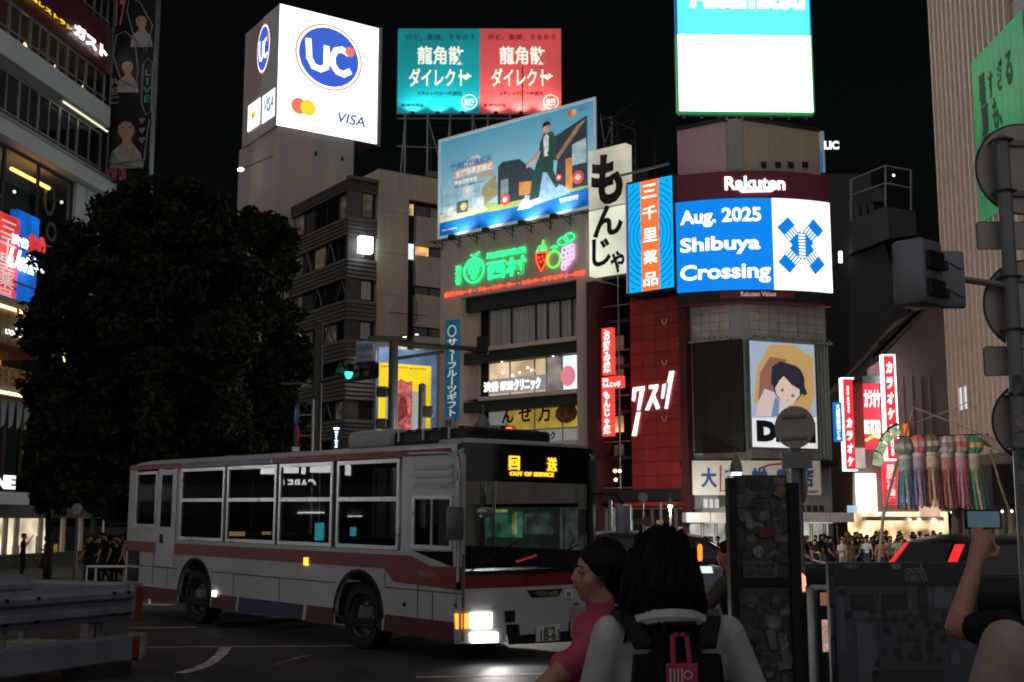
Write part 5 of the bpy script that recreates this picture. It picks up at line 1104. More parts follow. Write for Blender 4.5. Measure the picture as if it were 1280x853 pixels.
# ================================================================ tanabata streamers
FY = Frame((at(1172, 650, 50).x, 50., gz(22, 50)), (1, .05))
deco = [(1130, (.30, .28, .22), (.12, .12, .08), (.03, .12, .19), (.20, .24, .24), 'blue'), (1146, (.60, .12, .10), (.5, .3, .3), (.11, .06, .18), (.3, .2, .3), 'violet'), (1163, (.42, .36, .30), (.15, .1, .08), (.20, .06, .02), (.45, .33, .22), 'brown and orange'),
        (1182, (.22, .17, .24), (.45, .4, .4), (.20, .02, .03), (.40, .14, .10), 'dark red'), (1199, (.50, .08, .07), (.5, .3, .25), (.42, .10, .15), (.5, .2, .26), 'pink'), (1216, (.02, .22, .12), (.65, .45, .05), (.02, .19, .09), (.40, .30, .22), 'green')]
for i, (px, ca, cb, cs, cc, nm) in enumerate(deco):
    p = FY.hit(px, 557-(i % 3)+(2 if i in (0, 5) else 0)); f2 = Frame(FY.w(p.x, 0, p.z), (1, .05))
    t = thing('streamer_ornament', 'paper ball ornament with long %s streamers hanging over the crowd' % nm, 'ornament', f2, 'festival streamer ornaments')
    ma, mb_, ms_, mc = [mat('deco%d%s' % (i, k), tuple(min(.8, q_*1.25+.07) for q_ in c_), .75, var=.25, vs=6) for k, c_ in zip('abcd', (ca, cb, cs, cc))]
    R0 = .40
    b = MB(); bm = bmesh.new(); bmesh.ops.create_uvsphere(bm, u_segments=18, v_segments=12, radius=R0)
    for v in bm.verts: v.co *= 1 + (.05 if (int(math.degrees(math.atan2(v.co.y, v.co.x))/20) % 2) else -.03)
    b.bm(bm); me = b.mesh('paper_ball', [ma, mb_])
    for pl in me.polygons: pl.material_index = 1 if (-.25 < pl.center.z/R0 < .25) == (i in (5, 1)) else 0
    link('paper_ball', me, t)
    MB().lathe([(.27, -.34), (.29, -.46), (.27, -.5)], n=14).build('collar', mat('collar_white', (.6, .58, .56), .6), t)
    MB().lathe([(.25, -.48), (.30, -.75), (.27, -1.0), (.31, -1.05)], n=14).build('skirt', mc, t)
    L = 2.55 if i < 5 else 2.75
    for k in range(14):
        an = 2*math.pi*k/14; sway = .05*math.sin(k*2.1+i); pts = []
        for j in range(6):
            r = .28+.12*j/5+sway*(j/5); a2 = an+.06*math.sin(j+k); pts.append((r*math.cos(a2)+(.12*j/5 if i > 3 else 0)*(1 if i == 5 else -.6), r*math.sin(a2), -1.0-(L-1.0)*j/5+.04*math.sin(k*3)))
        b = MB(); tx = (-math.sin(an)*.055, math.cos(an)*.055); nx_ = (math.cos(an)*.006, math.sin(an)*.006)
        vv = []; ff = []
        for j, p in enumerate(pts): vv += [(p[0]-tx[0]-nx_[0], p[1]-tx[1]-nx_[1], p[2]), (p[0]+tx[0]-nx_[0], p[1]+tx[1]-nx_[1], p[2]), (p[0]+tx[0]+nx_[0], p[1]+tx[1]+nx_[1], p[2]), (p[0]-tx[0]+nx_[0], p[1]-tx[1]+nx_[1], p[2])]
        for j in range(5):
            for q_ in range(4): ff.append((4*j+q_, 4*j+(q_+1) % 4, 4*j+4+(q_+1) % 4, 4*j+4+q_))
        b.add(vv, ff).build('streamer', [ms_, mc, ms_][k % 3], t)
    MB().bar((0, 0, R0), (0, 0, R0+.55), .012, 4).build('hanging_cord', DKM, t)
BAM = mat('bamboo', (.28, .22, .15), .6, var=.3)
def pl(px, py, y=0.): p = FY.hit(px, py, y); return FY.w(p.x, y, p.z)
t = tag(MB().tube([FY.w(FY.x(1095, 690), 0, 0), pl(1104, 645), pl(1122, 575), pl(1142, 510)], [.07, .065, .055, .04], 8).build('bamboo_pole', BAM), 'slanting bamboo pole holding the streamer cords, left of the ornaments', 'pole')
t = tag(MB().tube([pl(1141, 509), pl(1185, 526), pl(1240, 549)], .025, 5).build('hanging_wire', mat('wire_pale', (.45, .38, .35), .6)), 'pale wire running down from the bamboo pole to the right', 'wire')
t = tag(MB().tube([pl(1121, 546), pl(1160, 545), pl(1200, 544), pl(1236, 543)], .03, 5).build('carrying_wire', DKM), 'dark wire carrying the row of streamer ornaments', 'wire')
t = tag(MB().tube([pl(1140, 530, 8), pl(1190, 512, 4), pl(1215, 500, 0)], .02, 5).build('guy_wire', MATS['wire_pale']), 'pale guy wire crossing up towards the store window', 'wire')
t = tag(MB().tube([pl(1227, 548), pl(1256, 560)], .22, 12).build('paper_roll', mat('roll_pink', (.5, .38, .36), .7)), 'pinkish rolled tube on the wire behind the round sign', 'roll')
t = tag(MB().tube([pl(1238, 562), pl(1250, 605), pl(1262, 640)], .05, 6).build('bamboo_pole', BAM), 'bamboo pole leaning right of the green streamers', 'pole')
t = tag(MB().tube([pl(1196, 690, 1.5), pl(1196, 640, 1.5), pl(1195, 612, 1.5)], .22, 10).build('utility_post', mat('post_brown', (.10, .075, .06), .6)), 'thick dark post standing under the pink streamers', 'post')
# ================================================================ route bus
FBUS = Frame((-.657, 16.025, -.03), (math.sin(R(41.04)), -math.cos(R(41.04))), -.0096)
BL, BWD, BH = 10.43, 2.485, 2.96
bus = thing('route_bus', 'white out-of-service city bus with red stripe turning in front of the crossing', 'bus', FBUS)
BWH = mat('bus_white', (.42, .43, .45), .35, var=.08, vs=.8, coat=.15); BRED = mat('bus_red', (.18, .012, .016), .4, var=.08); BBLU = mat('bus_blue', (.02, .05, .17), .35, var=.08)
BSIL = mat('bus_silver', (.46, .47, .49), .35, .25, var=.06); RUB = mat('rubber', (.012, .012, .013), .6, var=.2, spec=.2); BGL = glass('bus_glass', (.34, .37, .38), .01, .22); WSG = glass('windscreen_glass', (.48, .52, .52), .01, .06)
PLA = mat('black_plastic', (.012, .012, .014), .45, var=.15, spec=.3)
SP = lambda px, py: (lambda p: (p.x, p.z))(FBUS.hit(px, py, 0))
wheels = (-2.38, -7.50)
def arch_pts(cx, r=.60, n=12): return [(cx+r*math.cos(R(180-180*i/n)), .50+r*1.02*math.sin(R(180-180*i/n))) for i in range(n+1)]
ZS, ZW0, ZW1 = .33, 1.44, 2.72    # skirt, window sill, window head
# lower side skin with wheel arches, in two heights; far side the same
def side_skin(y0, y1):
    o = []
    low = [(-BL, ZS)]
    for cx in (wheels[1], wheels[0]): low += [(cx-.60, ZS)] + arch_pts(cx) + [(cx+.60, ZS)]
    low += [(-.12, ZS), (-.0, ZS+.12), (0, ZW0), (-BL, ZW0)]
    # triangulated column by column to keep the concave outline clean
    b = MB(); xs = sorted(set([p[0] for p in low] + [-BL+.5*i for i in range(21)] + [-.12]))
    def lowz(x):
        for cx in wheels:
            if abs(x-cx) < .6: return .50+.612*math.sqrt(max(0, 1-((x-cx)/.6)**2))
        return ZS
    e = 1e-4
    for a, c in zip(xs[:-1], xs[1:]):
        if c-a < 1e-6: continue
        za_, zc_ = lowz(a+e), lowz(c-e); b.add([(a, y0, za_), (c, y0, zc_), (c, y0, ZW0), (a, y0, ZW0), (a, y1, za_), (c, y1, zc_), (c, y1, ZW0), (a, y1, ZW0)], [(0, 1, 2, 3), (7, 6, 5, 4), (0, 4, 5, 1)])
    return b
side_skin(0, .05).build('side_panel', BWH, bus); side_skin(BWD-.05, BWD).build('side_panel', BWH, bus)
# upper side: pillars and head rail (near side), windows between
sx = lambda px, py=640: FBUS.hit(px, py, 0).x
wins = [(224, 284), (282, 349), (346, 420), (416, 502)]
wx = [(sx(a), sx(c)) for a, c in ((225.5, 280), (283.5, 345), (348.5, 415.5), (421, 499))]
HEADZ = 2.80
part('head_rail', bus, BWH, -BL, -.05, 0, .05, ZW1+.02, HEADZ); part('head_rail', bus, BWH, -BL, -.05, BWD-.05, BWD, ZW1+.02, HEADZ); part('far_side_wall', bus, BWH, -BL, -8.9, BWD-.05, BWD, ZW0, ZW1+.02)
edges = [-BL, sx(169.5), sx(195.5), sx(202), sx(216)] + [v for w in wx for v in w] + [sx(514), sx(571)]
zd0 = SP(180, 659)[1]; zd1 = SP(180, 589)[1]
def fillers(segs):
    for a, e in segs: part('pillar', bus, BSIL if a > -2 else BWH, a, e, 0.002, .048, ZW0, ZW1+.02)
fillers([(-BL, sx(169.5)), (sx(195.5), sx(202)), (sx(216), wx[0][0])])
for i in range(3): part('pillar', bus, PLA, wx[i][1], wx[i+1][0], .012, .048, ZW0, ZW1+.02)
fillers([(wx[3][1]+.05, sx(514)), (-.06, 0)])
def bus_window(x0, x1, z0, z1, rail=None, m=None, split=None, fm=None):
    fw = .055; fm = fm or mat('window_frame_alu', (.62, .63, .65), .3, .5, var=.05); b = MB()
    b.box(x0, x1, -.012, .03, z0, z0+fw).box(x0, x1, -.012, .03, z1-fw, z1).box(x0, x0+fw, -.014, .03, z0+fw, z1-fw).box(x1-fw, x1, -.014, .03, z0+fw, z1-fw)
    w = b.build('window', fm, bus)
    if rail: part('rail', w, fm, x0+fw, x1-fw, -.010, .03, rail-.03, rail+.03); MB().box(x0+.04, x1-.04, .008, .016, z0+.04, rail).build('pane', m or BGL, w); MB().box(x0+.04, x1-.04, .010, .018, rail, z1-.04).build('pane', m or BGL, w)
    else: MB().box(x0+.04, x1-.04, .008, .016, z0+.04, z1-.04).build('pane', m or BGL, w)
    return w
for i, (a, e) in enumerate(wx): bus_window(a, e, ZW0+.01, ZW1, SP(300, 625)[1])
DG = mat('window_black', (.010, .011, .012), .05, var=0, spec=.6)
w = bus_window(sx(169.5), sx(195.5), zd0, ZW1-.02, None, DG); part('lower_filler', bus, BWH, sx(169.5), sx(195.5), .004, .048, ZW0, zd0)
dr_ = part('emergency_door', bus, BSIL, sx(197.5), sx(220.5), -.012, -.002, .95, ZW1+.0); 
w = MB().rbox(sx(202), sx(215), -.02, -.013, SP(208, 659)[1], SP(208, 594)[1], r=.003).build('door_window', DG, dr_); part('door_handle', dr_, RUB, sx(202.5)-.0, sx(204.5)+.04, -.03, -.013, SP(202, 679)[1], SP(202, 668)[1])
# stripes and skirt colours, laid 3 mm proud of the skin
def strip(name, pts, m, y=-.004, th=.003): return poly(name, pts, m, bus, y, th)
zr1, zr0 = SP(300, 683.5)[1], SP(300, 698.5)[1]
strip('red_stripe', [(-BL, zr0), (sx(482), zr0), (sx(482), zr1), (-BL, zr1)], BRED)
xq = sx(482); zf0 = SP(560, 735)[1]; zf1 = SP(560, 710)[1]
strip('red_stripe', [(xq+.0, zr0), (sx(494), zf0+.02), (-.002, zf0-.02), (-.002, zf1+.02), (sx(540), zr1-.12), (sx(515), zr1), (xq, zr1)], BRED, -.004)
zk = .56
SKR = mat('skirt_red_shaded', (.085, .009, .009), .45, var=.3, vs=3); SKB = mat('skirt_blue_shaded', (.012, .025, .085), .45, var=.3, vs=3)  # stripe red and blue darkened: dimmer light near the ground painted in
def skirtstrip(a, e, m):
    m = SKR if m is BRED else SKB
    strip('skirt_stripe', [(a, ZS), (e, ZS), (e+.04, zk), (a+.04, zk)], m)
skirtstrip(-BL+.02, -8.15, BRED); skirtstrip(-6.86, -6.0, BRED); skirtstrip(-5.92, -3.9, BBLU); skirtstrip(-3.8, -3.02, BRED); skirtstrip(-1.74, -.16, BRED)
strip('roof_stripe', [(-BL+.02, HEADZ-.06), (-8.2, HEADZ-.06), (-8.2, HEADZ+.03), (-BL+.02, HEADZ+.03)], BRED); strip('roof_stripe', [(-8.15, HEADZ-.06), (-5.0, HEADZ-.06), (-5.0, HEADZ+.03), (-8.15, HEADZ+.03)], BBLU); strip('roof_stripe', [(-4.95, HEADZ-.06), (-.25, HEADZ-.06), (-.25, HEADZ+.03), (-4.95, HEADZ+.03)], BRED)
GRV = mat('panel_gap', (.06, .06, .065), .7, var=0)
for a, e, z in ((-6.85, -3.0, .93), (-1.72, -.02, .93), (-10.3, -8.2, .93)): part('panel_gap', bus, GRV, a, e, -.006, -.003, z-.008, z+.008)
for x, z0, z1 in ((-6.1, zk, .93), (-4.6, zk, .93), (-.95, zk, 1.15), (-1.72, .93, 1.2), (-8.6, .6, 1.3), (-9.2, .6, 1.3), (-.62, zk, .93)): part('panel_gap', bus, GRV, x-.007, x+.007, -.006, -.003, z0, z1)
for za_, zb_ in ((.62, .88), (.93, 1.2)):
    gr = part('grille', bus, RUB, -BL+.12, -BL+.62, -.012, -.003, za_, zb_)
    for k in range(5): part('slat', gr, PLA, -BL+.13, -BL+.61, -.022, -.012, za_+.02+k*.05, za_+.04+k*.05)
MB().rbox(sx(383), sx(386.5)+.03, -.03, 0, SP(384, 707)[1], SP(384, 697)[1], r=.008).build('side_marker_lamp', emat('amber', (1., .45, .05), 2.2), bus); MB().rbox(-6.78, -6.66, -.04, -.004, .52, .62, r=.01).build('side_lamp', emat('marker_white', (1, .9, .75), 3.5), bus)
text('M1861', (sx(525), sx(549), SP(530, 722)[1], SP(530, 713)[1]), mat('faint_red', (.40, .10, .10), .5, var=0), bus, -.009, ext=.001)
strip('round_label', ell(-9.0, 1.08, .05, .07, 12), BRED, -.005)
MB().lathe([(.03, 0), (.03, -.02)], (-1.25, 0, .72), 8, axis='y').build('fuel_cap', RUB, bus)
# driver's window, vent panel, rain gutter
drw = bus_window(sx(515.5), sx(566), SP(540, 687)[1], SP(540, 619)[1]-.0)
part('window_divider', drw, BSIL, sx(540)-.015, sx(540)+.015, -.012, .03, SP(540, 686)[1], SP(540, 621)[1])
strip('lower_window', [(sx(518), SP(518, 687)[1]-.02), (sx(567), SP(567, 688)[1]-.02), (sx(567), SP(567, 709)[1])], DG, .0, .008)
vp = part('vent_panel', bus, BSIL, sx(516), sx(566), -.012, .03, SP(540, 610)[1], SP(540, 580)[1])
for k in range(3): part('vent_rib', vp, BWH, sx(518), sx(564), -.03, -.012, SP(540, 607)[1]+k*.11, SP(540, 607)[1]+.05+k*.11)
fillers([(sx(514)+.0, sx(515.5)), (sx(566), -.06)]); part('pillar', bus, BSIL, sx(515.5), sx(566), .004, .048, SP(540, 619)[1], ZW1+.02); part('window_sill_panel', bus, BSIL, sx(515.5), -.06, .01, .048, 1.3, SP(540, 687)[1]-.0)
MB().tube([(-.06, -.02, 1.05), (-.055, -.02, 2.5), (-.10, -.02, 2.70), (-.3, -.02, 2.765), (-1.2, -.02, 2.78)], .018, 6).build('gutter', BSIL, bus); MB().rbox(-.08, -.03, -.045, 0, .98, 1.08, r=.01).build('gutter_cap', RUB, bus)
# roof: curved shell
b = MB(); n = 12; prof = []
for i in range(n+1):
    t = i/n; y = BWD*t; k = abs(2*t-1); z = HEADZ + (BH-HEADZ)*(1-k**4.5)*.9 + .015; prof.append((max(0, min(BWD, y)), z))
prof[0] = (0, HEADZ); prof[-1] = (BWD, HEADZ)
xs = [-BL, -BL+.06, -BL+.2, -.9, -.4, -.2, -.08]; sc_ = [.80, .96, 1, 1, .99, .95, .85]
vs = []; 
for x, s in zip(xs, sc_):
    for (y, z) in prof: vs.append((x, y, HEADZ+(z-HEADZ)*s))
m_ = len(prof); fs = [(i*m_+j, (i+1)*m_+j, (i+1)*m_+j+1, i*m_+j+1) for i in range(len(xs)-1) for j in range(m_-1)]; fs += [tuple(range(m_)), tuple(range((len(xs)-1)*m_+m_-1, (len(xs)-1)*m_-1, -1))]
b.add(vs, fs).build('roof', mat('bus_roof', (.48, .48, .52), .35, var=.08), bus, smooth=40)
# air conditioner and hatches on the roof
x0 = -3.35
ac = MB().rbox(x0, x0+1.15, .35, 2.1, 2.92, 3.20, r=.10).build('air_conditioner', mat('ac_grey', (.30, .33, .38), .45, var=.1), bus, smooth=40)
MB().rbox(x0+1.1, x0+2.9, .45, 2.0, 2.92, 3.15, r=.06).build('air_conditioner_grille', PLA, ac)
for k in range(8): MB().box(x0+1.2+k*.2, x0+1.28+k*.2, .5, 1.95, 3.15, 3.17).build('fin', RUB, ac)
MB().rbox(-.95, -.25, .3, 2.1, 2.90, 2.98, r=.04).build('roof_hatch', BSIL, bus); MB().lathe([(.35, 2.90), (.36, 2.96), (.3, 2.99)], (-8.2, 1.2, 0), 20).build('roof_vent', BSIL, bus)
for k in range(3): MB().tube([(x0+1.3+k*.6, .42, 3.0), (x0+1.3+k*.6, .42, 3.14), (x0+1.3+k*.6, .6, 3.15)], .02, 5).build('clip', BSIL, ac)
# rear wall, floor, interior
part('rear_wall', bus, BWH, -BL, -BL+.05, .05, BWD-.05, ZS, HEADZ); part('floor', bus, RUB, -BL+.05, -.1, .05, BWD-.05, .34, .45); part('ceiling', bus, mat('bus_ceiling', (.04, .04, .04), .8), -BL+.06, -.5, .06, BWD-.06, HEADZ-.06, HEADZ-.01)
SEAT = mat('seat_cloth', (.05, .08, .16), .8, var=.2)
for x in (-9.4, -8.6, -7.8, -6.7, -5.8, -4.9, -3.8):
    for y in (.12, 1.55): 
        s = MB().rbox(x-.22, x+.22, y, y+.8, .75, .9, r=.05).build('seat', SEAT, bus); MB().rbox(x-.24, x-.12, y, y+.8, .9, 1.55, r=.05).build('seat_back', SEAT, s)
s = MB().rbox(-1.75, -1.3, .25, .75, .8, .95, r=.05).build('driver_seat', SEAT, bus); MB().rbox(-1.8, -1.66, .25, .75, .95, 1.75, r=.06).build('seat_back', SEAT, s)
for x in (-5.3, -3.3, -7.2):
    MB().bar((x, .9, .5), (x, .9, 2.55), .018).build('grab_pole', BSIL, bus); MB().bar((x, 1.6, .5), (x, 1.6, 2.55), .018).build('grab_pole', mat('pole_yellow', (.5, .32, .05), .4), bus)
MB().tube([(-1.0, .25, 1.35), (-.95, .5, 1.42), (-1.0, .75, 1.35), (-1.05, .5, 1.2)], .015, 6, closed=True).build('steering_wheel', RUB, bus); part('dashboard', bus, PLA, -.75, -.2, .08, BWD-.08, .5, 1.2)
for k in range(7): MB().box(-.205+.0, -.195, 1.12+k*.055, 1.15+k*.055, 1.30+k*.012, 1.325+k*.012).build('dash_light', emat('dash_red', (1, .05, .04), 2.), bus)
# wheels: dark wells, tyres, rims
for wxp in wheels:
    for yy, sgn in ((0, 1), (BWD, -1)):
        f = MB().lathe([(.29, .30*sgn), (.29, .07*sgn), (.34, .02*sgn), (.44, .02*sgn), (.475, .05*sgn), (.485, .10*sgn), (.485, .24*sgn), (.46, .30*sgn), (.29, .30*sgn)], (wxp, yy+.03*sgn, .475), 28, axis='y', caps=False).build('wheel', RUB, bus, smooth=40)
        rm = MB().lathe([(.30, .16*sgn), (.295, .05*sgn), (.28, .06*sgn), (.26, .14*sgn), (.20, .15*sgn), (.13, .05*sgn), (.05, .04*sgn)], (wxp, yy+.03*sgn, .475), 20, axis='y').build('rim', mat('rim_steel', (.09, .09, .095), .45, .5, var=.2), f, smooth=40)
        for k in range(8): a = 2*math.pi*k/8; MB().lathe([(.016, 0), (.014, -.03*sgn)], (wxp+.185*math.cos(a), yy+.165*sgn, .475+.185*math.sin(a)), 6, axis='y').build('wheel_nut', BSIL, f)
    b = MB(); pa = arch_pts(wxp, .605)
    for i in range(len(pa)-1): b.prism([pa[i], pa[i+1], (wxp+(pa[i+1][0]-wxp)*1.06, .5+(pa[i+1][1]-.5)*1.06), (wxp+(pa[i][0]-wxp)*1.06, .5+(pa[i][1]-.5)*1.06)], -.018, .0)
    b.build('arch_trim', RUB, bus)
    part('wheel_well', bus, PLA, wxp-.62, wxp+.62, .45, .5, .4, 1.15); part('wheel_well', bus, PLA, wxp-.62, wxp+.62, .051, .45, 1.13, 1.16)
part('underbody', bus, PLA, -BL+.1, -3.2, .25, BWD-.25, .30, .33)
# ---- front face: local plane x = 0, coordinates (y, z)
FP = lambda px, py: (lambda p: (p.y, p.z))(FBUS.hit(px, py, 0., 0))
def fpoly(name, pts, m, x=0., th=.004, parent=None):
    n = len(pts); a = sum(pts[i][0]*pts[(i+1) % n][1]-pts[(i+1) % n][0]*pts[i][1] for i in range(n))
    if a < 0: pts = pts[::-1]
    b = MB(); b.add([(x+th, *p) for p in pts]+[(x, *p) for p in pts], [tuple(range(n)), tuple(range(2*n-1, n-1, -1))]+[(i, i+n, (i+1) % n+n, (i+1) % n) for i in range(n)]); return b.build(name, m, parent or bus)
zwb = FP(600, 722)[1]; ztop = BH-.10
def bow(y): return .12*(1-abs(2*y/BWD-1)**2.2)      # slight bow of the front
def fgrid(name, y0, y1, z0, z1, m, off=0., ny=10, parent=None, zz=None):
    vs = []; 
    for zi in (z0, z1):
        for i in range(ny+1): y = y0+(y1-y0)*i/ny; vs.append((bow(y)+off-.10, y, zi))
    for zi in (z0, z1):
        for i in range(ny+1): y = y0+(y1-y0)*i/ny; vs.append((bow(y)+off-.13, y, zi))
    k = ny+1; fs = [(i, i+1, k+i+1, k+i) for i in range(ny)] + [(2*k+i, 3*k+i, 3*k+i+1, 2*k+i+1) for i in range(ny)] + [(k+i, k+i+1, 3*k+i+1, 3*k+i) for i in range(ny)] + [(i+1, i, 2*k+i, 2*k+i+1) for i in range(ny)] + [(0, k, 3*k, 2*k), (k-1, 3*k-1, 4*k-1, 2*k-1)]
    b = MB(); b.add(vs, fs); return b.build(name, m, parent or bus, smooth=30)
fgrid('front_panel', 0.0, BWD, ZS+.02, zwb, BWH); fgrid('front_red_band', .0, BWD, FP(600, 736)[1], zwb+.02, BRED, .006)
ztopn = HEADZ-.02
fgrid('roof_front', .06, BWD-.06, ztopn+.10, ztopn+.16, BSIL, -.04)
# black mask round the screen and destination box
zdst = FP(650, 603)[1]
fgrid('destination_mask', .05, BWD-.05, zdst, ztopn+.12, mat('mask_black', (.008, .008, .009), .12, var=0), .004)
fgrid('mask_post', .0, .10, zwb, ztopn+.1, MATS['mask_black'], .004, 2); fgrid('mask_post', BWD-.10, BWD, zwb, ztopn+.1, PLA, .004, 2); fgrid('mask_sill', .1, BWD-.1, zwb, zwb+.08, PLA, .004)
fgrid('windscreen', .10, BWD-.10, zwb+.08, zdst, WSG, .002); part('far_post', bus, mat('chrome', (.6, .6, .6), .2, .9, var=0), -.10, -.05, BWD-.03, BWD+.015, zwb, ztopn)
AMB = emat('led_amber', (1., .50, .02), 1.9)
def ftext(s, px0, py0, px1, py1, m, off=.012, **kw):
    a, c = FP(px0, py0), FP(px1, py1); return text(s, (a[0], c[0], c[1], a[1]), m, bus, 0, fn=lambda x, y, z: (bow(x)-.10+off-y, x, z), **kw)
ftext('回', 635, 570, 647, 588, AMB, bold=.02); ftext('送', 682, 572, 694, 590, AMB, bold=.02); ftext('OUT OF SERVICE', 636, 589.5, 690, 596.5, AMB, bold=.012, spacing=1.1)
# white lower mask details
def fq(name, l, m, off, th=.006, parent=None):
    pts = [FP(*p) for p in l]; o = fpoly(name, pts, m, 0, th, parent)
    for v in o.data.vertices: v.co.x += bow(v.co.y)-.10+off
    return o
fq('emblem_recess', [(657, 738), (702, 736), (697, 745), (663, 747)], PLA, .012); 
em = fq('winged_emblem', [(664, 741), (674, 738.5), (684, 740), (692, 738), (697, 740), (694, 745), (684, 744), (672, 745)], mat('chrome_warm', (.35, .32, .22), .3, .7, var=.3), .019)
fq('round_badge', [(704.5, 738), (716, 737), (716, 747), (704.5, 747.5)], WHITE, .014); ftext('IE', 707, 740, 714, 745, BRED, .024, ext=.002)
fq('bumper_line', [(573, 756), (725, 754), (725, 757), (573, 760)], GRV, .008)
fq('grille_black', [(632, 781), (725, 777), (725, 802), (634, 806)], PLA, .012); fq('tow_cover', [(630, 764), (642, 763), (642, 777), (631, 778)], PLA, .012)
npl = fq('number_plate', [(667, 782), (697, 780), (697, 800), (667, 802)], mat('plate_white', (.62, .62, .6), .4, var=0), .024, .012); PGR = mat('plate_green', (.02, .06, .04), .5, var=0)
ftext('18-61', 672, 788, 696, 799, PGR, .042, ext=.002, bold=.01); ftext('品川 200', 677, 783, 690, 787, PGR, .042, ext=.002)
lh = fq('headlamp_housing', [(573, 762), (628, 761), (632, 803), (574, 806)], mat('lamp_housing', (.42, .42, .42), .3, .3, var=.05), .004, .01)
HLW = emat('headlight_white', (1., .97, .88), 9, True)
for l, m in (([(591, 767), (614, 766), (614, 785), (592, 786)], HLW), ([(591, 792), (621, 791), (621, 803), (592, 804)], HLW)): fq('headlight', l, m, .016, .02, lh)
fq('turn_signal', [(574, 768), (588, 767.5), (588, 786), (575, 787)], emat('turn_amber', (1., .30, .04), 2.5), .016, .02, lh)
lh2 = fq('headlamp_housing', [(712, 760), (745, 759), (745, 795), (714, 797)], MATS['lamp_housing'], .004, .01)
for px, py in ((603, 776), (606, 797)):
    y, z = FP(px, py); light('SPOT', (.16, y, z), 40, (1, .96, .88), .12, (9, y, -1.2), 100, bus)
for (px0, py0, px1, py1) in ((625, 700, 583, 716), (700, 704, 655, 716)):
    a, c = FP(px0, py0), FP(px1, py1); MB().tube([(bow(a[0])-.06, a[0]+.3, a[1]+.25), (bow(a[0])-.06, (a[0]+c[0])/2+.1, a[1]+.05), (bow(c[0])-.07, c[0], c[1]-.05)], .012, 5).build('wiper', RUB, bus)
# mirrors
mr = MB().tube([(-.12, .05, 2.35), (.05, -.12, 2.38), (.08, -.16, 2.2), (.08, -.16, 2.05)], .016, 6).build('mirror_arm', BSIL, bus); MB().rbox(.02, .14, -.30, -.08, 1.62, 2.05, r=.03).build('side_mirror', mat('mirror_shell', (.10, .10, .12), .3), mr, smooth=40)
mr = MB().tube([(-.05, BWD-.05, 2.25), (.22, BWD+.15, 2.25), (.30, BWD+.22, 2.1)], .018, 6).build('mirror_arm', RUB, bus); MB().rbox(.24, .36, BWD+.10, BWD+.34, 1.68, 2.1, r=.04).build('side_mirror', mat('mirror_shell2', (.25, .27, .36), .3), mr, smooth=40)
mr2 = MB().tube([(.0, .35, 2.28), (.18, .22, 2.22), (.22, .2, 2.05)], .012, 6).build('mirror_arm', RUB, bus); MB().ball((.22, .2, 1.98), .13, 14, 8, sc=(.5, 1.2, .55)).build('round_mirror', mat('mirror_shell3', (.30, .33, .36), .15, .6), mr2, smooth=True)
# ================================================================ trees
LEAF = [mat('leaf_%d' % i, c, .7, var=.3, vs=8, spec=.15) for i, c in enumerate(((.012, .021, .009), (.022, .034, .013), (.007, .012, .006)))]
BARK = mat('bark', (.016, .013, .010), .85, var=.3, vs=6, bump=.4)
def tree(name, label, cat, base_px, Y, clumps, trunk_r=.2, leaves=260, seed=1, leaf=.11):
    rnd = random.Random(seed); base = onground(base_px, Y); fr = Frame(base, (1, 0)); t = thing(name, label, cat, fr, 'street trees')
    top = max(fr.hit(c[0], c[1]).z for c in clumps)
    tk = MB(); tk.tube([(0, 0, -.1), (.05, 0, top*.2), (-.08, .05, top*.45), (.05, 0, top*.8)], [trunk_r*1.25, trunk_r, trunk_r*.8, trunk_r*.25], 9); tk.build('trunk', BARK, t, smooth=True)
    vs = []; fs = []; mi = []; b = MB()
    for (px, py, rx, rz, dy) in clumps:
        p = fr.hit(px, py); c = Vector((p.x, dy, p.z)); sx_ = rx*Y/FPX; sz_ = rz*Y/FPX
        b.tube([(0, 0, min(top*.35, c.z*.7)), tuple(c*.55+Vector((0, 0, c.z*.12))), tuple(c)], [trunk_r*.4, trunk_r*.25, .03], 5)
        nsub = 13
        for k in range(nsub):
            d = Vector((rnd.gauss(0, 1), rnd.gauss(0, 1), rnd.gauss(0, 1))).normalized(); cc = c+Vector((d.x*sx_*.72, d.y*sx_*.6, d.z*sz_*.72)); rr = rnd.uniform(.40, .66)*min(sx_, sz_); shade = rnd.choice((0, 0, 1, 2))
            for j in range(int(leaves*rr*rr*2.2)+20):
                d = Vector((rnd.gauss(0, 1), rnd.gauss(0, 1), rnd.gauss(0, 1))).normalized()*rr*rnd.random()**.4; q = cc+Vector((d.x, d.y, d.z*.75)); s = leaf*rnd.uniform(.6, 1.3)
                u = Vector((rnd.gauss(0, 1), rnd.gauss(0, 1), rnd.gauss(-.3, .7))).normalized(); w = u.orthogonal().normalized(); w = (Matrix.Rotation(rnd.uniform(0, 6.28), 3, u) @ w)
                n = len(vs); vs += [q-u*s, q+w*s*.45, q+u*s, q-w*s*.45]; fs.append((n, n+1, n+2, n+3)); mi.append(shade if rnd.random() < .8 else 1)
    b.build('limbs', BARK, t, smooth=True)
    me = bpy.data.meshes.new('crown'); me.from_pydata([tuple(v) for v in vs], [], fs)
    for m in LEAF: me.materials.append(m)
    me.polygons.foreach_set('material_index', mi); me.update(); link('crown', me, t); return t
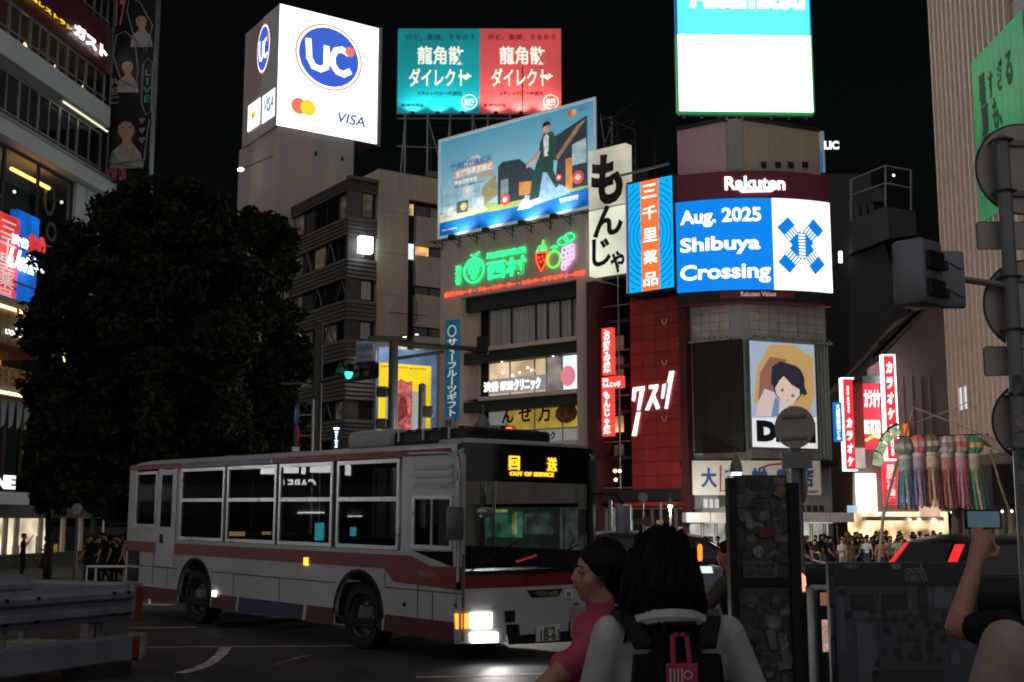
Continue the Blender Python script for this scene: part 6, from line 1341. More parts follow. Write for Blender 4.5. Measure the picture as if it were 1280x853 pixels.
tree('broadleaf_tree', 'large dark leafy tree between the left shopfronts and the bus', 'tree', 185, 34,
     [(195, 245, 45, 32, 0), (150, 262, 40, 32, .3), (245, 258, 42, 34, 0), (120, 300, 45, 40, 0), (180, 310, 55, 45, .5), (250, 310, 55, 45, 0), (80, 345, 42, 40, 0), (140, 365, 55, 45, -.6), (215, 370, 60, 50, -.6), (290, 355, 45, 45, .3),
      (65, 410, 42, 45, .2), (120, 430, 55, 50, 0), (190, 440, 60, 50, -.8), (260, 430, 60, 50, -.4), (60, 480, 38, 40, .2), (110, 500, 55, 50, 0), (180, 510, 60, 50, -.6), (250, 500, 60, 50, 0), (75, 550, 40, 40, .2), (130, 570, 55, 45, 0), (200, 570, 60, 45, 0), (270, 560, 55, 45, 0), (100, 615, 45, 35, 0), (160, 625, 45, 30, 0), (220, 620, 50, 35, 0)], .24, 330, 3, .125)
tree('broadleaf_tree', 'dark leafy tree in front of the banded office block', 'tree', 340, 40,
     [(300, 285, 32, 30, 0), (335, 300, 36, 34, 0), (355, 345, 26, 34, 0), (310, 350, 40, 40, .3), (355, 400, 28, 34, 0), (320, 420, 45, 45, -.3), (365, 455, 30, 40, 0), (330, 490, 45, 45, 0), (372, 510, 22, 34, 0), (300, 540, 45, 45, 0), (360, 550, 32, 35, 0)], .2, 330, 9, .13)
tree('small_tree', 'low dark shrub-like tree beside the cafe at far left', 'tree', 62, 38, [(52, 560, 22, 26, 0), (60, 600, 26, 26, 0), (85, 600, 30, 30, 0), (60, 520, 24, 26, 0), (70, 630, 26, 18, 0)], .12, 300, 14, .10)

# ================================================================ poles, signals, lamps
POLE = mat('pole_dark', (.045, .043, .042), .5, .2, var=.2); POLEG = mat('pole_grey', (.20, .20, .21), .5, .3, var=.15, vs=4)
def pole(name, label, px, Y, py_top, r, m=POLE, cat='pole'):
    f = frame_at(px, Y); t = thing(name, label, cat, f); z = f.z(px, py_top); MB().lathe([(r*1.15, 0), (r, .5), (r*.85, z), (r*.3, z+.03)], n=12).build('shaft', m, t, smooth=40); return t, f, z
t, f, z = pole('signal_pole', 'tall dark pole carrying the green traffic light', 393, 30, 402, .13)
a = f.hit(472, 462, -.3); MB().tube([(0, 0, f.z(399, 478)), (a.x*.5, -.2, f.z(430, 470)), (a.x, -.3, a.z)], .06, 8).build('arm', POLE, t)
MB().tube([(-.9, 0, f.z(399, 480)), (0, 0, f.z(399, 479))], .03, 6).build('short_arm', POLE, t)
def signal_head(name, label, f, c, yaw, n, litc, litk):
    fr = Frame(f.w(*c), (math.cos(yaw), math.sin(yaw))); t = thing(name, label, 'traffic light', fr)
    b = MB().rbox(-.18, -.18+.38*n, -.10, .14, -.20, .20, r=.06).build('housing', PLA, t, smooth=40)
    for k in range(n):
        x = .38*k+.01; MB().lathe([(.15, -.02), (.155, .0)], (x, -.11, 0), 16, axis='y').build('lens', emat(litc[0], litc[1], litc[2]) if k == litk else mat('lens_off', (.03, .03, .03), .2, var=0), t)
        vz = MB(); pts = ell(x, 0, .165, .165, 14, 0, 180)
        for i in range(len(pts)-1): vz.prism([pts[i], pts[i+1], (x+(pts[i+1][0]-x)*1.06, pts[i+1][1]*1.06), (x+(pts[i][0]-x)*1.06, pts[i][1]*1.06)], -.38, -.10)
        vz.build('visor', PLA, t)
    return t
c = f.hit(441, 467, -.3); signal_head('traffic_light', 'traffic light glowing green on the arm of the tall pole', f, (c.x, -.35, c.z), R(-48), 3, ('sig_green', (.05, 1., .72), 2.5), 0)
t = thing('street_name_plate', 'pale blue street name plate above the green traffic light', 'sign', Frame(f.w(f.x(457, 440, -.3), -.4, f.z(457, 453, -.3)), (.9, -.42)))
MB().rbox(-.25, .28, -.02, .02, 0, .52, r=.01).build('plate', mat('plate_blue', (.25, .30, .38), .5, var=.1), t); text('渋谷駅前', (-.2, .23, .26, .44), BLUEP, t, -.022, ext=.002); text('Shibuya Sta.', (-.15, .18, .08, .16), BLUEP, t, -.022, ext=.002)
t, f, z = pole('lamp_pole', 'thick dark pole with a long arm in front of the yellow billboard', 489, 28, 424, .13)
a = f.hit(604, 437, 0); MB().tube([(0, 0, f.z(493, 427)), (f.x(520, 432), 0, f.z(520, 432)), (a.x, 0, a.z)], [.09, .07, .05], 8).build('arm', POLE, t); b = f.hit(555, 440, 0); MB().bar((0, 0, f.z(493, 449)), (b.x, 0, b.z), .04).build('brace', POLE, t)
MB().rbox(a.x-.15, a.x+.12, -.1, .1, a.z-.1, a.z+.30, r=.03).build('camera_box', PLA, t)
for py in (490, 530): MB().rbox(-.38, -.12, -.12, .12, f.z(493, py)-.12, f.z(493, py)+.12, r=.04).build('control_box', PLA, t)
MB().rbox(-.6, .2, -.1, .1, z-.05, z+.06, r=.02).build('cap', POLE, t)
t, f, z = pole('slim_pole', 'short dark pole with a small box right of the lamp pole', 526, 28, 481, .10); MB().rbox(.02, .26, -.1, .1, f.z(526, 522), f.z(526, 508), r=.03).build('camera_box', PLA, t)
t, f, z = pole('sign_pole', 'grey post bearing a blue arrow sign over a no-parking sign', 388, 27, 500, .035, POLEG)
for py, m1, m2, nm in ((519, mat('road_blue', (.01, .10, .30), .4, var=0), WHITE, 'arrow_disc'), (545, mat('road_red', (.40, .02, .03), .4, var=0), mat('road_blue', (0, 0, 0)), 'no_parking_disc')):
    MB().bar((0, 0, f.z(388, py)), (f.x(372, py), 0, f.z(372, py)), .02).build('bracket', POLEG, t)
    c = f.hit(371, py, 0); fr = Frame(f.w(c.x, -.05, c.z), (.38, -.92)); d = MB().lathe([(.235, -.012), (.235, .012)], n=24, axis='y').build(nm, m1, None); d.matrix_world = fr.M4; d.parent = t; d.matrix_parent_inverse = f.M4.inverted()
    if 'no' in nm: MB().lathe([(.17, -.016), (.17, -.0125)], n=20, axis='y').build('disc_face', m2, d); MB().prism([(-.14, .10), (-.10, .14), (.14, -.10), (.10, -.14)], -.020, -.0165).build('slash', m1, d)
    else: MB().prism([(-.03, -.14), (.03, -.14), (.03, .04), (.08, .04), (0, .15), (-.08, .04), (-.03, .04)], -.017, -.0125).build('arrow', m2, d)
q = f.hit(370, 560, 0); MB().box(q.x-.08, q.x+.08, -.03, -.02, q.z-.08, q.z+.02).build('small_plate', WHITE, t)
t = thing('lit_script_sign', 'small vertical sign with white script glowing behind the bus', 'sign', frame_at(420, 60)); q = Frame(t.matrix_world.translation, (1, 0)).rect(415, 532, 425, 562); part('board', t, mat('sign_navy', (.01, .02, .06), .5), q[0], q[1], 0, .2, q[2], q[3]); text('Outlets', (q[0]+.08, q[1]-.05, q[2]+.1, q[3]-.1), NWT, t, -.01, bold=.02, vert=True)
def street_lamp(label, px, py_bot, py_top, Y, rpx, energy):
    f = frame_at(px, Y); r = rpx*Y/FPX; z0, z1 = f.z(px, py_bot), f.z(px, py_top); t = thing('street_lamp', label, 'street lamp', f, 'bell street lamps')
    h = z1-z0; MB().lathe([(r*.9, z0), (r, z0+h*.15), (r*.85, z0+h*.5), (r*.4, z0+h*.85), (r*.12, z1), (r*.1, z1+.2)], n=18).build('shade', mat('lamp_shade', (.16, .15, .14), .5, .3, var=.1), t, smooth=50)
    MB().lathe([(r*.3, z0-.10), (r*.72, z0-.08), (r*.78, z0+.02), (r*.3, z0+.03)], n=18).build('lamp_glass', emat('street_lamp_glow', (1., .97, .86), 8, True), t)
    MB().lathe([(.09, 0), (.07, 1), (.055, z0-.3), (.03, z0-.1)], (.0, .05, 0), 10).build('post', POLE, t)
    light('POINT', (0, -.05, z0-.25), energy, (1, .95, .82), .12, parent=t); return t
street_lamp('bell-shaped street lamp glowing just above the front of the bus roof', 603, 544, 517, 27, 11, 700)
street_lamp('bell-shaped street lamp glowing left of the stickered board, before the bookshop sign', 922, 591, 569, 44, 8, 2600)
street_lamp('small street lamp glowing over the drugstore entrance crowd', 838, 632, 622, 60, 4, 900)
f = frame_at(630, 29); c = f.hit(620, 543, 0); 
t, f2, z = pole('signal_post', 'slim post behind the bus roof holding the red traffic light', 617, 29, 545, .05); signal_head('traffic_light', 'traffic light glowing red just above the bus roof', f2, (-.05, -.2, f2.z(617, 543)), R(12), 2, ('sig_red', (1., .10, .03), 3), 1)
t, f, z = pole('sign_post', 'thin post with a small round sign before the left shopfront', 97, 30, 632, .045); c = f.z(97, 636); MB().lathe([(.13, -.05), (.13, -.07)], (0, 0, c), 16, axis='y').build('disc', POLEG, t)
t, f, z = pole('sign_post', 'thin grey post with round sign back near the drugstore entrance', 804, 38, 617, .03, POLEG); MB().lathe([(.15, -.05), (.15, -.07)], (0, 0, f.z(804, 622)), 16, axis='y').build('disc', POLEG, t); MB().box(-.25, .25, -.06, -.03, f.z(804, 656), f.z(804, 648)).build('plate', POLE, t)
for i, (px, Y) in enumerate(((787, 45), (826, 52), (763, 40))): t, f, z = pole('bollard_post', ('thin grey post left of the drugstore glass', 'thick dark post by the drugstore posters', 'thin post beside the bus mirror')[i], px, Y, 632-i*3, .07, POLEG)
t = thing('low_railing', 'white tubular railing at the kerb behind the bus', 'railing', frame_at(140, 27)); MB().tube([(-.5, 0, 0), (-.5, 0, .8), (.9, 0, .8), (.9, 0, 0)], .03, 6).build('top_tube', WHITE, t); MB().bar((-.3, 0, .05), (-.3, 0, .8), .025).build('upright', WHITE, t); MB().bar((-.5, 0, .45), (.9, 0, .45), .025).build('mid_tube', WHITE, t)

# ================================================================ guard rail barrier, left foreground
GW = mat('barrier_white', (.20, .22, .30), .45, .1, var=.18, vs=3); GWD = mat('barrier_dirty', (.22, .20, .19), .7, var=.5, vs=4); REFL = mat('red_reflector', (.22, .04, .03), .35, var=.2, vs=10); PAD = mat('pad_black', (.02, .02, .02), .7)
A0 = Vector(gp(-40, 650+1.85*FPX/12.9)); B0 = at(160, 650, 15.0)
A0 = at(-40, 650, 12.9)
FGR_ = Frame((A0.x, A0.y, gz(A0.x, A0.y)), (B0.x-A0.x, B0.y-A0.y)); LB = math.hypot(B0.x-A0.x, B0.y-A0.y)
bar_ = thing('guard_rail_barrier', 'portable white steel guard rail on base beams at the lower left', 'barrier', FGR_)
def wbeam(x0, x1, z0, z1, y, name='rail'):
    h = z1-z0; pr = [(0, 0), (.02, .0), (-.0, .12), (-.07, .22), (-.07, .36), (.0, .46), (.0, .54), (-.07, .64), (-.07, .78), (0, .88), (.02, 1.)]
    vs = []; n = len(pr)
    for x in (x0, x1):
        for d, k in pr: vs.append((x, y+d, z0+h*k))
        for d, k in reversed(pr): vs.append((x, y+d+.012, z0+h*k))
    m = 2*n; b = MB(); b.add(vs, [(i, (i+1) % m, m+(i+1) % m, m+i)[::-1] for i in range(m)]+[tuple(range(m)), tuple(range(2*m-1, m-1, -1))]); return b.build(name, GW, bar_)
wbeam(0, LB, .62, 1.04, -.1); MB().rbox(LB-.02, LB+.16, -.16, .12, .60, 1.06, r=.04).build('end_cap', GW, bar_, smooth=40); MB().box(LB+.02, LB+.13, -.172, -.161, .62, 1.0).build('reflector', REFL, bar_)
for x in (.5, 1.75, LB-.45): MB().box(x, x+.09, -.02, .1, .1, 1.0).build('post', GWD, bar_)
for x in (.42, .85, LB-.35, LB-.12): 
    for z in (.70, .95): MB().lathe([(.018, -.13), (.018, -.19)], (x, 0, z), 8, axis='y').build('bolt', RUB, bar_)
MB().rbox(0, LB-.05, -.22, .02, .15, .44, r=.02).build('base_beam', GW, bar_); MB().box(LB-.05, LB+.08, -.2, .0, .18, .42).build('base_reflector', REFL, bar_); MB().rbox(LB+.08, LB+.2, -.21, .02, .13, .45, r=.02).build('base_end', GWD, bar_)
for x in (.2, 1.5, LB-.5): MB().box(x, x+.35, -.3, .1, 0, .15).build('pad', PAD, bar_)
MB().box(.0, LB-.2, .02, 1.3, .30, .36).build('deck_plate', GWD, bar_)
wbeam(0, LB-.1, .70, 1.10, 1.5); MB().rbox(LB-.12, LB+.04, -.1, 1.6, .80, 1.06, r=.04).build('return_rail', GW, bar_)
for x in (.8, 2.2): MB().box(x, x+.09, 1.5, 1.6, 0, 1.05).build('post', GWD, bar_)

# ================================================================ right foreground: sign pole, boards, boxes
t, f, z = pole('sign_pole', 'grey pole at right carrying the backs of large round road signs', 1281, 7.6, 174, .052, POLEG)
SBK = mat('sign_back', (.36, .33, .33), .45, .4, var=.12, vs=3); SRM = mat('sign_rim', (.05, .05, .05), .5)
for px, py, r, lab in ((1277, 212, 60, 0), (1286, 382, 58, 0), (1290, 528, 50, 0)):
    c = f.hit(px, py, .08); rr = r*7.6/FPX; d = MB().lathe([(rr, .07), (rr, .085)], (c.x, 0, c.z), 40, axis='y').build('round_sign', SBK, t); MB().tube([(p[0], .077, p[1]) for p in ell(c.x, c.z, rr, rr, 40)], .009, 6, closed=True).build('rim', SRM, d)
    for dz in (-.17, .17): MB().rbox(c.x-.16, c.x+.16, .045, .07, c.z+dz-.02, c.z+dz+.02, r=.004).build('channel', POLEG, d); MB().tube([(-.055, .06, c.z+dz), (-.06, -.03, c.z+dz), (0, -.062, c.z+dz), (.06, -.03, c.z+dz), (.055, .06, c.z+dz)], .010, 6).build('clamp', SRM, d)
for px0, py0, px1, py1 in ((1221, 278, 1300, 312), (1230, 434, 1300, 470)):
    q = f.rect(px0, py0, px1, py1, .07); d = MB().rbox(q[0], q[1], .07, .085, q[2], q[3], r=.006).build('plate_sign', SBK, t); MB().tube([(q[0]+.01, .077, q[2]), (q[0], .077, q[2]+.01), (q[0], .077, q[3]-.01), (q[0]+.01, .077, q[3]), (q[1], .077, q[3])], .006, 5).build('rim', SRM, d)
for k in range(5): c = f.z(1262, 480+45*k); MB().rbox(-.045, .03, -.056, -.045, c-.08, c+.05, r=.004).build('sticker', mat('stk%d' % (k % 3), [(.10, .10, .11), (.25, .25, .25), (.06, .12, .12)][k % 3], .6, var=.5, vs=20), t)
c = f.hit(1283, 538, .05); ring('sticker', c.x, c.z, .05, .055, .012, mat('stk_teal', (.06, .25, .22), .5), t, .06)
c = f.hit(1200, 350, 0); MB().tube([(0, 0, f.z(1262, 358)), (c.x, -.02, c.z)], .022, 8).build('bracket_arm', POLEG, t)
sg = thing('pedestrian_signal', 'dark pair of pedestrian signal housings seen from behind on the pole bracket', 'traffic light', f); HSG = mat('signal_shell', (.19, .21, .26), .35, .3, var=.15, vs=5)
q = f.rect(1168, 314, 1208, 386, -.05); MB().rbox(q[0], q[1], -.08, -.02, q[2], q[3], r=.025).build('housing', HSG, sg, smooth=40)
for dz in (.09, .27): MB().rbox(q[0]+.02, q[0]+.07, -.10, -.08, q[2]+dz-.03, q[2]+dz+.03, r=.008).build('hinge', PLA, sg); MB().tube([(q[0]+.08, -.083, q[2]+dz+.02), (q[0]+.14, -.083, q[2]+dz-.02), (q[0]+.17, -.083, q[2]+dz-.02)], .004, 4).build('cable', PLA, sg)
q = f.rect(1131, 305, 1166, 386, -.05); fr = Frame(f.w(q[1], -.03, q[2]), (.75, .66)); d = MB().rbox(-.26, 0, -.10, .12, 0, q[3]-q[2], r=.03).build('housing', HSG, None, smooth=40); d.matrix_world = fr.M4; d.parent = sg; d.matrix_parent_inverse = f.M4.inverted()
MB().rbox(-.22, -.03, -.125, -.10, .05, .16, r=.01).build('cover', PLA, d); MB().rbox(-.22, -.03, -.125, -.10, .22, .34, r=.01).build('cover', PLA, d)
# stickered board
f = Frame(onground(911, 8.2), (1, .12)); sb = thing('stickered_board', 'tall dark panel covered in stickers standing beside the road', 'board', f)
W1 = f.x(1000, 700); zt = f.z(955, 594); FRM = mat('frame_black', (.013, .012, .012), .5, var=.2, spec=.25)
MB().rbox(-.005, .05, -.03, .06, 0, zt-.02, r=.006).build('post', FRM, sb); MB().rbox(W1-.075, W1, -.03, .06, 0, zt-.05, r=.006).build('post', FRM, sb)
part('panel', sb, mat('board_grey', (.055, .055, .06), .5, var=.5, vs=9), .05, W1-.075, 0, .03, .1, zt); MB().rbox(.04, W1-.06, -.025, .04, f.z(955, 733), f.z(955, 722), r=.005).build('cross_bar', FRM, sb)
rnd = random.Random(5); SC_ = [mat('sticker_%d' % i, c, .45, var=.45, vs=14) for i, c in enumerate(((.13, .13, .14), (.09, .10, .12), (.17, .17, .18), (.04, .07, .10), (.15, .03, .025), (.14, .11, .02), (.02, .05, .08), (.03, .03, .03)))]
k = 0
for i in range(110):
    u = rnd.uniform(.07, W1-.10); v = rnd.uniform(f.z(955, 850), zt-.04)
    if abs(v-f.z(955, 727)) < .055 or f.z(955, 722) < v < f.z(955, 703): continue
    w, h = rnd.uniform(.02, .055), rnd.uniform(.015, .05); an = rnd.uniform(-.25, .25); m = SC_[rnd.choice((0, 0, 1, 1, 2, 3, 3, 6, 7, 7, 7))]; k += 1
    pts = ell(u, v, w, h, rnd.choice((5, 14, 14)), rot=an) if rnd.random() < .35 else [(u+a*w*math.cos(an)-b_*h*math.sin(an), v+a*w*math.sin(an)+b_*h*math.cos(an)) for a, b_ in ((-1, -1), (1, -1), (1, 1), (-1, 1))]
    poly('sticker', [(max(.052, min(W1-.077, x)), y_) for x, y_ in pts], m, sb, -.0002*k-.0006, .0006)
for (px, py, w, h, m, n_) in ((960, 665, .065, .035, 4, 16), (975, 615, .05, .055, 5, 4), (945, 630, .05, .03, 7, 4), (938, 655, .035, .04, 2, 6), (955, 645, .05, .03, 2, 7), (948, 690, .04, .04, 2, 8), (972, 640, .045, .03, 6, 4)): c = f.hit(px, py, -.03); poly('sticker', ell(c.x, c.z, w, h, n_, rot=.3), SC_[m], sb, -.026, .001)
WSK = mat('sticker_letter', (.02, .02, .022), .5, var=0); q = f.rect(929, 703, 972, 722, -.027); poly('sticker', [(q[0], q[2]), (q[1], q[2]), (q[1], q[3]), (q[0], q[3])], SC_[1], sb, -.026, .001); text('CORNER', (q[0]+.01, q[1]-.01, q[2]+.053, q[3]-.008), WSK, sb, -.0275, ext=.001, bold=.04); text('NETWORK', (q[0]+.01, q[1]-.01, q[2]+.008, q[2]+.048), WSK, sb, -.0275, ext=.001, bold=.04)
# round sign on a pole behind the board
t, f, z = pole('sign_pole', 'grey pole behind the stickered board with a round sign back and a plate', 997, 13.5, 517, .07, POLEG)
fr = Frame(f.w(-.02, -.10, f.z(995, 535)), (.80, -.6)); d = MB().lathe([(.235, -.01), (.235, .01)], n=28, axis='y').build('round_sign', mat('sign_back2', (.34, .30, .29), .5, .3, var=.1), None); d.matrix_world = fr.M4; d.parent = t; d.matrix_parent_inverse = f.M4.inverted()
for dz in (-.12, .12): MB().rbox(-.14, .14, -.035, -.01, dz-.02, dz+.02, r=.004).build('channel', POLEG, d)
q = f.rect(976, 566, 1015, 586, -.1); MB().rbox(q[0], q[1], -.13, -.11, q[2], q[3], r=.005).build('plate_sign', POLEG, t); fr = Frame(f.w(.03, .12, f.z(1000, 605)), (.25, -.97)); d = MB().lathe([(.25, -.01), (.25, .01)], n=28, axis='y').build('round_sign', SBK, None); d.matrix_world = fr.M4; d.parent = t; d.matrix_parent_inverse = f.M4.inverted()
# area map board
f = Frame(onground(1036, 6.4), (1, .06)); mbd = thing('area_map_board', 'dark framed street map board with pictures at the lower right', 'board', f)
W1 = f.x(1222, 780); zt = f.z(1130, 703)
MB().rbox(-.01, W1+.01, 0, .06, .35, zt, r=.01).build('case', mat('case_black', (.012, .013, .015), .4), mbd); MB().box(.02, .10, .0, .05, 0, .35).build('leg', FRM, mbd); MB().box(W1-.1, W1-.02, .0, .05, 0, .35).build('leg', FRM, mbd)
MAPM = mat('map_paper', (.055, .068, .095), .35, var=.2, vs=7); part('map_sheet', mbd, MAPM, .015, W1-.015, -.006, 0, .4, f.z(1130, 733)); part('title_strip', mbd, mat('title_dark', (.02, .025, .03), .4), .015, W1-.015, -.006, 0, f.z(1130, 732), zt-.012)
TT = mat('map_white', (.16, .18, .20), .5, var=0); TD = mat('map_dark', (.018, .02, .024), .5, var=0); TB = mat('map_brown', (.035, .03, .03), .5, var=.3, vs=10); TL = mat('map_light', (.085, .10, .14), .45, var=.15)
def mr_(px0, py0, px1, py1): return f.rect(px0, py0, px1, py1, -.01)
text('CENTRAL', mr_(1131, 710, 1158, 718), TT, mbd, -.007, ext=.001, bold=.02); text('SHIBUYA', mr_(1131, 719, 1160, 727), TT, mbd, -.007, ext=.001, bold=.02); text('SHIBUYA', mr_(1056, 705, 1074, 711), TT, mbd, -.007, ext=.001, bold=.01)
y0 = -.0065
for j, (a, b_, c_, d_, m) in enumerate(((1048, 733, 1058, 815, TL), (1064, 743, 1092, 758, TB), (1102, 742, 1134, 762, TB), (1148, 733, 1160, 772, TB), (1098, 734, 1102, 764, TL), (1134, 733, 1142, 775, TL), (1166, 735, 1204, 760, TL), (1070, 778, 1098, 853, TL), (1178, 765, 1194, 790, TB), (1200, 800, 1216, 812, TL), (1188, 812, 1200, 830, TL), (1090, 838, 1180, 853, TB), (1160, 735, 1166, 756, TL), (1066, 765, 1160, 772, TL), (1115, 705, 1126, 712, TT), (1150, 705, 1153, 712, TT))):
    q = mr_(a, b_, c_, d_); part('map_block', mbd, m, q[0], q[1], y0-.0008*(j % 4)-.0012, y0-.0004, q[2], q[3])
for px, py in ((1053, 740), (1061, 769), (1109, 787), (1140, 783), (1155, 760), (1175, 825), (1165, 792), (1146, 811), (1097, 830), (1180, 798), (1105, 766), (1122, 814), (1163, 812)): q = mr_(px-4, py-4, px+4, py+4); part('map_symbol', mbd, TD, q[0], q[1], -.0115, -.0105, q[2], q[3])
for px, py in ((1070, 757), (1081, 757), (1091, 763), (1108, 773), (1119, 773), (1132, 773), (1147, 772), (1161, 778), (1173, 782), (1126, 799), (1137, 797), (1149, 799), (1163, 803), (1126, 823), (1140, 822), (1150, 821), (1165, 824), (1106, 815)): c = f.hit(px, py, -.01); poly('map_pin', ell(c.x, c.z, .018, .022, 10), TB, mbd, -.0125, .001)
q = mr_(1204, 738, 1212, 751); poly('painted_glint', [(q[0], q[3]), (q[1], q[2]), (q[0]+.02, q[2])], emat('glint_blue', (.35, .65, .8), .8), mbd, -.012, .001)  # blue glint painted on the map board as a small glowing triangle
for k in range(3): q = mr_(1038, 720+40*k, 1044, 755+40*k); part('edge_light', mbd, mat('edge_blue', (.03, .05, .09), .3), q[0], q[1], -.009, -.006, q[2], q[3])
# road-works boxes between the boards
f = frame_at(1018, 10); t = thing('equipment_box', 'black equipment box between the stickered board and the map board', 'box', f); MB().rbox(f.x(1000, 780), f.x(1031, 780), 0, .4, 0, f.z(1016, 741), r=.015).build('case', FRM, t); MB().rbox(f.x(1001, 780), f.x(1030, 780), -.012, 0, .4, .9, r=.004).build('door', PLA, t)
b = tag(MB().lathe([(.045, 0), (.045, .04), (.055, .045), (.05, .12), (.02, .15)], n=12).build('warning_beacon', emat('beacon_pink', (1., .42, .25), 1.3), smooth=40), 'small glowing pinkish beacon on the black equipment box', 'beacon'); b.location = f.w(f.x(1007, 735), .2, f.z(1016, 741))
f = frame_at(1031, 9.4); t = thing('lit_cabinet', 'narrow cabinet with a warm lit panel left of the map board', 'cabinet', f); MB().rbox(f.x(1023, 780), f.x(1037, 780), 0, .35, 0, f.z(1030, 737), r=.01).build('case', FRM, t); q = f.rect(1025, 741, 1036, 757, 0); part('lit_panel', t, emat('cab_warm', (.55, .26, .14), .35), q[0], q[1], -.006, 0, q[2], q[3]); q = f.rect(1027, 775, 1036, 815, 0); part('lit_panel', t, emat('cab_pale', (.8, .5, .42), .45, False, (20, .5)), q[0], q[1], -.006, 0, q[2], q[3])
f = frame_at(893, 10.5); t = thing('plastic_barrier', 'pale plastic road barrier beside the traffic guard', 'barrier', f); q = f.rect(868, 716, 904, 790); MB().rbox(q[0], q[1], 0, .4, 0, q[3], r=.03).build('body', GW, t, smooth=40); MB().rbox(q[1]-.06, q[1]+.01, -.02, .42, 0, q[3]+.05, r=.02).build('end_post', GW, t); MB().rbox(q[0]+.04, q[1]-.1, -.01, .0, q[3]-.22, q[3]-.1, r=.004).build('recess', GWD, t)
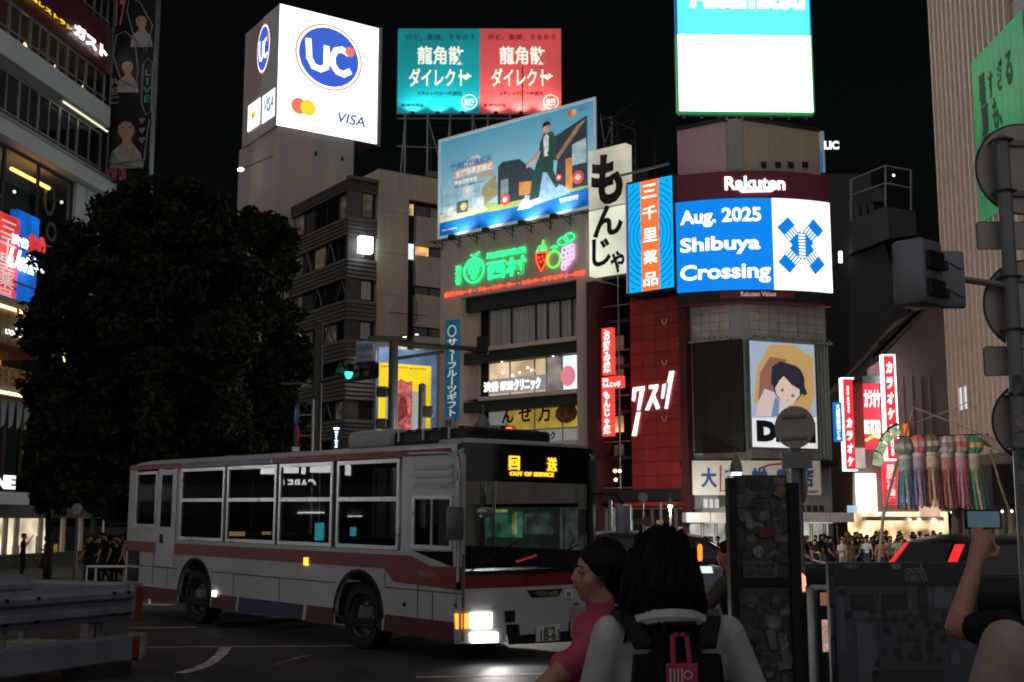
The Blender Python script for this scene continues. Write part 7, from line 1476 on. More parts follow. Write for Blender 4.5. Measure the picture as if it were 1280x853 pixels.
# ================================================================ cars
def car(label, fr, L=4.6, Wd=1.8, H=1.62, suv=True, paint=None, lights=True):
    """origin at the rear left corner on the ground as seen, X towards the nose"""
    t = thing('parked_car', label, 'car', fr); paint = paint or mat('car_black', (.006, .006, .008), .25, var=0, spec=.25)
    if suv: top = [(0.02, .75), (.06, 1.05), (.42, 1.55), (.75, H), (2.2, H), (2.75, H-.08), (3.35, 1.12), (3.5, 1.04), (4.35, .92), (L-.02, .70)]
    else: top = [(0.02, .70), (.08, .92), (.65, .98), (1.35, H-.06), (2.1, H), (2.6, H-.06), (3.3, .98), (3.45, .94), (4.35, .80), (L-.02, .62)]
    bot = .28; xs = [p[0] for p in top]; vs = []; n = 0; rings = []
    for x, z in top:
        end = .80 if x in (xs[0], xs[-1]) else 1.; belt = 1.02 if suv else .92
        hw = Wd/2*end; zb = min(z-.03, belt); roofw = hw*(1 - .26*max(0, (z-belt))/max(.01, H-belt)) if z > belt else hw*.94
        rings.append([(x, -hw*.92, bot), (x, -hw, bot+.2), (x, -hw, zb*.75), (x, -hw*.985, zb), (x, -roofw, z-.05 if z > belt else z), (x, -roofw*.8, z), (x, 0, z+.02), (x, roofw*.8, z), (x, roofw, z-.05 if z > belt else z), (x, hw*.985, zb), (x, hw, zb*.75), (x, hw, bot+.2), (x, hw*.92, bot)])
    m = len(rings[0]); vs = [(p[0], p[1]+Wd/2, p[2]) for r in rings for p in r]; fs = [(i*m+j, i*m+(j+1) % m, (i+1)*m+(j+1) % m, (i+1)*m+j) for i in range(len(rings)-1) for j in range(m)] + [tuple(range(m-1, -1, -1)), tuple(range((len(rings)-1)*m, len(rings)*m))]
    b = MB(); b.add(vs, fs); bd = b.build('body', paint, t, smooth=35)
    belt = 1.02 if suv else .92; gmat = mat('car_glass', (.02, .022, .025), .05, var=0)
    segs = [(.55, 1.5), (1.58, 2.45), (2.52, 3.1)] if suv else [(1.1, 1.75), (1.82, 2.5), (2.56, 3.0)]
    import bisect
    def topz(x):
        for (x0, z0), (x1, z1) in zip(top[:-1], top[1:]):
            if x0 <= x <= x1: return z0+(z1-z0)*(x-x0)/(x1-x0)
        return .7
    for y, sgn in ((0, -1), (Wd, 1)):
        for a, e in segs:
            za_, ze = topz(a)-.12, topz(e)-.12
            if min(za_, ze) < belt+.1: za_, ze = max(za_, belt+.1), max(ze, belt+.1)
            lean = lambda z: .26*Wd/2*max(0, z-belt)/max(.01, H-belt)
            y_ = lambda z: (lean(z)-.012) if sgn < 0 else (Wd-lean(z)+.012)
            q = [(a, y_(belt+.04), belt+.04), (e, y_(belt+.04), belt+.04), (e, y_(ze), ze), (a, y_(za_), za_)]; b = MB(); b.add(q+[(p[0], p[1]+.02*-sgn, p[2]) for p in q], [(0, 1, 2, 3), (7, 6, 5, 4), (0, 4, 5, 1), (1, 5, 6, 2), (2, 6, 7, 3), (3, 7, 4, 0)]); b.build('side_window', gmat, t)
    i0 = 1; a, e = top[1], top[2 if suv else 3]; w = Wd*.38
    if not suv: a = top[2]
    b = MB(); d = Vector((e[0]-a[0], e[1]-a[1])).normalized(); nn = (-d.y*.02, d.x*.02); b.add([(a[0]+d.x*.06+nn[0], Wd/2-w, a[1]+d.y*.06+nn[1]), (a[0]+d.x*.06+nn[0], Wd/2+w, a[1]+d.y*.06+nn[1]), (e[0]-d.x*.06+nn[0], Wd/2+w*.85, e[1]-d.y*.06+nn[1]), (e[0]-d.x*.06+nn[0], Wd/2-w*.85, e[1]-d.y*.06+nn[1])], [(0, 1, 2, 3)]); b.build('rear_window', mat('car_glass_pale', (.05, .055, .06), .08, var=0), t)
    a, e = (top[5], top[6]); b = MB(); d = Vector((e[0]-a[0], e[1]-a[1])).normalized(); nn = (-d.y*.02*-1, d.x*.02*-1); nn = (.02*-d.y, .02*d.x); b.add([(a[0]+d.x*.05+nn[0], Wd/2-w*.85, a[1]+d.y*.05+nn[1]), (a[0]+d.x*.05+nn[0], Wd/2+w*.85, a[1]+d.y*.05+nn[1]), (e[0]-d.x*.05+nn[0], Wd/2+w, e[1]-d.y*.05+nn[1]), (e[0]-d.x*.05+nn[0], Wd/2-w, e[1]-d.y*.05+nn[1])], [(3, 2, 1, 0)]); b.build('windscreen', gmat, t)
    for x in (.85, L-.95):
        for y, s in ((.02, 1), (Wd-.02, -1)):
            wl_ = MB().lathe([(.26, .0), (.33, .02*s), (.33, .18*s), (.26, .2*s)], (x, y, .33), 20, axis='y').build('wheel', RUB, t, smooth=40); MB().lathe([(.21, .004*s), (.19, .03*s), (.06, .01*s)], (x, y-.006*s, .33), 14, axis='y').build('rim', ALU, wl_)
    if lights:
        TLR = emat('tail_red', (1., .03, .03), .9, True)
        for y, s in ((-.012, 1), (Wd+.012, -1)):
            b = MB(); z0, z1 = (.80, 1.25) if suv else (.66, .84); x0, x1 = (.06, .22) if suv else (.05, .3); yy = .02 if suv else .0
            if suv:
                z0, z1 = 1.12, 1.50; ln = lambda z: .26*Wd/2*max(0, z-1.02)/max(.01, H-1.02)-.02
                q = lambda x, z, d: (x, (ln(z)+d) if s > 0 else (Wd-ln(z)-d), z)
                b.add([q(.09, z0, 0), q(.17, z0, 0), q(.47, z1, 0), q(.39, z1, 0), q(.07, z0, .09), q(.17, z0, .09), q(.47, z1, .09), q(.37, z1, .09)], [(0, 1, 2, 3), (4, 7, 6, 5), (0, 3, 7, 4), (0, 4, 5, 1), (1, 5, 6, 2), (2, 6, 7, 3)]); b.build('tail_light', TLR, t); MB().box(-.01, .05, Wd/2-.5, Wd/2+.5, 1.07, 1.11).build('rear_light_bar', TLR, t); continue
            b.add([(x0-.05, y+yy*s, z0), (x1-.08, y+yy*s, z0), (x1+.05, y+.05*s, z1), (x0+.09, y+.05*s, z1), (x0-.05, y+.18*s, z0), (x1-.08, y+.2*s, z0), (x1+.05, y+.22*s, z1), (x0+.09, y+.18*s, z1)], [(0, 1, 2, 3), (4, 7, 6, 5), (0, 3, 7, 4), (0, 4, 5, 1), (1, 5, 6, 2), (2, 6, 7, 3)]); b.build('tail_light', TLR, t)
        MB().box(-.02, .04, .35, Wd-.35, .62 if suv else .55, .66 if suv else .59).build('rear_trim', mat('chrome', (.6, .6, .6), .2, .9), t); MB().box(-.025, .03, Wd/2-.26, Wd/2+.26, .48, .60).build('number_plate', mat('plate_white', (0, 0, 0)), t)
        for y in (.12, Wd-.42): MB().rbox(L-.12, L+.0, y, y+.3, .62 if suv else .55, .78 if suv else .68, r=.03).build('headlight', emat('car_head', (1, .95, .85), 1.5), t)
    MB().bar((.6, .02, belt+.02), (3.3, .02, belt+.02), .012).build('chrome_strip', MATS['chrome'], t)
    return t
p = onground(1176, 17.5); car('black sport utility car with glowing red tail lights at the right', Frame(p, (.975, .22)), suv=True)
p = onground(722, 25); car('dark sport utility car passing behind the heads of the two pedestrians', Frame(p, (.985, .17)), suv=True, L=4.7, H=1.62, lights=False, paint=mat('car_dark', (.008, .008, .010), .25, var=0, spec=.25))
p = onground(845, 31); car('dark low saloon car with lit lamps left of the stickered board', Frame(p, (.95, -.30)), suv=False, L=4.4, H=1.40, paint=mat('car_grey', (.012, .013, .015), .25, var=0, spec=.3))
# ================================================================ people
def caps(b, pts, rad, n=10):
    """tapered limb through pts with rounded joints"""
    b.tube(pts, list(rad), n)
    for p, r in zip(pts, rad): b.ball(p, r, n, 6)
def fuse(b, voxel, smooth=3, fac=.5):
    me = b.mesh('tmp', []); o = bpy.data.objects.new('tmp', me); COL.objects.link(o)
    r = o.modifiers.new('r', 'REMESH'); r.mode = 'VOXEL'; r.voxel_size = voxel
    s = o.modifiers.new('s', 'SMOOTH'); s.iterations = smooth; s.factor = fac
    dg = bpy.context.evaluated_depsgraph_get(); m2 = bpy.data.meshes.new_from_object(o.evaluated_get(dg)); bpy.data.objects.remove(o); bpy.data.meshes.remove(me)
    m2.polygons.foreach_set('use_smooth', [True]*len(m2.polygons)); return m2
SKINM = mat('skin', (.42, .25, .18), .55, var=.08, vs=10)
def body(H=1.70, elbows=None, hands=None, knees=None, feet=None, voxel=.03, bulk=1., sleeve=.6, shorts=False, skirt=False, head_yaw=0., head_tilt=0., fine=False, bust=0., head_off=(0, 0, 0)):
    """one continuous figure facing +Y, standing on z=0; returns a mesh with slots skin, top, legs, shoes"""
    k = H/1.70; V = lambda *p: Vector(p)*k
    el = elbows or (V(-.25, -.03, 1.12), V(.25, -.03, 1.12)); ha = hands or (V(-.27, .06, .86), V(.27, .06, .86)); el = [Vector(e) for e in el]; ha = [Vector(h) for h in ha]
    kn = knees or (V(-.10, .03, .50), V(.10, .03, .50)); ft = feet or (V(-.11, -.02, .07), V(.11, -.02, .07)); kn = [Vector(q) for q in kn]; ft = [Vector(q) for q in ft]
    sh = (V(-.175*bulk, 0, 1.385), V(.175*bulk, 0, 1.385)); hip = (V(-.085, 0, .90), V(.085, 0, .90))
    b = MB(); bones = []
    def limb(lab, pts, rad): caps(b, pts, [r*k for r in rad], 12 if fine else 8); bones.append((lab, [Vector(p) for p in pts], [r*k for r in rad]))
    # trunk
    b.ball(V(0, .0, 1.27), 1, 16, 12, sc=(.165*bulk*k, .105*bulk*k, .175*k)); b.ball(V(0, 0, 1.07), 1, 16, 12, sc=(.135*bulk*k, .095*bulk*k, .16*k)); b.ball(V(0, -.01, .92), 1, 16, 12, sc=(.165*bulk*k, .115*bulk*k, .14*k)); b.ball(V(0, -.015, 1.36), 1, 14, 10, sc=(.175*bulk*k, .08*k, .075*k))
    if bust:
        for s in (-1, 1): b.ball(V(.075*s, .085*bust, 1.24), .07*k, 12, 8)
    bones.append(('top', [V(0, 0, 1.37), V(0, 0, .98)], [.15*bulk*k, .14*bulk*k])); bones.append(('legs', [V(0, 0, .93), V(0, 0, .86)], [.14*bulk*k]*2))
    limb('skin', [V(0, -.01, 1.40), V(0, .01, 1.51)+Vector(head_off)*.9], [.058, .054])
    for i in (0, 1):
        limb('top', [sh[i], sh[i].lerp(el[i], sleeve)], [.062*bulk, .052*bulk]); limb('skin', [sh[i].lerp(el[i], sleeve), el[i]], [.046*bulk, .040*bulk]); limb('skin', [el[i], ha[i]], [.040*bulk, .027])
        d = (ha[i]-el[i]).normalized(); limb('skin', [ha[i], ha[i]+d*.075*k], [.032, .036])
        if fine:
            sd = (Vector((1, 0, 0))-d*d.x).normalized(); sd2 = d.cross(sd)
            for j, L in enumerate((.07, .08, .075, .06)): p0 = ha[i]+d*.09*k+sd*(.027*(j-1.5)); limb('skin', [p0, p0+d*L*.55*k+sd2*.012, p0+d*L*.85*k+sd2*.035], [.0095, .009, .008])
            p0 = ha[i]+d*.03*k+sd*.035; limb('skin', [p0, p0+(d*.6+sd*.8)*.035*k, p0+(d+sd*.5)*.06*k], [.012, .011, .009])
        else: limb('skin', [ha[i]+d*.08*k, ha[i]+d*.15*k], [.03, .018])
        leglab = 'skin' if shorts else 'legs'
        limb('legs', [hip[i], hip[i].lerp(kn[i], .85)], [.092*bulk, .068*bulk]); limb(leglab, [kn[i], kn[i].lerp(ft[i], .35), ft[i]], [.060*bulk, .056*bulk, .038]); limb('shoes', [ft[i]+V(0, -.03, -.025), ft[i]+V(0, .14, -.035)], [.042, .036])
    if skirt: b.lathe([(.12*k, .95*k), (.19*k, .75*k), (.26*k, .45*k), (.24*k, .44*k)], n=14); bones.append(('legs', [V(0, 0, .9), V(0, 0, .5)], [.24*k, .3*k]))
    # head: skull, jaw, nose, ears, brow, turned on the neck
    hc = V(0, .02, 1.595)+Vector(head_off); RT = Matrix.Rotation(head_yaw, 3, 'Z') @ Matrix.Rotation(head_tilt, 3, 'X'); hb = lambda p, r, sc=(1, 1, 1): b.ball(hc+RT @ (Vector(p)*k), r*k, 14 if fine else 10, 10 if fine else 8, sc=sc, rot=RT)
    hb((0, -.012, .025), .088, (.88, 1.08, 1.0)); hb((0, .03, -.035), .066, (.88, .95, 1.05)); hb((0, .062, -.085), .026, (1.1, .8, .8)); hb((0, .092, -.012), .016, (.8, 1.0, 1.5)); hb((0, .104, -.024), .0125)
    for s in (-1, 1): hb((.080*s, -.005, -.005), .022, (.45, .8, 1.3)); hb((.032*s, .076, .012), .02, (1.2, .5, .6)); hb((.042*s, .052, -.03), .03, (.8, .8, .8))
    hb((0, .088, -.052), .018, (1.2, .55, .55))
    bones.append(('skin', [hc+RT @ V(0, 0, -.06), hc+RT @ V(0, 0, .05)], [.085*k]*2))
    me = fuse(b, voxel*k, 4 if fine else 2)
    order = ['skin', 'top', 'legs', 'shoes']; idx = []
    segs = []
    for lab, pts, rad in bones:
        for a, c, ra, rc in zip(pts[:-1], pts[1:], rad[:-1], rad[1:]): segs.append((order.index(lab), a, c-a, max(1e-9, (c-a).length_squared), ra, rc))
    n_ = len(me.polygons); C_ = np.empty(n_*3); me.polygons.foreach_get('center', C_); C_ = C_.reshape(-1, 3); best = np.full(n_, 9.); bi = np.ones(n_, int)
    for lab, a, d, l2, ra, rc in segs:
        A_, D_ = np.array(a), np.array(d); t_ = np.clip((C_-A_) @ D_/l2, 0, 1); v_ = np.linalg.norm(C_-A_-t_[:, None]*D_, axis=1)/(ra+(rc-ra)*t_); mk = v_ < best; best[mk] = v_[mk]; bi[mk] = lab
    idx = [int(q) for q in bi]
    me.materials.clear()
    for _ in order: me.materials.append(SKINM)
    me.polygons.foreach_set('material_index', idx); me.update(); return me, hc, RT, k
def strands(hc, RT, k, n, z0, z1, rx, ry, seed, wob=.012, rad=.0035, back=0., flare=0.):
    rr = random.Random(seed); b = MB()
    for i in range(n):
        an = rr.uniform(R(150), R(390)) if rr.random() < .9 else rr.uniform(0, 6.28); pts = []; ph = rr.uniform(0, 6.28); sc = rr.uniform(.95, 1.06); zt = rr.uniform(z1-.03, z1)
        for j in range(7):
            t = j/6; th = t*1.45; ex = max(0, t-.55); r = math.sin(min(th, 1.5)); z = zt*math.cos(th)*.95+(z0*ex/.45 if ex > 0 else 0)+.02
            r *= 1+flare*ex; w = wob*math.sin(ph+t*9); p = Vector((rx*sc*r*math.cos(an+w*4), -.025+back*ex+ry*sc*r*math.sin(an+w*4), z+w)); pts.append(hc+RT @ (p*k))
        b.tube(pts, [rad, rad, rad, rad, rad, rad*.8, rad*.4], 4)
    return b
def hair_mesh(style, hc, RT, k, voxel=.02):
    b = MB(); hb = lambda p, r, sc=(1, 1, 1): b.ball(hc+RT @ (Vector(p)*k), r*k, 12, 8, sc=sc, rot=RT)
    hb((0, -.02, .045), .098, (.93, 1.05, .90)); hb((0, -.05, .0), .085, (.95, .8, 1.0)); hb((0, .045, .085), .05, (1.3, .8, .5))
    if style == 'long': hb((0, -.06, -.07), .085, (1.05, .7, 1.3)); hb((0, -.06, -.18), .075, (1.1, .6, 1.4)); hb((.07, -.01, -.07), .035, (.8, 1, 2.4)); hb((-.07, -.01, -.07), .035, (.8, 1, 2.4))
    if style == 'bob':
        hb((0, -.045, -.05), .09, (1.1, .8, 1.0)); hb((.075, .0, -.04), .035, (.8, 1.1, 1.8)); hb((-.075, .0, -.04), .035, (.8, 1.1, 1.8))
    if style == 'bun': hb((0, -.11, .02), .05)
    return fuse(b, voxel*k, 2)
POSES = {
 'stand': dict(), 'phone': dict(elbows=((-.23, .03, 1.12), (.23, .03, 1.12)), hands=((-.07, .24, 1.20), (.07, .24, 1.20))),
 'walk': dict(knees=((-.1, .20, .52), (.1, -.04, .50)), feet=((-.1, .22, .08), (.1, -.30, .12)), elbows=((-.25, -.10, 1.13), (.25, .08, 1.13)), hands=((-.25, -.02, .90), (.25, .24, .97))),
 'hip': dict(elbows=((-.36, -.05, 1.14), (.25, -.03, 1.12)), hands=((-.20, .05, .98), (.26, .08, .87))),
 'raise': dict(elbows=((-.24, -.02, 1.12), (.30, .20, 1.30)), hands=((-.26, .06, .86), (.18, .32, 1.55))),
}
VAR = []
for i, (ps, st, kw) in enumerate((('stand', 'short', {}), ('phone', 'long', dict(skirt=True)), ('walk', 'short', dict(bulk=1.08)), ('hip', 'bob', dict(shorts=True)), ('raise', 'short', dict(bulk=1.05)), ('phone', 'bun', {}), ('stand', 'long', dict(shorts=True)), ('walk', 'bob', dict(skirt=True)))):
    me, hc, RT, k = body(voxel=.032, **POSES[ps], **kw); VAR.append((me, hair_mesh(st, hc, RT, k, .03)))
CL = {n: mat('cloth_'+n, c, .85, var=.12, vs=6, spec=.12) for n, c in dict(white=(.62, .60, .58), black=(.014, .013, .014), navy=(.02, .025, .05), grey=(.16, .16, .17), pink=(.50, .16, .13), red=(.25, .04, .03), beige=(.36, .29, .22), brown=(.10, .06, .04), denim=(.05, .07, .12), orange=(.35, .10, .04)).items()}
SKINS = [SKINM, mat('skin_b', (.36, .21, .14), .55, var=.08), mat('skin_c', (.22, .12, .08), .55, var=.08)]
HAIRS = [mat('hair_black', (.008, .006, .006), .6, var=.2, spec=.12), mat('hair_brown', (.035, .018, .010), .6, var=.2, spec=.12), mat('hair_light', (.14, .08, .04), .55, var=.2)]
def person(px, Y, v, top, legs, yaw, label, group=None, H=1., skin=0, hair=0):
    p = onground(px, Y); me, hm = VAR[v]
    if Y > 44: p.z += .12 if Y > 58 else 0
    o = bpy.data.objects.new('person', me); COL.objects.link(o); o.location = p; o.rotation_euler = (0, 0, R(yaw)); o.scale = (H, H, H)
    for s, m in zip(o.material_slots, (SKINS[skin], CL[top], CL[legs], CL['black'] if v % 2 else CL['grey'])): s.link = 'OBJECT'; s.material = m
    h = link('hair', hm, o)
    if len(h.material_slots) == 0: hm.materials.append(HAIRS[0])
    h.material_slots[0].link = 'OBJECT'; h.material_slots[0].material = HAIRS[hair]
    tag(o, label, 'person', group); return o
GR = 'pedestrians waiting at the crossing'
for a in ((1051, 52, 5, 'white', 'beige', 200, 'person in a white shirt looking at a phone, nearest the corner canopy'), (1100, 50.5, 6, 'pink', 'denim', 185, 'person in a salmon pink top at the front of the crowd'), (1112, 51, 0, 'white', 'grey', 170, 'person in a white T-shirt just right of the salmon pink top'), (1125, 50, 3, 'beige', 'beige', 190, 'person in a pale checked shirt with a bag strap before the dark van'),
          (1081, 51.5, 7, 'white', 'denim', 150, 'person in a white top walking left of the salmon pink top'), (1018, 50, 1, 'black', 'black', 120, 'person in a long black skirt beside the stickered board'), (1036, 53, 2, 'navy', 'black', 230, 'person in dark clothes with a raised collar under the canopy end'), (1007, 51, 6, 'black', 'black', 240, 'person in all black nearest the stickered board'), (1064, 51, 3, 'brown', 'brown', 180, 'person in brown clothes beside the white shirt with phone'), (1140, 51, 4, 'black', 'grey', 100, 'person in a black T-shirt left of the dark van, arm raised'),
          (871, 50, 0, 'white', 'black', 10, 'person in a white T-shirt seen from behind near the orange baton'), (884, 51, 6, 'white', 'black', 0, 'person in white with a small backpack seen from behind'), (847, 54, 2, 'black', 'black', 30, 'person in black at the left end of the drugstore queue'), (857, 55, 5, 'orange', 'brown', 40, 'person in an orange top in the drugstore queue'), (878, 56, 4, 'grey', 'navy', 60, 'tall person in grey at the back of the drugstore queue'), (866, 55, 1, 'navy', 'black', 320, 'person in navy between the orange top and the white T-shirt'), (897, 56, 0, 'black', 'black', 80, 'person in black under the drugstore canopy end'), (853, 51, 7, 'beige', 'denim', 20, 'small person in a pale top before the drugstore queue'),
          (31, 48, 4, 'black', 'black', 280, 'capped dark figure before the bright left shop window'), (60, 48, 1, 'black', 'black', 100, 'long-haired dark figure before the bright left shop window')):
    person(a[0], a[1], a[2], a[3], a[4], a[5], a[6], GR, random.uniform(.96, 1.04), random.choice((0, 0, 1)), random.choice((0, 0, 1)))
rnd = random.Random(11)
for i in range(92):
    Y = 53+rnd.random()*9; px = rnd.uniform(1048, 1192) if i > 12 else rnd.uniform(1000, 1060)
    if px > 1150 and Y > 60: Y -= 6
    v_ = rnd.randrange(8); tp = rnd.choice(('black', 'white', 'navy', 'grey', 'brown', 'white', 'black', 'beige', 'red')); lg = rnd.choice(('black', 'denim', 'grey', 'navy'))
    lab = '%s person in %s top, %s %s, %s the crowd %s' % (('short-haired', 'long-haired', 'short-haired', 'bob-haired', 'short-haired', 'bun-haired', 'long-haired', 'bob-haired')[v_], tp, lg, ('trousers', 'skirt', 'trousers', 'shorts', 'trousers', 'trousers', 'shorts', 'skirt')[v_], 'before' if Y < 55 else 'inside' if Y < 59 else 'behind', 'by the bookshop' if px < 1075 else 'by the karaoke signs' if px < 1120 else 'under the streamers' if px < 1160 else 'by the store')
    person(px, Y, v_, tp, lg, rnd.uniform(120, 240), lab, 'packed crowd below the streamers', rnd.uniform(.92, 1.06), rnd.choice((0, 0, 1, 2)), rnd.choice((0, 0, 0, 1, 2)))
for i in range(12):
    person(112+i*4.3, 40+rnd.random()*6, rnd.randrange(8), rnd.choice(('black', 'navy', 'black', 'grey')), 'black', rnd.uniform(0, 360), 'dark silhouetted person, %s from the left of the group behind the bus' % ('first', 'second', 'third', 'fourth', 'fifth', 'sixth', 'seventh', 'eighth', 'ninth', 'tenth', 'eleventh', 'last')[i], 'silhouettes behind the bus', rnd.uniform(.95, 1.05), 1, 0)
# ---------------------------------------------------------------- foreground figures
def fig(label, px, Y, yaw, mats, me, hm, hairm, z=0.):
    fr = frame_at(px, Y, z, R(yaw)); o = link('person', me, None, fr)
    for s, m in zip(o.material_slots, mats): s.link = 'OBJECT'; s.material = m
    tag(o, label, 'person')
    if hm: hm.materials.append(hairm); link('hair', hm, o)
    return o, fr
PINKT = mat('pink_tshirt', (.40, .05, .11), .85, var=.15, vs=9, bump=.25, bs=30); WHT = mat('white_tshirt', (.36, .38, .42), .85, var=.12, vs=5, bump=.35, bs=18); SKD = mat('skin_warm', (.34, .19, .14), .5, var=.1, vs=14)
# woman in pink, facing left, her arm reaching forward and down
el = (Vector((-.20, .23, 1.25)), Vector((.24, .02, 1.16))); ha = (Vector((-.17, .44, 1.08)), Vector((.20, .16, .95)))
me, hc, RT, k = body(1.75, el, ha, voxel=.011, sleeve=.62, fine=True, bust=1.25, head_yaw=R(8), bulk=1.0, head_off=(0, -.03, .005))
b = MB(); hb = lambda p, r, sc=(1, 1, 1): b.ball(hc+RT @ (Vector(p)*k), r*k, 16, 12, sc=sc, rot=RT)
hb((0, -.025, .035), .099, (.92, 1.05, .92)); hb((0, -.055, -.015), .085, (.95, .85, .95)); hb((0, -.07, -.06), .06, (1, .8, 1.0)); hb((0, -.115, -.03), .035)
person_w, fw_ = fig('woman in a pink T-shirt with tied dark hair looking left at the bus', 745, 4.8, 97, (SKD, PINKT, CL['denim'], CL['white']), me, fuse(b, .011, 3), HAIRS[0], -.0)
link('hair_strands', strands(hc, RT, k, 220, -.06, .115, .098, .108, 4, .004, .0028, .0).mesh('hair_strands', HAIRS[0], True), person_w)
EYW = mat('eye_white', (.22, .20, .19), .3, var=0); BRW = mat('brow', (.02, .012, .01), .7, var=0); LIP = mat('lips', (.28, .09, .08), .5, var=0)
for sgn in (-1, 1):
    e_ = MB().ball(hc+RT @ (Vector((.033*sgn, .082, .004))*k), .011, 10, 8, sc=(1.3, .6, .7), rot=RT).build('eye', EYW, person_w, smooth=True); MB().ball(hc+RT @ (Vector((.034*sgn, .0885, .004))*k), .005, 8, 6, rot=RT).build('iris', BRW, e_)
    MB().tube([hc+RT @ (Vector((.018*sgn, .094, .022))*k), hc+RT @ (Vector((.035*sgn, .091, .028))*k), hc+RT @ (Vector((.052*sgn, .078, .022))*k)], .0028, 5).build('eyebrow', BRW, person_w)
MB().ball(hc+RT @ (Vector((0, .094, -.052))*k), .012, 10, 6, sc=(1.5, .7, .55), rot=RT).build('lips', LIP, person_w, smooth=True)
link('hair_bun', fuse(MB().ball(hc+RT @ Vector((0, -.135, .01)), .042, 12, 8).ball(hc+RT @ Vector((.01, -.15, .03)), .03, 10, 8), .009, 2), person_w).data.materials.append(HAIRS[0])
# backpacker seen from behind
el = (Vector((-.27, .02, 1.20)), Vector((.315, .02, 1.21))); ha = (Vector((-.27, .22, 1.05)), Vector((.27, .24, 1.08)))
me, hc, RT, k = body(1.81, el, ha, voxel=.012, sleeve=.85, fine=True, bulk=1.02, head_yaw=R(-10), head_tilt=R(-22), head_off=(0, .07, -.085))
b = MB(); hb = lambda p, r, sc=(1, 1, 1): b.ball(hc+RT @ (Vector(p)*k), r*k, 16, 12, sc=sc, rot=RT); rr_ = random.Random(2)
hb((0, -.03, .03), .118, (.98, 1.0, .88)); hb((0, -.06, -.07), .115, (1.05, .72, 1.05)); hb((0, -.075, -.15), .105, (1.12, .55, .8))
for j in range(26):
    an = rr_.uniform(0, 6.28); v = rr_.uniform(-.17, .06); hb((.105*math.cos(an), -.035-.085*abs(math.sin(an)), v), rr_.uniform(.014, .024))
person_b, fb_ = fig('person with bushy dark hair in a white T-shirt wearing a black backpack', 833, 4.1, 4, (SKD, WHT, CL['denim'], CL['black']), me, fuse(b, .012, 2), HAIRS[0])
link('hair_strands', strands(hc, RT, k, 560, -.16, .12, .122, .125, 8, .075, .0040, -.02, .30).mesh('hair_strands', HAIRS[0], True), person_b)
fbk = Frame(fb_.w(-.01, -.12, 1.09), (math.cos(R(4)), math.sin(R(4))))
bp = thing('backpack', 'black backpack with a red luggage tag on the bushy-haired person', 'backpack', fbk); BPM = mat('backpack_nylon', (.007, .007, .009), .6, var=.2, vs=12, bump=.2, spec=.15)
bm = bmesh.new(); bmesh.ops.create_cube(bm, size=1)
for v in bm.verts: v.co = (v.co.x*(.36 if v.co.z < 0 else .26), v.co.y*.17-.06, v.co.z*.52+.14)
bmesh.ops.bevel(bm, geom=list(bm.edges), offset=.06, segments=4, affect='EDGES'); MB().bm(bm).build('bag', BPM, bp, smooth=50)
MB().rbox(-.13, .13, -.195, -.14, -.08, .18, r=.025).build('front_pocket', BPM, bp, smooth=50); MB().tube([(-.05, -.10, .38), (-.045, -.12, .44), (.045, -.12, .44), (.05, -.10, .38)], .010, 6).build('handle', BPM, bp)
for s in (-1, 1):
    vs_pts = [(s*.10, -.04, .36), (s*.135, .03, .44), (s*.15, .12, .455), (s*.155, .20, .40), (s*.16, .235, .25)]
    b = MB()
    for (p0, p1) in zip(vs_pts[:-1], vs_pts[1:]): pass
    vv = []; ff = []
    for p in vs_pts: vv += [(p[0]-.03, p[1], p[2]-.006), (p[0]+.03, p[1], p[2]-.006), (p[0]+.03, p[1], p[2]+.012), (p[0]-.03, p[1], p[2]+.012)]
    for j in range(len(vs_pts)-1):
        for q_ in range(4): ff.append((4*j+q_, 4*j+(q_+1) % 4, 4*j+4+(q_+1) % 4, 4*j+4+q_))
    b.add(vv, ff+[(3, 2, 1, 0), (4*len(vs_pts)-4, 4*len(vs_pts)-3, 4*len(vs_pts)-2, 4*len(vs_pts)-1)]).build('strap', BPM, bp)
MB().tube([(s*.17, .0, .415) for s in ()]+[(-.115, .05, .43), (-.06, .0, .45), (.0, -.02, .455), (.06, .0, .45), (.115, .05, .43)], .024, 8).build('collar_roll', WHT, bp)
TAGM = mat('tag_red', (.30, .02, .06), .45, var=.1); tg = MB().rbox(-.055, .045, -.162, -.152, .225, .325, r=.004).build('luggage_tag', TAGM, bp); MB().tube([(-.03, -.155, .32), (-.028, -.13, .40), (-.01, -.12, .41)], .008, 5).build('tag_loop', TAGM, tg); MB().tube([(.02, -.155, .32), (.018, -.13, .40), (.0, -.12, .41)], .008, 5).build('tag_loop', TAGM, tg)
TW_ = mat('tag_white', (.5, .40, .42), .5, var=0); ring('tag_mark', .012, .29, .014, .014, .004, TW_, tg, -.163, .001, 14)
for j in range(4): MB().box(-.045+.012*j, -.040+.012*j, -.164, -.163, .24, .31).build('tag_line', TW_, tg)
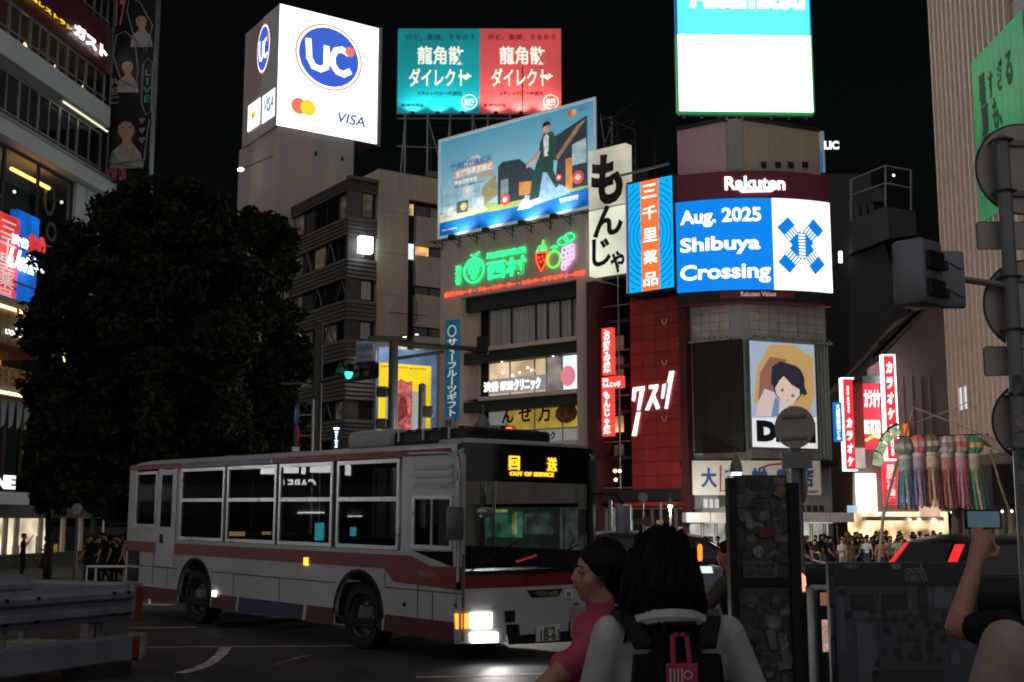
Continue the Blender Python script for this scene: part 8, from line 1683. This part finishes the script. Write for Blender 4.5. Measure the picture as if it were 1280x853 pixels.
# right edge: pale T-shirt in front, and a raised arm with a phone behind
me, hc, RT, k = body(1.84, (Vector((-.31, .05, 1.20)), Vector((.30, .05, 1.20))), (Vector((-.28, .26, 1.18)), Vector((.28, .25, 1.18))), voxel=.014, sleeve=.8, fine=True, bulk=1.12)
CREAM = mat('cream_tshirt', (.30, .24, .22), .85, var=.12, vs=5, bump=.35, bs=18)
o, fr = fig('person in a pale cream T-shirt cut off at the lower right corner', 1334, 3.55, 10, (SKD, CREAM, CL['navy'], CL['white']), me, hair_mesh('short', hc, RT, k, .014), HAIRS[0], 0.)
me, hc, RT, k = body(1.80, (Vector((-.275, .20, 1.46)), Vector((.30, .10, 1.16))), (Vector((-.13, .30, 1.70)), Vector((.2, .26, 1.2))), voxel=.0075, sleeve=.55, fine=True, bulk=1.08, head_yaw=R(10))
o, fr = fig('person in black raising an arm to hold up a phone at the right edge', 1314, 4.4, 8, (mat('skin_rosy', (.40, .20, .16), .5, var=.1), CL['black'], CL['denim'], CL['white']), me, hair_mesh('bob', hc, RT, k, .014), HAIRS[1], 0.)
pf = Frame(fr.w(-.075, .365, 1.845), (.97, .1)); ph = thing('camera_phone', 'dark phone held up by the raised hand at the right edge', 'phone', pf); MB().rbox(-.06, .09, -.006, .006, -.03, .045, r=.004).build('body', FRM, ph); MB().rbox(-.05, .08, -.0075, -.006, -.024, .038, r=.0005).build('screen', emat('phone_screen', (.3, .5, .6), .12), ph); MB().ball((-.045, .008, .03), .010, 8, 6, sc=(1, .4, 1)).build('lens', RUB, ph)
# traffic guard with orange baton and phone
me, hc, RT, k = body(1.70, (Vector((-.30, .16, 1.18)), Vector((.27, .05, 1.13))), (Vector((-.20, .42, 1.26)), Vector((.26, .20, 1.0))), voxel=.018, sleeve=.95, fine=True, bulk=1.1)
o, fr = fig('traffic guard in a dark vest half hidden by the stickered board', 914, 9.6, 62, (mat('glove_pink', (.42, .12, .12), .6), mat('guard_vest', (.05, .035, .035), .7, var=.3), CL['navy'], CL['black']), me, hair_mesh('short', hc, RT, k, .02), HAIRS[0], -.02)
c = Frame((0, 0, 0), (1, 0)); p = at(875, 693, 9.3); bt = thing('light_baton', 'glowing orange light baton held by the traffic guard', 'baton', Frame((p.x, p.y, p.z-.05), (1, 0))); MB().lathe([(.014, 0), (.018, .02), (.018, .11), (.010, .125)], n=12).build('tube', emat('baton_orange', (1., .20, .02), 2.0, True), bt, smooth=40); MB().lathe([(.015, -.12), (.017, 0)], n=10).build('grip', PLA, bt)
p = at(883, 713, 9.25); ph = thing('lit_phone', 'phone with a bright screen in the hand of the traffic guard', 'phone', Frame(p, (.98, .2))); bmx = MB().rbox(-.05, .05, -.006, .006, -.035, .035, r=.004).build('body', FRM, ph); bs_ = MB().rbox(-.045, .045, -.008, -.0055, -.03, .03, r=.0008).build('screen', emat('phone_bright', (.75, .85, .82), 1.1), ph); ph.rotation_euler.x = R(-35)
MB().box(0, 0, 0, 0, 0, 0)
